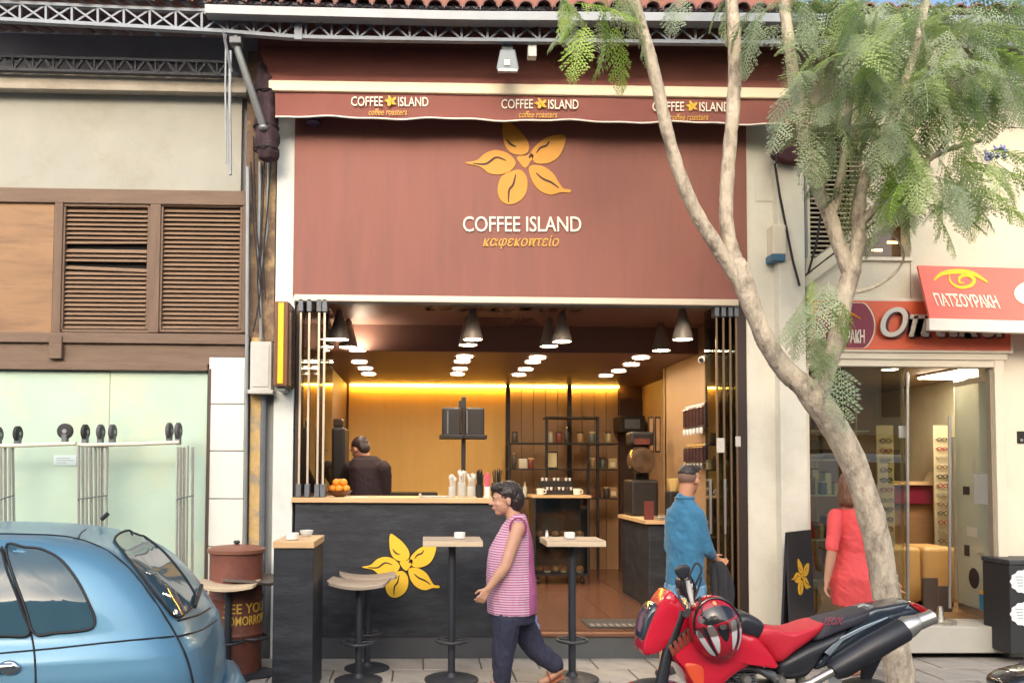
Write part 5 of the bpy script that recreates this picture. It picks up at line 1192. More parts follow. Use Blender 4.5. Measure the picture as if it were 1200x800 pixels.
def face_bits(P, rot, t, s=1.0):
    for sg_ in (1, -1):
        e = link('eye', MB().ell(P(.0835, .031 * sg_, .004), (.0055 * s, .012 * s, .0045 * s), rot, 10, 8).mesh(smooth=True), M('eye_white', (224, 216, 208), .3, var=0), t)
        sub('iris', MB().ell(P(.0895, .031 * sg_, .004), (.003 * s, .0055 * s, .0055 * s), rot, 8, 6).mesh(smooth=True), m_eye, e)
        link('eyebrow', MB().ell(P(.091, .032 * sg_, .023), (.006 * s, .02 * s, .004 * s), rot, 8, 6).mesh(smooth=True), m_hairb, t)
    link('lips', MB().ell(P(.0945, 0, -.0605), (.007 * s, .02 * s, .006 * s), rot, 10, 6).mesh(smooth=True), m_lip, t)

# ---- woman walking to the left
WY = -1.0
def W(px, py, dy=0.0): return at(px, py, WY + dy)
wm = thing('person', 'person in a pink striped sleeveless top and navy trousers walking left', 'person', (W(600, 790).x, WY, 0))
b = MB(); F = Vector((-1, -.08, -.06))
hc = W(592, 585); P, rot, l_ = head(b, hc, F, (-.12, 0, 1), 1.07)
b.cap(P(-.03, 0, -.05), .052, W(603, 609), .06)
b.cap(W(604, 615, 0), .07, W(604, 622, .0), .09)
for sgn, pts in ((-1, [(607, 619, -.165), (592, 664, -.215), (572, 690, -.2)]), (1, [(606, 619, .165), (612, 664, .21), (617, 706, .2)])):
    s_, e_, h_ = [W(*p) for p in pts]
    b.cap(s_, .055, s_.lerp(e_, .5), .049); b.cap(s_.lerp(e_, .5), .049, e_, .042); b.cap(e_, .041, e_.lerp(h_, .35), .041); b.cap(e_.lerp(h_, .35), .041, h_, .026)
    hand(b, h_, (h_ - e_).normalized() + Vector((-.1, 0, -.25)), (-.6, 0, -.3) if sgn < 0 else (-1, 0, 0), .55, .98)
ft = [(583, 0.03, -.1), (655, .11, .09)]
a1 = Vector((W(585, 790).x, WY - .09, .075)); a2 = Vector((W(654, 780).x, WY + .09, .13))
b.cap(a1 + Vector((.01, 0, .05)), .036, a1, .034); b.cap(a1 + Vector((.03, 0, -.025)), .034, a1 + Vector((-.13, -.01, -.045)), .026); b.cap(a1 + Vector((-.11, -.01, -.045)), .03, a1 + Vector((-.165, -.01, -.05)), .02)
b.cap(a2 + Vector((-.03, 0, .05)), .036, a2, .034); b.cap(a2 + Vector((.03, 0, -.01)), .033, a2 + Vector((-.07, .0, -.09)), .028); b.cap(a2 + Vector((-.07, 0, -.09)), .028, a2 + Vector((-.12, 0, -.105)), .02)
link('body', remeshed(b, .006, 2), m_skin, wm); face_bits(P, rot, wm, 1.07)
b = MB(); b.ell(P(-.03, 0, .045), (.108, .096, .095), rot); b.ell(P(-.07, 0, -.0), (.074, .09, .092), rot); b.ell(P(.03, 0, .085), (.076, .076, .042), rot); b.ell(P(-.065, 0, -.05), (.05, .068, .056), rot)
link('hair', folds(remeshed(b, .0055, 3), .006, (60, 60, 60), 1), m_hairb, wm)
m_top = stripes('pink_striped_jersey', (168, 92, 136), (206, 178, 194), 17.0, 'Z', .85, .5, .5)
tnt = m_top.node_tree; mxn = [n for n in tnt.nodes if n.type == 'MIX'][-1]
tcn = tnt.nodes.new('ShaderNodeTexCoord'); sx_ = tnt.nodes.new('ShaderNodeSeparateXYZ'); tnt.links.new(tcn.outputs['Object'], sx_.inputs[0])
lt = tnt.nodes.new('ShaderNodeMath'); lt.operation = 'LESS_THAN'; lt.inputs[1].default_value = W(617, 650).x; tnt.links.new(sx_.outputs[0], lt.inputs[0])
old_l = mxn.inputs[0].links[0]; gsock = old_l.from_socket; mu = tnt.nodes.new('ShaderNodeMath'); mu.operation = 'MULTIPLY'; tnt.links.new(gsock, mu.inputs[0]); tnt.links.new(lt.outputs[0], mu.inputs[1]); tnt.links.new(mu.outputs[0], mxn.inputs[0])
b = MB(); b.loft([(W(607, 602.5), .052, .085), (W(606, 608), .072, .135), (W(604, 616), .1, .168), (W(602, 628), .135, .172), (W(599, 644), .168, .175), (W(598, 660), .178, .178), (W(599, 678), .186, .188), (W(600, 694), .19, .198), (W(600, 706), .188, .2), (W(600, 717), .186, .2)], 26, 2.2)
link('striped_top', folds(remeshed(b, .008, 2), .007, (14, 14, 5)), m_top, wm)
cpts = [W(607, 616, -.168) + Vector((.062 * math.cos(a), -.012 + .02 * math.sin(a) * 0, .075 * math.sin(a) - .015)) for a in [2 * math.pi * i / 20 for i in range(21)]]
link('armhole_trim', MB().tube(cpts, .008, 6).mesh(smooth=True), M('dark_pink_trim', (140, 52, 92), .8), wm)
b = MB(); b.loft([(W(600, 700), .17, .185), (W(600, 716), .178, .19), (W(600, 728), .165, .185)], 20)
for pts, rr_ in (([(595, 724, -.09), (590, 760, -.1), None], (.108, .086, .07)), ([(607, 724, .09), (628, 761, .1), None], (.108, .084, .068))):
    hip, kn = W(*pts[0]), W(*pts[1]); an = (a1 if pts[0][2] < 0 else a2) + Vector((.012 if pts[0][2] < 0 else -.012, 0, .03))
    b.cap(hip, rr_[0], kn, rr_[1]); b.cap(kn, rr_[1], an, rr_[2])
link('trousers', folds(remeshed(b, .009, 2), .009, (15, 15, 9), 2), M('navy_trousers', (44, 46, 66), .85, var=.12, scale=6, bump=.4, bscale=9), wm)
m_snd = M('tan_sandal', (150, 84, 60), .6)
for a_, tlt in ((a1, 0), (a2, .55)):
    b = MB(); b.box(-.17, .06, -.042, .042, -.018, 0); me = b.mesh(bevel=.012)
    for v in me.vertices: v.co = (Matrix.Rotation(-tlt, 4, 'Y') @ v.co) + a_ + Vector((0, 0, -.055 - tlt * .05))
    link('sandal_sole', me, m_snd, wm)
    link('sandal_strap', MB().torus((0, 0, 0), .036, .007, 16, 6).mesh(smooth=True), m_snd, wm).matrix_parent_inverse = Matrix.Translation(-wm.location) @ Matrix.Translation(a_ + Vector((-.06 + tlt * .0, 0, -.035 - tlt * .05))) @ Matrix.Rotation(R(70), 4, 'Y')
bag = thing('plastic_bag', 'small blue and white plastic bag in the walking woman\'s far hand', 'bag', W(625, 745, .18))
b = MB(); b.loft([(W(622, 712, .2), .012, .015), (W(624, 722, .2), .035, .04), (W(626, 738, .2), .05, .055), (W(628, 750, .2), .045, .05), (W(628, 754, .2), .02, .03)], 14); bm_ = remeshed(b, .008, 1)
for v in bm_.vertices: v.co += Vector((math.sin(v.co.z * 90), math.sin(v.co.z * 70 + v.co.x * 80), 0)) * .006
link('sack', bm_, M('bag_plastic', (150, 160, 206), .3, var=.35, scale=14), bag); link('handles', MB().torus(W(621, 709, .2), .02, .004, 14, 6).mesh(smooth=True), M('bag_plastic', ()), bag)

# ---- man in denim shirt, seen from behind
MY = -.62
def Q_(px, py, dy=0.0): return at(px, py, MY + dy)
mn = thing('person', 'person in a blue denim shirt and jean shorts, back turned, behind the motorcycle', 'person', (Q_(802, 790).x, MY, 0))
b = MB(); F = Vector((.72, .66, -.12)); hc = Q_(808, 562); P, rot, l_ = head(b, hc, F, (0, 0, 1), 1.03)
b.cap(P(-.03, 0, -.05), .055, Q_(803, 588), .064); b.cap(Q_(803, 592), .08, Q_(803, 600), .1)
arms = [[(817, 603, -.1), (828, 643, -.1), (837, 654, .06)], [(789, 602, .06), (786, 641, .1), (802, 657, .26)]]
aj = [[Q_(*p) for p in a] for a in arms]
for (s_, e_, h_) in aj:
    b.cap(e_.lerp(h_, .4), .036, h_, .029)
hand(b, aj[0][2], Vector((.55, .4, -.3)), (0, .3, .9), .9); hand(b, aj[1][2], Vector((.6, .3, -.1)), (0, .3, .9), .8)
fl1 = Vector((Q_(776, 790).x, MY - .03, .08)); fl2 = Vector((Q_(812, 790).x, MY + .1, .08))
kn1, kn2 = Q_(782, 735, .0), Q_(814, 736, .12)
for kn, an in ((kn1, fl1), (kn2, fl2)):
    b.cap(kn + Vector((0, 0, .12)), .07, kn, .058); b.cap(kn, .056, kn.lerp(an, .35), .055); b.cap(kn.lerp(an, .35), .055, an, .034); b.cap(an + Vector((-.03, -.03, -.03)), .038, an + Vector((.1, .09, -.05)), .03)
link('body', remeshed(b, .007, 2), m_skint, mn); face_bits(P, rot, mn, 1.03)
b = MB(); b.ell(P(-.015, 0, .072), (.094, .075, .05), rot); b.ell(P(.045, 0, .098), (.06, .06, .028), rot); b.ell(P(-.045, 0, .05), (.07, .076, .05), rot)
link('hair', folds(remeshed(b, .0055, 1), .004, (70, 70, 40), 1), m_hairb, mn)
b = MB(); b.ell(P(-.03, 0, .02), (.087, .0795, .075), rot); link('cropped_hair', remeshed(b, .007, 1), M('hair_stubble', (118, 92, 78), .8, var=.15, scale=60), mn)
rzm = math.atan2(.66, .72) + R(90)
b = MB(); b.loft([(Q_(803, 586), .075, .07, rzm), (Q_(803, 592), .11, .082, rzm), (Q_(803, 599), .158, .098, rzm), (Q_(803, 612), .168, .112, rzm), (Q_(803, 632), .162, .116, rzm), (Q_(803, 655), .152, .112, rzm), (Q_(803, 675), .156, .118, rzm), (Q_(803, 692), .166, .128, rzm), (Q_(803, 697), .165, .128, rzm)], 24, 2.3)
for (s_, e_, h_) in aj: b.cap(s_, .062, e_, .05); b.cap(e_, .049, e_.lerp(h_, .62), .042)
b.cap(Q_(803, 584), .07, Q_(803, 588), .072)
link('denim_shirt', folds(remeshed(b, .008, 2), .008, (9, 9, 8), 4), M('denim_shirt', (50, 110, 146), .85, var=.2, scale=9, bump=.3, bscale=30, sheen=.2), mn)
link('collar', MB().torus(Q_(803, 583, 0) , .068, .014, 22, 8).mesh(smooth=True), M('denim_shirt', ()), mn)
b = MB(); b.loft([(Q_(803, 684), .175, .12, rzm), (Q_(802, 700), .185, .135, rzm), (Q_(801, 712), .18, .13, rzm)], 20)
for kn, hx in ((kn1, 790), (kn2, 814)): b.cap(Q_(hx, 706, .0 if hx < 800 else .08), .1, kn + Vector((0, 0, .05)), .084)
link('jean_shorts', folds(remeshed(b, .009, 2), .01, (14, 14, 9), 5), M('pale_denim', (104, 146, 176), .85, var=.18, scale=8, bump=.5, bscale=18), mn)
for a_ in (fl1, fl2): b = MB(); b.cap(a_ + Vector((-.035, -.03, -.045)), .042, a_ + Vector((.12, .105, -.055)), .036); link('shoe', remeshed(b, .009, 1), M('dark_shoe', (58, 56, 60), .6), mn)
jk = thing('black_jacket', 'black jacket hanging from the denim shirt man\'s hand', 'jacket', Q_(846, 705, .08))
b = MB(); b.loft([(Q_(841, 657, .05), .03, .04), (Q_(843, 664, .05), .065, .05), (Q_(847, 680, .06), .085, .06), (Q_(848, 696, .06), .085, .055), (Q_(848, 708, .06), .075, .05)], 18); bm_ = remeshed(b, .009, 1)
for v in bm_.vertices: v.co += Vector((math.sin(v.co.y * 120 + v.co.z * 14), math.sin(v.co.x * 95 + v.co.z * 9), 0)) * .009
link('cloth', bm_, M('black_jacket', (46, 46, 52), .85, var=.2, scale=9), jk)
b = MB(); b.cap(Q_(836, 662, .05), .034, Q_(838, 698, .03), .03); link('sleeve', remeshed(b, .009, 1), M('black_jacket', ()), jk)

# ---- woman in coral dress behind the tree trunk
DYp = -.62
def D_(px, py, dy=0.0): return at(px, py, DYp + dy)
dw = thing('person', 'person in a coral dress, back turned, behind the tree trunk', 'person', (D_(1003, 790).x, DYp, 0))
b = MB(); F = Vector((.8, .55, -.05)); hc = D_(999, 568); P, rot, l_ = head(b, hc, F, (0, 0, 1), .97)
b.cap(P(-.03, 0, -.05), .048, D_(995, 592), .055); b.cap(D_(996, 597), .06, D_(997, 604), .075)
aj = [[D_(*p) for p in a] for a in ([(979, 604, -.02), (975, 645, -.1), (969, 680, -.06)], [(1018, 604, .06), (1034, 644, .06), (1049, 678, .0)])]
for (s_, e_, h_) in aj:
    b.cap(s_, .046, e_, .039); b.cap(e_, .038, e_.lerp(h_, .3), .038); b.cap(e_.lerp(h_, .3), .038, h_, .024); hand(b, h_, (h_ - e_).normalized() + Vector((0, 0, -.2)), (.5, .8, 0), .45, .93)
fl1 = Vector((D_(1000, 790).x, DYp, .08)); fl2 = Vector((D_(1038, 788).x, DYp - .06, .1))
for hip, kn, an in ((D_(993, 690, .03), D_(997, 738, .03), fl1), (D_(1010, 690, -.03), D_(1019, 738, -.03), fl2)):
    b.cap(hip, .085, kn, .054); b.cap(kn, .053, kn.lerp(an, .35), .052); b.cap(kn.lerp(an, .35), .052, an, .031); b.cap(an + Vector((-.02, -.02, -.03)), .032, an + Vector((.12, .06, -.06)), .024)
link('body', remeshed(b, .007, 2), m_skin, dw); face_bits(P, rot, dw, .97)
b = MB(); b.ell(P(-.03, 0, .03), (.098, .088, .09), rot); b.cap(P(-.065, 0, .0), .075, P(-.08, 0, -.13), .06); b.cap(P(-.06, .045, -.02), .045, P(-.07, .05, -.15), .035); b.cap(P(-.06, -.045, -.02), .045, P(-.07, -.05, -.15), .035)
link('hair', folds(remeshed(b, .0065, 2), .006, (70, 70, 9), 1), m_hairn, dw)
rzd = math.atan2(.55, .8) + R(90)
b = MB(); b.loft([(D_(997, 596), .12, .06, rzd), (D_(997, 601), .15, .078, rzd), (D_(997, 612), .148, .098, rzd), (D_(997, 628), .132, .11, rzd), (D_(996, 646), .112, .095, rzd), (D_(997, 660), .136, .115, rzd), (D_(999, 676), .178, .152, rzd), (D_(1000, 690), .178, .15, rzd), (D_(1001, 709), .166, .135, rzd)], 24, 2.2)
for (s_, e_, h_) in aj: b.cap(s_, .06, e_.lerp(s_, .08), .05)
link('coral_dress', folds(remeshed(b, .008, 2), .0045, (7, 7, 13), 6), M('coral_dress', (226, 84, 86), .8, var=.07, scale=7, bump=.5, bscale=11), dw)
w1 = aj[1][2].lerp(aj[1][1], .12); link('bracelet', MB().torus((w1.x, w1.y, w1.z), .029, .006, 18, 6).mesh(smooth=True), m_por, dw)
for a_ in (fl1, fl2): b = MB(); b.cap(a_ + Vector((-.02, -.02, -.055)), .034, a_ + Vector((.14, .07, -.062)), .027); link('shoe', remeshed(b, .009, 1), M('tan_shoe', (170, 120, 92), .5), dw)

# ---- barista behind the counter
BY = 1.15
def B_(px, py, dy=0.0): return at(px, py, BY + dy)
br = thing('person', 'person in a dark shirt behind the counter, back turned', 'person', (B_(428, 600).x, BY, FL))
b = MB(); F = Vector((-.7, .62, -.35)); hc = B_(421, 526); P, rot, l_ = head(b, hc, F, (-.2, .1, 1), 1.0)
b.cap(P(-.03, 0, -.05), .056, B_(429, 540), .07)
aj = [[B_(*p) for p in a] for a in ([(450, 548, -.05), (452, 578, .05), (434, 584, .25)], [(410, 548, .1), (400, 572, .2), (404, 580, .38)])]
for (s_, e_, h_) in aj:
    b.cap(e_, .042, h_, .028); hand(b, h_, (h_ - e_), (0, 0, 1), .7)
for px_ in (422, 436):
    p = B_(px_, 610); b.cap(p, .09, Vector((p.x, BY, FL + .5)), .06); b.cap(Vector((p.x, BY, FL + .5)), .058, Vector((p.x, BY, FL + .1)), .045); b.cap(Vector((p.x, BY - .04, FL + .05)), .045, Vector((p.x - .05, BY + .14, FL + .045)), .04)
link('body', remeshed(b, .009, 2), m_skint, br); face_bits(P, rot, br)
b = MB(); b.ell(P(-.03, 0, .045), (.1, .084, .082), rot); b.ell(P(-.07, 0, -.0), (.055, .076, .08), rot); link('hair', remeshed(b, .008, 1), M('hair_dark_brown', (50, 34, 32), .5, var=.2, scale=30), br)
rzb = math.atan2(.62, -.7) + R(90)
b = MB(); b.loft([(B_(430, 534), .1, .07, rzb), (B_(430, 538), .18, .1, rzb), (B_(431, 548), .225, .125, rzb), (B_(431, 566), .215, .135, rzb), (B_(430, 590), .2, .13, rzb), (B_(429, 612), .2, .13, rzb)], 22, 2.3)
for (s_, e_, h_) in aj: b.cap(s_, .075, e_, .06)
sh_ = link('dark_shirt', folds(remeshed(b, .009, 2), .006, (8, 8, 8), 7), M('dark_brown_shirt', (46, 30, 34), .85, var=.15, bump=.4, bscale=12), br)
b = MB(); b.loft([(B_(429, 604), .2, .13, rzb), (B_(429, 622), .2, .14, rzb)], 20)
for px_ in (422, 436): p = B_(px_, 618); b.cap(p, .1, Vector((p.x, BY, FL + .5)), .075); b.cap(Vector((p.x, BY, FL + .5)), .075, Vector((p.x, BY, FL + .1)), .06)
link('trousers', remeshed(b, .01, 2), M('black_trousers', (40, 38, 40), .85), br)
# ================================================================== blue car
RD = -0.14
TH = R(9)
cf = Vector((-math.cos(TH), -math.sin(TH), 0)); cs = Vector((math.sin(TH), -math.cos(TH), 0))
CHW = .86
CO = Vector((-1.06, -3.3, RD)) - cs * (CHW - .06)
def interp(tab, z):
    if z <= tab[0][0]: return tab[0][1]
    for (a, x), (c, y) in zip(tab, tab[1:]):
        if z <= c:
            t = (z - a) / (c - a); t = t * t * (3 - 2 * t) * .35 + t * .65; return x + (y - x) * t
    return tab[-1][1]
XR = [(.2, .08), (.4, .01), (.62, 0), (.77, .012), (.9, .045), (1.0, .085), (1.1, .14), (1.2, .21), (1.3, .30), (1.38, .40), (1.45, .54), (1.49, .68), (1.52, .86), (1.54, 1.1), (1.55, 1.5)]
XF = [(.2, 4.1), (.5, 4.2), (.8, 4.12), (.95, 3.85), (1.0, 3.2), (1.04, 3.0), (1.2, 2.75), (1.4, 2.45), (1.5, 2.2), (1.55, 1.7)]
HW = [(.2, .80), (.35, .85), (.6, .865), (.8, .855), (.95, .83), (1.0, .80), (1.04, .775), (1.2, .735), (1.35, .68), (1.45, .62), (1.5, .55), (1.53, .42), (1.545, .25), (1.55, .08)]
_lo = lambda tab: [(z - (.045 if z > .9 else 0), x) for z, x in tab]
XR, XF, HW = _lo(XR), _lo(XF), _lo(HW)
NE = 6.5
def car_pt(x, y, z): return CO + cf * x + cs * y + Vector((0, 0, z))
def car_F(p):
    q = p - CO; x, y, z = q.dot(cf), q.dot(cs), q.z
    if z > 1.505 or z < .2: return 1.0
    a, c = interp(XR, z), interp(XF, z); xc, h = (a + c) / 2, (c - a) / 2
    return (abs((x - xc) / h) ** NE + abs(y / interp(HW, z)) ** NE) ** (1 / NE) - 1
def car_hit(px, py, lift=.004):
    d = ray(px, py).normalized(); t = 2.0; prev = t
    while t < 8 and car_F(CAM_POS + d * t) > 0: prev = t; t += .02
    lo, hi = prev, t
    for _ in range(18):
        m_ = (lo + hi) / 2
        if car_F(CAM_POS + d * m_) > 0: lo = m_
        else: hi = m_
    if t >= 8: return car_hit(px, py + 2.0, lift)          # just above the roof line: take the nearest point on it
    p = CAM_POS + d * hi; e = .004
    g = Vector([car_F(p + v) - car_F(p - v) for v in (Vector((e, 0, 0)), Vector((0, e, 0)), Vector((0, 0, e)))])
    g = g.normalized() if g.length > 1e-9 else -d
    return p + g * lift
zs_ = [.2, .24, .3, .36, .42, .5, .58, .66, .74, .8,   .85, .89, .95, .98, 1.0, 1.02, 1.04, 1.08, 1.14, 1.2, 1.26, 1.32, 1.37, 1.41, 1.45, 1.475, 1.495, 1.51, 1.525, 1.537, 1.545, 1.549]
zs_ = [z - (.045 if z > .94 else 0) for z in zs_]
NS = 96; vs = []; fs = []
for z in zs_:
    a, c, hw = interp(XR, z), interp(XF, z), interp(HW, z)
    for k in range(NS):
        t = 2 * math.pi * k / NS; ct_, st_ = math.cos(t), math.sin(t)
        r_ = (abs(ct_) ** NE + abs(st_) ** NE) ** (-1 / NE)
        vs.append(car_pt((a + c) / 2 + (c - a) / 2 * r_ * ct_, hw * r_ * st_, z))
for i in range(len(zs_) - 1):
    for k in range(NS): fs.append((i * NS + k, i * NS + (k + 1) % NS, (i + 1) * NS + (k + 1) % NS, (i + 1) * NS + k))
fs += [tuple(range(NS))[::-1], tuple((len(zs_) - 1) * NS + k for k in range(NS))]
m_car = M('blue_car_paint', (100, 148, 176), .42, metal=.35, var=.07, scale=1.5, coat=.45)
m_cglass = M('car_glass', (58, 86, 100), .05, var=0, spec=.45); m_seal = M('rubber_seal', (30, 32, 36), .6, var=0); m_chrome = M('chrome', (214, 214, 214), .12, metal=1, var=0)
car = thing('parked_car', 'rounded blue hatchback car parked at the kerb, lower left', 'car', CO)
body = link('body', MB().add(vs, fs).mesh(smooth=True), m_car, car)
for p in body.data.polygons: p.use_smooth = True
def car_patch(name, outline, mat, lift=.006, parent=None, rim=0):
    ol = cat(outline, 5) ; n = len(ol); c = sum(ol, Vector((0, 0))) / n; vs = []; fs = []
    rings = [1, .8, .6, .4, .2]
    for s_ in rings: vs += [car_hit(*(c + (p - c) * s_), lift) for p in ol]
    vs.append(car_hit(c.x, c.y, lift)); L_ = len(vs) - 1
    for i in range(len(rings) - 1):
        for k in range(n): fs.append((i * n + k, i * n + (k + 1) % n, (i + 1) * n + (k + 1) % n, (i + 1) * n + k))
    for k in range(n): fs.append(((len(rings) - 1) * n + k, (len(rings) - 1) * n + (k + 1) % n, L_))
    o = link(name, MB().add(vs, fs).mesh(smooth=True), mat, parent or car)
    for p in o.data.polygons: p.use_smooth = True
    sl_ = [car_hit(*p, lift + .001) for p in ol]; sub(name + '_seal', MB().tube(sl_ + [sl_[0]], .0065, 6).mesh(smooth=True), m_seal, o)
    return o
def car_line(name, pts, r=.004, mat=None, lift=.0):
    return link(name, MB().tube([car_hit(*p, lift) for p in cat(pts, 8, False)], r, 6).mesh(smooth=True), mat or m_seal, car)
car_patch('quarter_window', [(7, 643), (30, 642), (52, 645), (72, 657), (90, 679), (104, 706), (111, 724), (108, 735), (92, 739), (66, 741), (41, 742), (30, 712)], m_cglass)
car_patch('door_window', [(-1, 643), (9, 670), (27, 716), (34, 743), (0, 745), (-60, 748), (-90, 746), (-80, 700), (-60, 655), (-30, 645)], m_cglass)
car_patch('rear_window', [(134, 633), (146, 623), (163, 626), (189, 645), (209, 668), (224, 690), (228, 701), (223, 712), (206, 723), (186, 703), (163, 673), (144, 648)], m_cglass)
car_line('door_gap', [(2, 640), (20, 690), (36, 741), (41, 775), (42, 830)], .005); car_line('waist_line', [(-60, 771), (0, 765), (60, 759.5), (130, 752), (204, 745)], .0045)
car_line('roof_gutter', [(-60, 627), (0, 625.5), (60, 627), (90, 631), (120, 642), (150, 664), (180, 702), (207, 745), (222, 780), (232, 830)], .0055)
car_line('hatch_seam', [(92, 630), (95, 624), (101, 620)], .004)
car_line('hatch_gap', [(208, 727), (232, 720), (246, 712)], .006); car_line('hatch_crease', [(209, 745), (235, 738), (254, 726)], .005)
dh = link('door_handle', MB().tube([car_hit(-12, 784, .03), car_hit(4, 781, .035), car_hit(17, 780, .03)], [.016, .019, .016], 10).mesh(smooth=True), m_chrome, car)
link('handle_cup', MB().ell(car_hit(11, 782, .006), (.05, .02, .035)).mesh(smooth=True), m_chrome, car)
wp = [car_hit(186, 612 + 60, .02), car_hit(232, 700, .03)]
link('wiper', MB().tube([car_hit(224, 712, .02), car_hit(229, 698, .025), car_hit(233, 688, .02)], .012, 8).mesh(smooth=True), m_seal, car)
link('tail_lamp', MB().ell(car_pt(.1, .74, .62), (.05, .09, .13)).mesh(smooth=True), M('tail_red', (150, 24, 28), .15, var=0), car); link('tail_lamp', MB().ell(car_pt(.1, -.74, .62), (.05, .09, .13)).mesh(smooth=True), M('tail_red', ()), car)
link('rear_bumper', MB().tube([car_pt(.22, -.84, .46), car_pt(.02, -.72, .46), car_pt(-.05, -.3, .46), car_pt(-.05, .3, .46), car_pt(.02, .72, .46), car_pt(.22, .84, .46)], .085, 12).mesh(smooth=True), m_car, car)
c = car_pt(.98, 0, 1.56); link('aerial', MB().tube([car_pt(.78, -.5, 1.49), car_pt(.74, -.5, 1.53)], .014, 8).mesh(smooth=True), m_seal, car)
for x_ in (.75, 3.3):
    for y_ in (.74, -.74):
        cc = car_pt(x_, y_, .31); ax = cs
        def wl(prof, nm, mt, par=None):
            vs = []; fs = []; n = 28
            for r_, o_ in prof:
                for k in range(n):
                    a = 2 * math.pi * k / n; vs.append(cc + cf * r_ * math.cos(a) + Vector((0, 0, r_ * math.sin(a))) + ax * o_ * (1 if y_ > 0 else -1))
            for i in range(len(prof) - 1):
                for k in range(n): fs.append((i * n + k, i * n + (k + 1) % n, (i + 1) * n + (k + 1) % n, (i + 1) * n + k))
            fs += [tuple(range(n))[::-1], tuple((len(prof) - 1) * n + k for k in range(n))]
            me = MB().add(vs, fs).mesh(smooth=True); return link(nm, me, mt, car) if par is None else sub(nm, me, mt, par)
        w_ = wl([(.2, -.1), (.29, -.1), (.31, -.07), (.31, .09), (.29, .135), (.2, .14)], 'wheel', m_rubd); wl([(.19, .13), (.18, .146), (.05, .15), (.03, .16)], 'rim', m_chrome, w_)

# ================================================================== motorcycle
BYm = -2.62
m_bred = M('motorcycle_red', (204, 30, 54), .22, var=.04, coat=.8); m_bblk = M('satin_black_plastic', (40, 42, 48), .38, var=.1, scale=8); m_bgls = M('gloss_black_panel', (40, 50, 62), .12, var=.05, coat=.8)
m_seatr = M('red_seat_vinyl', (196, 40, 58), .5, var=.05, bump=.1, bscale=80); m_seatb = M('black_seat_vinyl', (50, 50, 60), .6, var=.1, bump=.15, bscale=80)
moto = thing('motorcycle', 'red and black motorcycle parked before the tree, helmet on its handlebar', 'motorcycle', at(880, 890, BYm))
def plate(name, pts, thick, mat, bevel=.012, dy=0, n=4, parent=None, subof=None, seg=3, smooth=True, Y=None):
    Yc = (BYm if Y is None else Y) + dy; ol = cat(pts, n) if n else [Vector(p) for p in pts]
    poly = [(at(p.x, p.y, Yc).x, at(p.x, p.y, Yc).z) for p in ol]
    me = MB().prism(poly, Yc - thick / 2, Yc + thick / 2).mesh(smooth=smooth, bevel=bevel, seg=seg)
    for p in me.polygons: p.use_smooth = smooth
    return sub(name, me, mat, subof) if subof is not None else link(name, me, mat, parent or moto)
def mline(name, pts, r, mat, parent=None, subof=None, n=10):
    me = MB().tube([at(p[0], p[1], BYm + (p[2] if len(p) > 2 else 0)) for p in pts], r, n).mesh(smooth=True)
    return sub(name, me, mat, subof) if subof is not None else link(name, me, mat, parent or moto)
# headlight mask: wedge that bulges towards the middle plane
def bulged(name, pts, half, mat, parent=None, lean=0.0, dy=0, rings=(1, .97, .9, .75, .5, .2), prof=(.35, .62, .82, .94, .99, 1.0), n=5, subof=None):
    ol = cat(pts, n); N_ = len(ol); c = sum(ol, Vector((0, 0))) / N_; vs = []; fs = []
    for sd_ in (-1, 1):
        base = len(vs)
        for s_, h_ in zip(rings, prof):
            for p in ol:
                q = c + (p - c) * s_; w_ = at(q.x, q.y, BYm + dy); vs.append((w_.x, BYm + dy + sd_ * half * h_, w_.z))
        w_ = at(c.x, c.y, BYm + dy); vs.append((w_.x, BYm + dy + sd_ * half, w_.z))
        for i in range(len(rings) - 1):
            for k in range(N_): fs.append((base + i * N_ + k, base + i * N_ + (k + 1) % N_, base + (i + 1) * N_ + (k + 1) % N_, base + (i + 1) * N_ + k))
        L_ = base + len(rings) * N_
        for k in range(N_): fs.append((base + (len(rings) - 1) * N_ + k, base + (len(rings) - 1) * N_ + (k + 1) % N_, L_))
    h0 = len(rings) * N_ + 1
    for k in range(N_): fs.append((k, (k + 1) % N_, h0 + (k + 1) % N_, h0 + k))
    me = MB().add(vs, fs).mesh(smooth=True)
    for p in me.polygons: p.use_smooth = True
    return sub(name, me, mat, subof) if subof is not None else link(name, me, mat, parent or moto)
mask = bulged('headlight_mask', [(778, 690), (789, 697), (801, 716), (803, 727), (792, 741), (766, 760), (751, 763), (748, 755), (753, 734), (762, 713)], .12, m_bred, prof=(.62, .8, .9, .96, 1, 1), rings=(1, .985, .93, .75, .5, .2), n=3)
bulged('headlamp', [(752, 718), (763, 704), (768, 712), (758, 738), (750, 748), (747, 742)], .1, M('headlamp_glass', (60, 64, 74), .08, var=0, coat=.6), subof=None)
shr = bulged('tank_shroud', [(778, 757), (806, 733), (838, 730), (866, 738), (880, 744), (901, 773), (886, 774), (870, 771), (848, 783), (826, 802), (806, 803), (792, 778)], .17, m_bred, prof=(.66, .82, .91, .97, 1, 1), rings=(1, .985, .94, .75, .5, .2), n=3)
for k in range(5): plate('shroud_vent', [(783 + k * 5.4, 757 - k * 4.6), (786.5 + k * 5.4, 754 - k * 4.6), (791 + k * 5, 766 - k * 4), (788 + k * 5, 769 - k * 4)], .012, M('vent_brown', (126, 70, 48), .5, var=0), .002, dy=-.158, n=0)
bulged('shroud_flash', [(792, 772), (800, 768), (812, 772), (814, 788), (810, 799), (803, 794)], .173, M('mask_orange', (222, 86, 54), .3, var=.05), prof=(.9, .95, .98, .99, 1, 1))
tank = bulged('fuel_tank', [(846, 730), (858, 716), (872, 716), (888, 727), (884, 744), (866, 742)], .13, m_bblk)
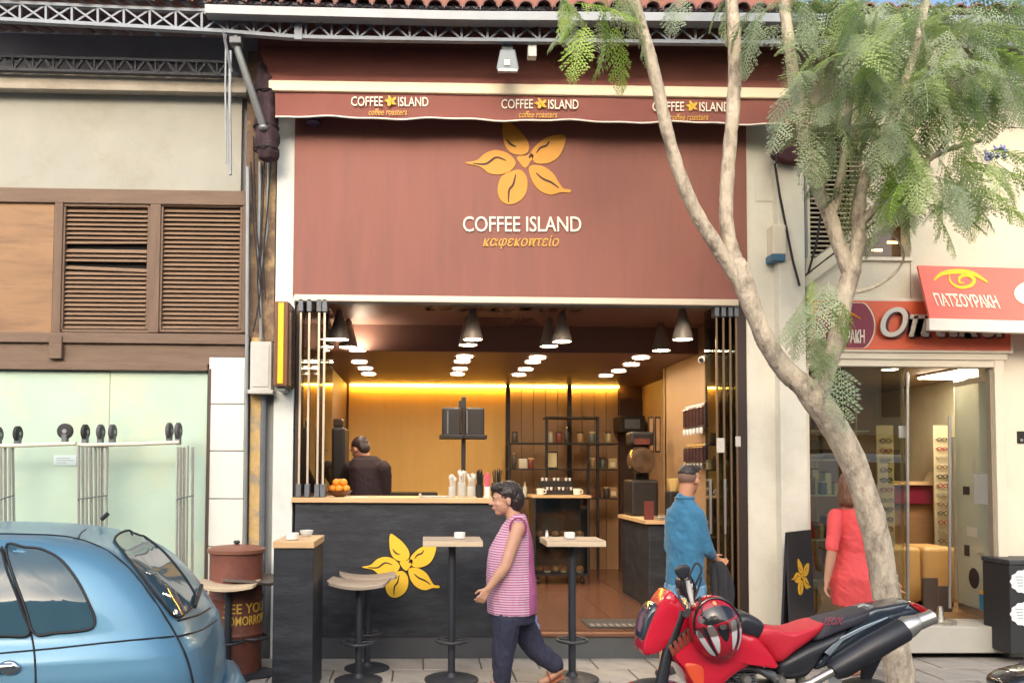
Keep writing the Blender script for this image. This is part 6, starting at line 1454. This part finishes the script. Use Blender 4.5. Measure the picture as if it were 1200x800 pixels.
seat = bulged('seat', [(868, 738), (882, 728), (903, 733.5), (921, 735.5), (941, 731), (958, 725.5), (956, 733), (943, 745), (922, 760), (903, 773), (888, 757)], .13, m_seatr)
bulged('seat_rear', [(952, 727.5), (970, 722), (992, 716.5), (1010, 711), (1012, 718), (1004, 725), (975, 736), (945, 748), (944, 740)], .12, m_seatb)
ptext('seat_lettering', 'LEOX', 965, 722.5, 988, 731.5, BYm - .128, M('seat_print', (150, 60, 80), .6, var=0), parent=moto, thick=.004, shear=.5)
tail = bulged('tail_fairing', [(1008, 712), (1030, 706.5), (1052, 702.5), (1062, 703), (1080, 714.5), (1062, 719), (1040, 723), (1010, 738), (984, 757), (965, 771), (950, 780), (946, 776), (958, 760), (984, 735)], .11, m_bgls, prof=(.6, .8, .9, .96, 1, 1), rings=(1, .985, .93, .75, .5, .2), n=3)
bulged('tail_lamp', [(1054, 703.5), (1063, 703.5), (1079, 714), (1068, 714), (1058, 708)], .113, M('tail_red', ()), prof=(.9, .95, .98, .99, 1, 1))
bulged('side_panel', [(903, 773), (925, 758), (948, 747), (985, 733), (958, 757), (944, 778), (930, 790), (905, 790)], .13, m_bblk)
mline('grab_rail', [(1006, 711, -.115), (1011, 709, -.13), (1018, 711, -.115)], .008, m_steel)
plate('tail_edge', [(966, 764), (985, 746), (1012, 733), (1040, 722), (1040, 724), (1012, 737), (988, 750), (972, 768)], .01, M('silver_edge', (170, 186, 200), .2, metal=.6), .002, dy=-.118, n=0)
# exhaust silencer
ex = mline('silencer', [(976, 786, -.17), (985, 780.5, -.17), (1020, 759, -.17), (1058, 737.5, -.17), (1061, 736, -.17)], [.05, .066, .07, .067, .058], m_bblk, n=22)
mline('silencer_cap', [(1058, 737.5, -.17), (1064, 733.5, -.17), (1076, 728, -.17)], [.062, .062, .042], m_steel, subof=ex, n=22)
mline('tail_pipe', [(1076, 728.5, -.17), (1088, 724, -.17), (1093, 722, -.17)], [.044, .04, .042], m_steel, subof=ex, n=18)
mline('pipe_bore', [(1092.6, 722.2, -.17), (1093.4, 721.9, -.17)],   .032, m_dark, subof=ex, n=18)
mline('header_pipe', [(976, 786, -.17), (950, 800, -.15), (910, 815, -.14), (860, 822, -.1), (840, 806, -.05)], .024, m_steel)
# fork, front wheel, frame and engine
FW, RW = (766, 857), (1015, 857)
for dy in (-.1, .1): mline('fork_leg', [(800, 715, dy), (782, 765, dy), (774, 806, dy), (765, 857, dy)], [.026, .03, .036, .036], m_bblk, n=14)
def mwheel(nm, c, rad, wdt):
    cc = at(c[0], c[1], BYm); cc.z = RD + rad; t = rad
    o = link(nm, MB().lathe([(t - .07, -wdt * .4), (t - .02, -wdt * .5), (t, -wdt * .25), (t, wdt * .25), (t - .02, wdt * .5), (t - .07, wdt * .4)], cc, 36, 'Y').mesh(smooth=True), m_rubd, moto)
    sub('rim', MB().lathe([(t - .075, -wdt * .35), (t - .06, -wdt * .3), (t - .06, wdt * .3), (t - .075, wdt * .35)], cc, 36, 'Y').mesh(smooth=True), m_bblk, o)
    sub('hub', MB().lathe([(.03, -.07), (.045, -.05), (.045, .05), (.03, .07)], cc, 18, 'Y').mesh(smooth=True), m_steel, o)
    for k in range(16):
        a = 2 * math.pi * k / 16; sub('spoke', MB().tube([cc + Vector((.04 * math.cos(a), (-1) ** k * .04, .04 * math.sin(a))), cc + Vector(((t - .07) * math.cos(a + .25), 0, (t - .07) * math.sin(a + .25)))], .003, 5).mesh(), m_steel, o)
    sub('brake_disc', MB().lathe([(.09, .058), (.15, .058), (.15, .062), (.09, .062)], cc, 28, 'Y').mesh(), m_steel, o)
    return cc
fwc = mwheel('front_wheel', FW, .31, .12); rwc = mwheel('rear_wheel', RW, .31, .15)
bulged('front_mudguard', [(712, 822), (735, 802), (766, 797), (795, 800), (815, 816), (809, 820), (790, 806), (766, 803), (738, 808), (717, 826)], .07, m_bred)
mline('frame_spar', [(812, 738, -.07), (850, 770, -.09), (905, 790, -.1), (925, 820, -.1), (930, 850, -.08)], .024, m_dgal); mline('frame_spar', [(812, 738, .07), (850, 770, .09), (905, 790, .1), (925, 820, .1), (930, 850, .08)], .024, m_dgal)
mline('down_tube', [(808, 748, 0), (822, 800, 0), (840, 862, 0), (900, 872, 0)], .022, m_dgal)
mline('swingarm', [(920, 842, -.09), (1008, 846, -.1)], .028, m_steel); mline('swingarm', [(920, 842, .09), (1008, 846, .1)], .028, m_steel)
b = MB(); p0 = at(850, 860, BYm); p1 = at(925, 800, BYm); b.box(p0.x, p1.x, BYm - .14, BYm + .14, p0.z, p1.z); eng = b.build('engine', M('engine_grey', (92, 94, 98), .45, metal=.6, var=.15), moto, bevel=.03)
for k in range(7): pc = at(862, 798 - k * 3.4, BYm); sub('cooling_fin', MB().box(pc.x - .085, pc.x + .085, BYm - .1, BYm + .1, pc.z - .004, pc.z + .004).mesh(bevel=.002), m_dgal, eng)
c = at(890, 828, BYm - .15); sub('clutch_cover', MB().lathe([(.1, .02), (.095, -.015), (.05, -.025)], c, 24, 'Y').mesh(smooth=True), m_steel, eng)
for (cx, cy, r_) in ((844, 793, .035), (874, 795, .03), (915, 797, .028)): c = at(cx, cy, BYm - .12); link('carburettor_cap', MB().lathe([(r_, .05), (r_, -.01), (r_ * .7, -.03)], c, 18, 'Y').mesh(smooth=True), m_steel, moto)
for pts in ([(835, 775, -.1), (856, 786, -.13), (880, 783, -.13), (905, 796, -.1)], [(820, 745, -.1), (848, 782, -.12), (868, 800, -.12)]): mline('hose', [tuple(v) for v in cat(pts, 5, False)], .009, m_rubd, n=8)
mline('shock_absorber', [(935, 785, 0), (950, 838, 0)], .03, M('spring_white', (190, 186, 170), .4), n=12)
plate('number_plate_holder', [(1010, 775), (1030, 762), (1034, 768), (1018, 800), (1008, 800)], .02, m_bblk, .004, n=0); pn_ = plate('number_plate', [(970, 789), (985, 787), (986, 800), (972, 803)], .01, m_por, .002, dy=-.05, n=0)
# handlebar, clocks, mirror, cables
mline('handlebar', [(806, 716, -.36), (807, 708, -.28), (811, 715, -.12), (811, 715, .12), (807, 708, .28), (806, 716, .36)], .0125, m_steel)
for dy in (-.36, .36): mline('grip', [(806, 716, dy), (804, 719, dy * 1.32)], .018, m_rubd)
mline('mirror_stem', [(809, 712, -.2), (803, 690, -.22), (800, 672, -.22)], .007, m_bblk); bulged('mirror', [(791, 667), (800, 661), (808, 664), (806, 675), (797, 678)], .016, m_bblk, dy=-.22)
mline('lever', [(803, 712, -.3), (796, 700, -.38), (794, 690, -.4)], .007, m_steel)
plate('fork_clamp', [(800, 706), (812, 702), (818, 716), (808, 722)], .24, m_steel, .01, n=0); plate('clock_housing', [(795, 682), (806, 676), (812, 690), (802, 700)], .16, m_bblk, .015)
for pts in ([(812, 690, -.1), (822, 668, -.12), (815, 660, -.1), (806, 680, -.1)], [(806, 700, -.14), (798, 686, -.2), (802, 672, -.2), (812, 680, -.15), (814, 705, -.1)], [(818, 712, -.1), (812, 730, -.13), (796, 745, -.12)], [(808, 716, -.15), (818, 690, -.15), (822, 676, -.15)]): mline('cable', [tuple(v) for v in cat(pts, 6, False)], .006, m_rubd, n=6)
mline('key_tag', [(806, 680, -.15), (808, 694, -.15), (812, 708, -.15)], .012, m_por)
plate('windscreen_stay', [(806, 684), (811, 682), (816, 704), (811, 707)], .05, m_por, .004, dy=-.06, n=0)
mline('side_stand', [(905, 850, -.15), (885, 893, -.3)], .014, m_dgal)
# helmet hanging on the bar
HYc = BYm - .2
hc = at(838, 735, HYc); hs = 1 / ppm(HYc)
hel = thing('helmet', 'red, white and black full face helmet hanging on the motorcycle', 'helmet', hc)
hrot = Matrix.Rotation(R(-14), 3, 'Y')
def hp(u, v, k=1.0):
    "point on the shell: u across (-1..1), v down (-1..1), front side"
    x = u; z = -v; y = -math.sqrt(max(0.0, 1 - x * x - z * z)); q = Vector((x * .142 * k, y * .125 * k, z * .182 * k)); return hc + hrot @ q
shell = link('shell', MB().ell(hc, (.142, .125, .182), hrot, 40, 28).mesh(smooth=True), M('helmet_red', (176, 26, 46), .18, var=.03, coat=.8), hel)
for p in shell.data.polygons: p.use_smooth = True
def hpatch(name, ol, mat, k=1.008, n=5):
    ol = cat(ol, n); N_ = len(ol); c = sum(ol, Vector((0, 0))) / N_; vs = []; fs = []; rg = (1, .75, .5, .25)
    for s_ in rg: vs += [hp(*(c + (p - c) * s_), k) for p in ol]
    vs.append(hp(c.x, c.y, k))
    for i in range(3):
        for j in range(N_): fs.append((i * N_ + j, i * N_ + (j + 1) % N_, (i + 1) * N_ + (j + 1) % N_, (i + 1) * N_ + j))
    for j in range(N_): fs.append((3 * N_ + j, 3 * N_ + (j + 1) % N_, len(vs) - 1))
    o = link(name, MB().add(vs, fs).mesh(smooth=True), mat, hel)
    for p in o.data.polygons: p.use_smooth = True
m_hbk = M('helmet_black', (30, 30, 34), .2, var=0, coat=.6); m_hwh = M('helmet_white', (206, 208, 208), .25, var=.04, coat=.6)
hpatch('eye_opening', [(-.72, -.42), (-.45, -.66), (0, -.74), (.5, -.64), (.78, -.36), (.5, -.3), (0, -.28), (-.4, -.26)], m_hbk, 1.006)
hpatch('white_stripe', [(-.52, -.2), (-.3, -.22), (-.2, .2), (-.28, .62), (-.42, .3)], m_hwh); hpatch('white_stripe', [(.42, -.2), (.64, -.18), (.5, .3), (.26, .62), (.3, .2)], m_hwh)
hpatch('white_stripe', [(-.88, -.1), (-.76, -.12), (-.6, .3), (-.4, .68), (-.6, .58), (-.8, .22)], m_hwh); hpatch('white_stripe', [(.86, -.06), (.78, .3), (.55, .66), (.45, .66), (.66, .3), (.74, -.06)], m_hwh)
hpatch('black_stripe', [(-.66, -.16), (-.56, -.18), (-.46, .32), (-.34, .7), (-.5, .5)], m_hbk); hpatch('black_stripe', [(.68, -.14), (.72, -.1), (.58, .38), (.4, .66), (.5, .36)], m_hbk)
hpatch('chin_vent', [(-.16, -.16), (.24, -.16), (.2, .14), (.04, .3), (-.1, .14)], m_hbk); hpatch('badge', [(-.06, -.2), (.16, -.2), (.14, -.08), (-.04, -.08)], M('badge_grey', (150, 150, 156), .3, var=0), 1.016)
hpatch('brow_stud', [(.0, -.84), (.1, -.84), (.1, -.76), (0, -.76)], M('stud_gold', (200, 170, 90), .3, var=0), 1.03)
vr = [hp(.9 * math.cos(a), -.02 - .42 * math.sin(a) if math.sin(a) < 0 else -.06 - .86 * math.sin(a), 1.03) for a in [R(180) * i / 16 for i in range(17)]]
link('visor_rim', MB().tube(vr, .007, 8).mesh(smooth=True), m_hbk, hel)
vs = []; fs = []
for i in range(13):
    for j in range(7): vs.append(hp(-.84 + 1.68 * i / 12, -.24 + .3 * j / 6, 1.035))
for i in range(12):
    for j in range(6): a = i * 7 + j; fs.append((a, a + 7, a + 8, a + 1))
link('visor', MB().add(vs, fs).mesh(smooth=True), glass('visor_glass', (214, 206, 204), .12), hel)
link('chin_strap', MB().tube([hp(-.5, -.6, .95), at(820, 700, HYc - .02), at(812, 708, HYc + .1)], .01, 8).mesh(smooth=True), m_rubd, hel)

# ================================================================== scooter at the lower right corner
sc_ = thing('parked_scooter', 'black scooter mostly cut off by the lower right corner', 'scooter', at(1230, 880, BYm))
m_sc = M('scooter_black', (34, 36, 42), .16, var=.04, coat=.8)
def splate(name, pts, half, mat):
    ol = cat(pts, 5); N_ = len(ol); c = sum(ol, Vector((0, 0))) / N_; vs = []; fs = []; rg = (1, .96, .88, .7, .4); pf_ = (.3, .6, .82, .96, 1)
    for sd_ in (-1, 1):
        base = len(vs)
        for s_, h_ in zip(rg, pf_):
            for p in ol: q = c + (p - c) * s_; w_ = at(q.x, q.y, BYm); vs.append((w_.x, BYm + sd_ * half * h_, w_.z))
        w_ = at(c.x, c.y, BYm); vs.append((w_.x, BYm + sd_ * half, w_.z))
        for i in range(4):
            for k in range(N_): fs.append((base + i * N_ + k, base + i * N_ + (k + 1) % N_, base + (i + 1) * N_ + (k + 1) % N_, base + (i + 1) * N_ + k))
        for k in range(N_): fs.append((base + 4 * N_ + k, base + 4 * N_ + (k + 1) % N_, base + 5 * N_))
    for k in range(N_): fs.append((k, (k + 1) % N_, 5 * N_ + 1 + (k + 1) % N_, 5 * N_ + 1 + k))
    me = MB().add(vs, fs).mesh(smooth=True)
    for p in me.polygons: p.use_smooth = True
    return link(name, me, mat, sc_)
splate('tail_body', [(1166, 800), (1176, 789), (1195, 783), (1225, 781), (1290, 800), (1330, 830), (1290, 850), (1210, 845), (1180, 825)], .16, m_sc); splate('seat', [(1205, 781), (1240, 773), (1300, 782), (1330, 796), (1290, 802), (1220, 787)], .15, m_seatb)
splate('leg_shield', [(1420, 740), (1436, 745), (1420, 850), (1380, 872), (1320, 872), (1320, 858), (1390, 850)], .2, m_sc)
for px_ in (1215, 1440):
    cc = at(px_, 870, BYm); cc.z = RD + .22; w_ = link('wheel', MB().lathe([(.13, -.05), (.2, -.055), (.22, -.02), (.22, .02), (.2, .055), (.13, .05)], cc, 30, 'Y').mesh(smooth=True), m_rubd, sc_); sub('rim', MB().lathe([(.13, -.04), (.04, -.05), (.04, .05), (.13, .04)], cc, 24, 'Y').mesh(smooth=True), m_steel, w_)
link('handlebar', MB().tube([at(1425, 735, BYm - .3), at(1424, 728, BYm), at(1425, 735, BYm + .3)], .016, 10).mesh(smooth=True), m_rubd, sc_)
# ================================================================== jacaranda tree
import numpy as np
TY = -1.25
m_bark = M('pale_bark', (186, 174, 156), .9, var=.26, scale=14, stretch=(1, 1, .5), bump=.9, bscale=34, dirt=(104, 92, 84), dirt_amt=.9, dirt_scale=9)
tree = thing('jacaranda_tree', 'jacaranda tree with pale forking trunk and feathery leaves', 'tree', Vector((at(1052, 820, TY).x, TY, 0)))
K = .79 / ppm(TY)
def limb(name, pts, parent=None, wob=.0, n=20):
    P3 = [(at(x, y, TY + dy), r * K) for x, y, r, dy in pts]
    c3 = cat([p for p, r in P3], 12, False); rr_ = []
    for i in range(len(P3) - 1):
        for k in range(12): t = k / 12; rr_.append(P3[i][1] * (1 - t) + P3[i + 1][1] * t)
    rr_.append(P3[-1][1])
    rr_ = [r_ * (1 + .07 * MN.noise(Vector((c.x * 5, c.y * 5, c.z * 5)))) for r_, c in zip(rr_, c3)]
    me = MB().tube(c3, rr_, n).mesh(smooth=True)
    folds(me, .006 if n > 10 else .002, (26, 26, 9), 3)
    return link(name, me, m_bark, parent or tree)
limb('trunk', [(1059, 845, 24, 0), (1055, 800, 20.5, 0), (1050, 762, 19.5, 0), (1039, 700, 19, 0), (1030, 645, 18.5, 0), (1018, 595, 18, 0), (1001, 545, 18.5, 0), (978, 500, 19.5, 0), (956, 468, 20, 0), (940, 450, 16, 0)], n=30)
limb('limb', [(968, 484, 17, 0), (948, 458, 17, 0), (924, 437, 15, 0), (902, 408, 13.5, 0), (886, 372, 13, 0), (874, 340, 14, 0), (866, 316, 15, 0), (862, 306, 11, 0)])
limb('limb', [(872, 336, 12, 0), (856, 312, 11.5, 0), (838, 285, 10, -.02), (815, 248, 9.3, -.04), (795, 200, 9, -.06), (780, 145, 8.6, -.08), (768, 90, 8.4, -.1), (754, 38, 8.2, -.1), (738, -15, 8, -.1), (720, -80, 7, -.1)])
limb('limb', [(868, 322, 12, 0), (857, 292, 10.5, .02), (851, 255, 10, .03), (853, 200, 9.6, .04), (858, 140, 9.6, .04), (861, 80, 9.4, .04), (859, 20, 9.4, .04), (852, -40, 9, .05), (845, -110, 8, .05)])
limb('limb', [(958, 470, 14, 0), (966, 440, 12.5, .02), (976, 410, 12, .03), (984, 376, 12, .04), (990, 345, 13, .05), (998, 318, 13, .05), (1002, 300, 10, .05)])
limb('limb', [(996, 322, 11, .05), (984, 288, 10, .05), (972, 252, 9.6, .06), (956, 215, 9, .06), (943, 165, 8.6, .07), (933, 110, 8.4, .08), (924, 50, 8, .1), (918, -20, 8, .1), (915, -80, 7, .1)])
limb('limb', [(1000, 312, 10, .05), (1006, 280, 9.5, .02), (1006, 250, 9, 0), (1012, 215, 8, -.04), (1030, 175, 7, -.1), (1052, 120, 6, -.15), (1075, 50, 5, -.2), (1090, -30, 5, -.25)])
limb('branch', [(973, 255, 7, .06), (982, 225, 6.5, .02), (988, 190, 6, -.02), (992, 150, 5, -.06), (1000, 90, 4, -.1)])
limb('branch', [(1008, 262, 6, .0), (1035, 235, 5, -.05), (1062, 210, 4.5, -.1), (1100, 180, 3.5, -.15), (1150, 165, 2.4, -.2)])
limb('branch', [(1100, 180, 3, -.15), (1112, 150, 2.6, -.18), (1090, 110, 2.4, -.2), (1095, 60, 2, -.22)])
limb('twig', [(996, 343, 3.2, .04), (1020, 338, 2.6, 0), (1044, 324, 2.2, -.03), (1058, 306, 1.8, -.05), (1056, 288, 1.4, -.06), (1040, 268, 1.2, -.08)], n=8)
limb('twig', [(950, 372, 3, .0), (972, 362, 3, 0), (990, 350, 4, .03)], n=8)


def leaf_mat(name, rgb):
    m = M(name, rgb, .55, var=.22, scale=3)
    t = m.node_tree; N = t.nodes; L = t.links; p = N['Principled BSDF']; out = [n for n in N if n.type == 'OUTPUT_MATERIAL'][0]
    tl = N.new('ShaderNodeBsdfTranslucent'); tl.inputs[0].default_value = S(rgb[0], min(255, rgb[1] + 20), rgb[2] * .7)
    mx = N.new('ShaderNodeMixShader'); mx.inputs[0].default_value = .35; L.new(p.outputs[0], mx.inputs[1]); L.new(tl.outputs[0], mx.inputs[2]); L.new(mx.outputs[0], out.inputs[0]); return m
LM = [leaf_mat('leaf_grey_green', (168, 178, 152)), leaf_mat('leaf_deep_green', (142, 156, 134)), leaf_mat('leaf_fresh_green', (164, 190, 100)), leaf_mat('leaf_mid_green', (166, 182, 128))]
def frond_arrays(seed, L_=.36, pairs=12, droop=.35, lf=5):
    "a bipinnate leaf along +X: central stalk, paired pinnae, each of small paired leaflets"
    rnd = random.Random(seed); V = []; Fq = []
    def quad(a, b_, c, d): k = len(V); V.extend([a, b_, c, d]); Fq.append((k, k + 1, k + 2, k + 3))
    def stalk(t): return Vector((L_ * t * (1 - .12 * droop * t), 0, -L_ * droop * t * t * .75))
    for i in range(6):
        a, b_ = stalk(i / 6), stalk((i + 1) / 6); w_ = .0022; quad(a + Vector((0, w_, 0)), a - Vector((0, w_, 0)), b_ - Vector((0, w_, 0)), b_ + Vector((0, w_, 0)))
        quad(a + Vector((0, 0, w_)), a - Vector((0, 0, w_)), b_ - Vector((0, 0, w_)), b_ + Vector((0, 0, w_)))
    for i in range(pairs):
        t = .14 + .86 * i / (pairs - 1); o = stalk(t); ln = .1 * math.sin(math.pi * min(1, .16 + t * .8)) * rnd.uniform(.85, 1.15) + .014
        for sg in (1, -1):
            ang = R(rnd.uniform(50, 68)) * (1 - .35 * t); d = Vector((math.cos(ang), sg * math.sin(ang), -.22 - rnd.uniform(0, .25))).normalized(); s_ = d.cross(Vector((0, 0, 1))).normalized()
            up = s_.cross(d)
            for j in range(lf):
                q = o + d * ln * (j + .6) / lf + Vector((0, 0, -.02 * (j / lf) ** 2)); lw = ln / lf * .56; ll = .0165 * (1 - .45 * j / lf)
                for s2 in (1, -1):
                    e = q + s_ * s2 * ll + d * lw * 1.1 + up * rnd.uniform(-.003, .003); quad(q, q + s_ * s2 * ll * .5 - d * lw * .5, e, q + s_ * s2 * ll * .5 + d * lw * 1.3)
    return np.array([tuple(v) for v in V], dtype=np.float32), np.array(Fq, dtype=np.int32)
def np_mesh(V, Fq, mat):
    me = bpy.data.meshes.new('mesh'); me.vertices.add(len(V)); me.vertices.foreach_set('co', V.ravel()); me.loops.add(Fq.size); me.loops.foreach_set('vertex_index', Fq.ravel()); me.polygons.add(len(Fq))
    me.polygons.foreach_set('loop_start', np.arange(0, Fq.size, 4, dtype=np.int32)); me.polygons.foreach_set('loop_total', np.full(len(Fq), 4, dtype=np.int32)); me.update(calc_edges=True); me.validate(); me.materials.append(mat); return me
FR = [frond_arrays(11, .38, 13, .5), frond_arrays(12, .32, 12, .9), frond_arrays(13, .42, 14, .3), frond_arrays(14, .28, 11, .7)]
FM = [[np_mesh(V, Fq, m) for V, Fq in FR] for m in LM]
# clumps: centre pixel, radii in pixels, how many leaves, material weights, depth range
CL = [(690, -2, 46, 18, 26, (0, 3), (-.3, .15)), (655, 10, 22, 12, 12, (0, 2), (-.3, 0)), (705, 26, 30, 14, 14, (2, 0), (-.3, .0)), (790, -8, 50, 14, 10, (0, 1), (-.2, .2)),
      (905, 18, 34, 26, 22, (0, 1), (-.3, .2)), (955, 20, 60, 34, 44, (0, 1, 3), (-.6, .4)), (1020, 45, 75, 50, 90, (0, 0, 1, 3), (-.8, .5)), (1090, 60, 70, 55, 95, (0, 1, 3), (-.8, .5)), (1150, 55, 60, 50, 60, (0, 1, 3), (-.8, .4)),
      (985, 115, 50, 45, 60, (0, 1), (-.6, .3)), (960, 160, 26, 40, 26, (0, 1), (-.4, .2)), (1045, 115, 50, 45, 55, (0, 1, 3), (-.6, .4)), (1110, 115, 50, 35, 40, (0, 3, 1), (-.7, .3)), (1080, 165, 45, 30, 18, (0, 3), (-.5, .3)),
      (1000, 175, 30, 34, 22, (1, 0), (-.3, .4)), (1060, 185, 42, 26, 30, (2, 2, 3), (-.6, .0)), (1100, 205, 55, 32, 40, (2, 3, 0), (-.6, .0)), (1150, 205, 40, 34, 30, (0, 3), (-.6, .0)), (1068, 226, 34, 28, 28, (0, 1, 3), (-.5, .1)), (1125, 236, 26, 30, 12, (0, 1), (-.5, .0)),
      (1040, 235, 24, 28, 12, (3, 0), (-.3, .1)), (960, 345, 34, 22, 15, (2, 3, 0), (-.25, .1)), (955, 385, 26, 34, 18, (1, 0), (-.2, .1)), (985, 425, 18, 22, 9, (1, 0), (-.15, .1)), (1165, 15, 50, 30, 40, (1, 0), (-.5, .5)), (1185, 90, 24, 26, 16, (3, 0), (-.7, .0)), (1070, 10, 70, 30, 60, (0, 1), (-.8, .5)), (870, 8, 22, 10, 6, (0, 3), (-.1, .2))]
crown = bpy.data.objects.new('crown', None); COL.objects.link(crown); crown.parent = tree; crown.matrix_parent_inverse = Matrix.Translation(-tree.location)
items = []
rnd = random.Random(5)
for (cx, cy, rx, ry, n, ms, (d0, d1)) in CL:
    for k in range(int(n * .36)):
        a = rnd.uniform(0, 2 * math.pi); q = math.sqrt(rnd.random()); px, py = cx + rx * q * math.cos(a), cy + ry * q * math.sin(a) - 8
        dy = rnd.uniform(d0, d1); p = at(px, py, TY + dy)
        yaw = math.atan2(rnd.uniform(-1, .5), (px - cx) / rx + rnd.uniform(-.7, .7)); pitch = rnd.uniform(.1, 1.15)
        mt = Matrix.Translation(p) @ Matrix.Rotation(yaw, 4, 'Z') @ Matrix.Rotation(pitch, 4, 'Y') @ Matrix.Rotation(rnd.uniform(-.5, .5), 4, 'X') @ Matrix.Scale(rnd.uniform(.85, 1.4), 4)
        items.append((dy + (0 if 0 < px < 1200 and py > 0 else 5), mt, rnd.choice(ms), rnd.randrange(4)))
items.sort(key=lambda q: q[0])
for _, mt, mi, fi in items[:300]:
    o = bpy.data.objects.new('leaf', FM[mi][fi]); COL.objects.link(o); o.parent = crown; o.matrix_local = mt
Vs = []; Fs = []; Ms = []; base = 0
for _, mt, mi, fi in items[300:]:
    V, Fq = FR[fi]; A = np.array(mt, dtype=np.float32); Vs.append(V @ A[:3, :3].T + A[:3, 3]); Fs.append(Fq + base); Ms.append(np.full(len(Fq), mi, dtype=np.int32)); base += len(V)
me = np_mesh(np.concatenate(Vs), np.concatenate(Fs), LM[0])
for m in LM[1:]: me.materials.append(m)
me.polygons.foreach_set('material_index', np.concatenate(Ms)); o = bpy.data.objects.new('foliage', me); COL.objects.link(o); o.parent = crown; o['kind'] = 'stuff'
# last lilac blossoms
m_lil = M('lilac_blossom', (150, 156, 206), .6, var=.15, scale=20)
for k in range(14):
    c = at(1166 + rnd.uniform(-12, 12), 176 + rnd.uniform(-7, 7), TY - .35 + rnd.uniform(-.05, .05)); b = MB()
    b.tube([c, c + Vector((rnd.uniform(-.01, .01), -.01, -.022)), c + Vector((rnd.uniform(-.015, .015), -.015, -.04))], [.004, .009, .016], 8); link('blossom', b.mesh(smooth=True), m_lil, tree)
for o in bpy.data.objects:
    if '_at' in o: del o['_at']
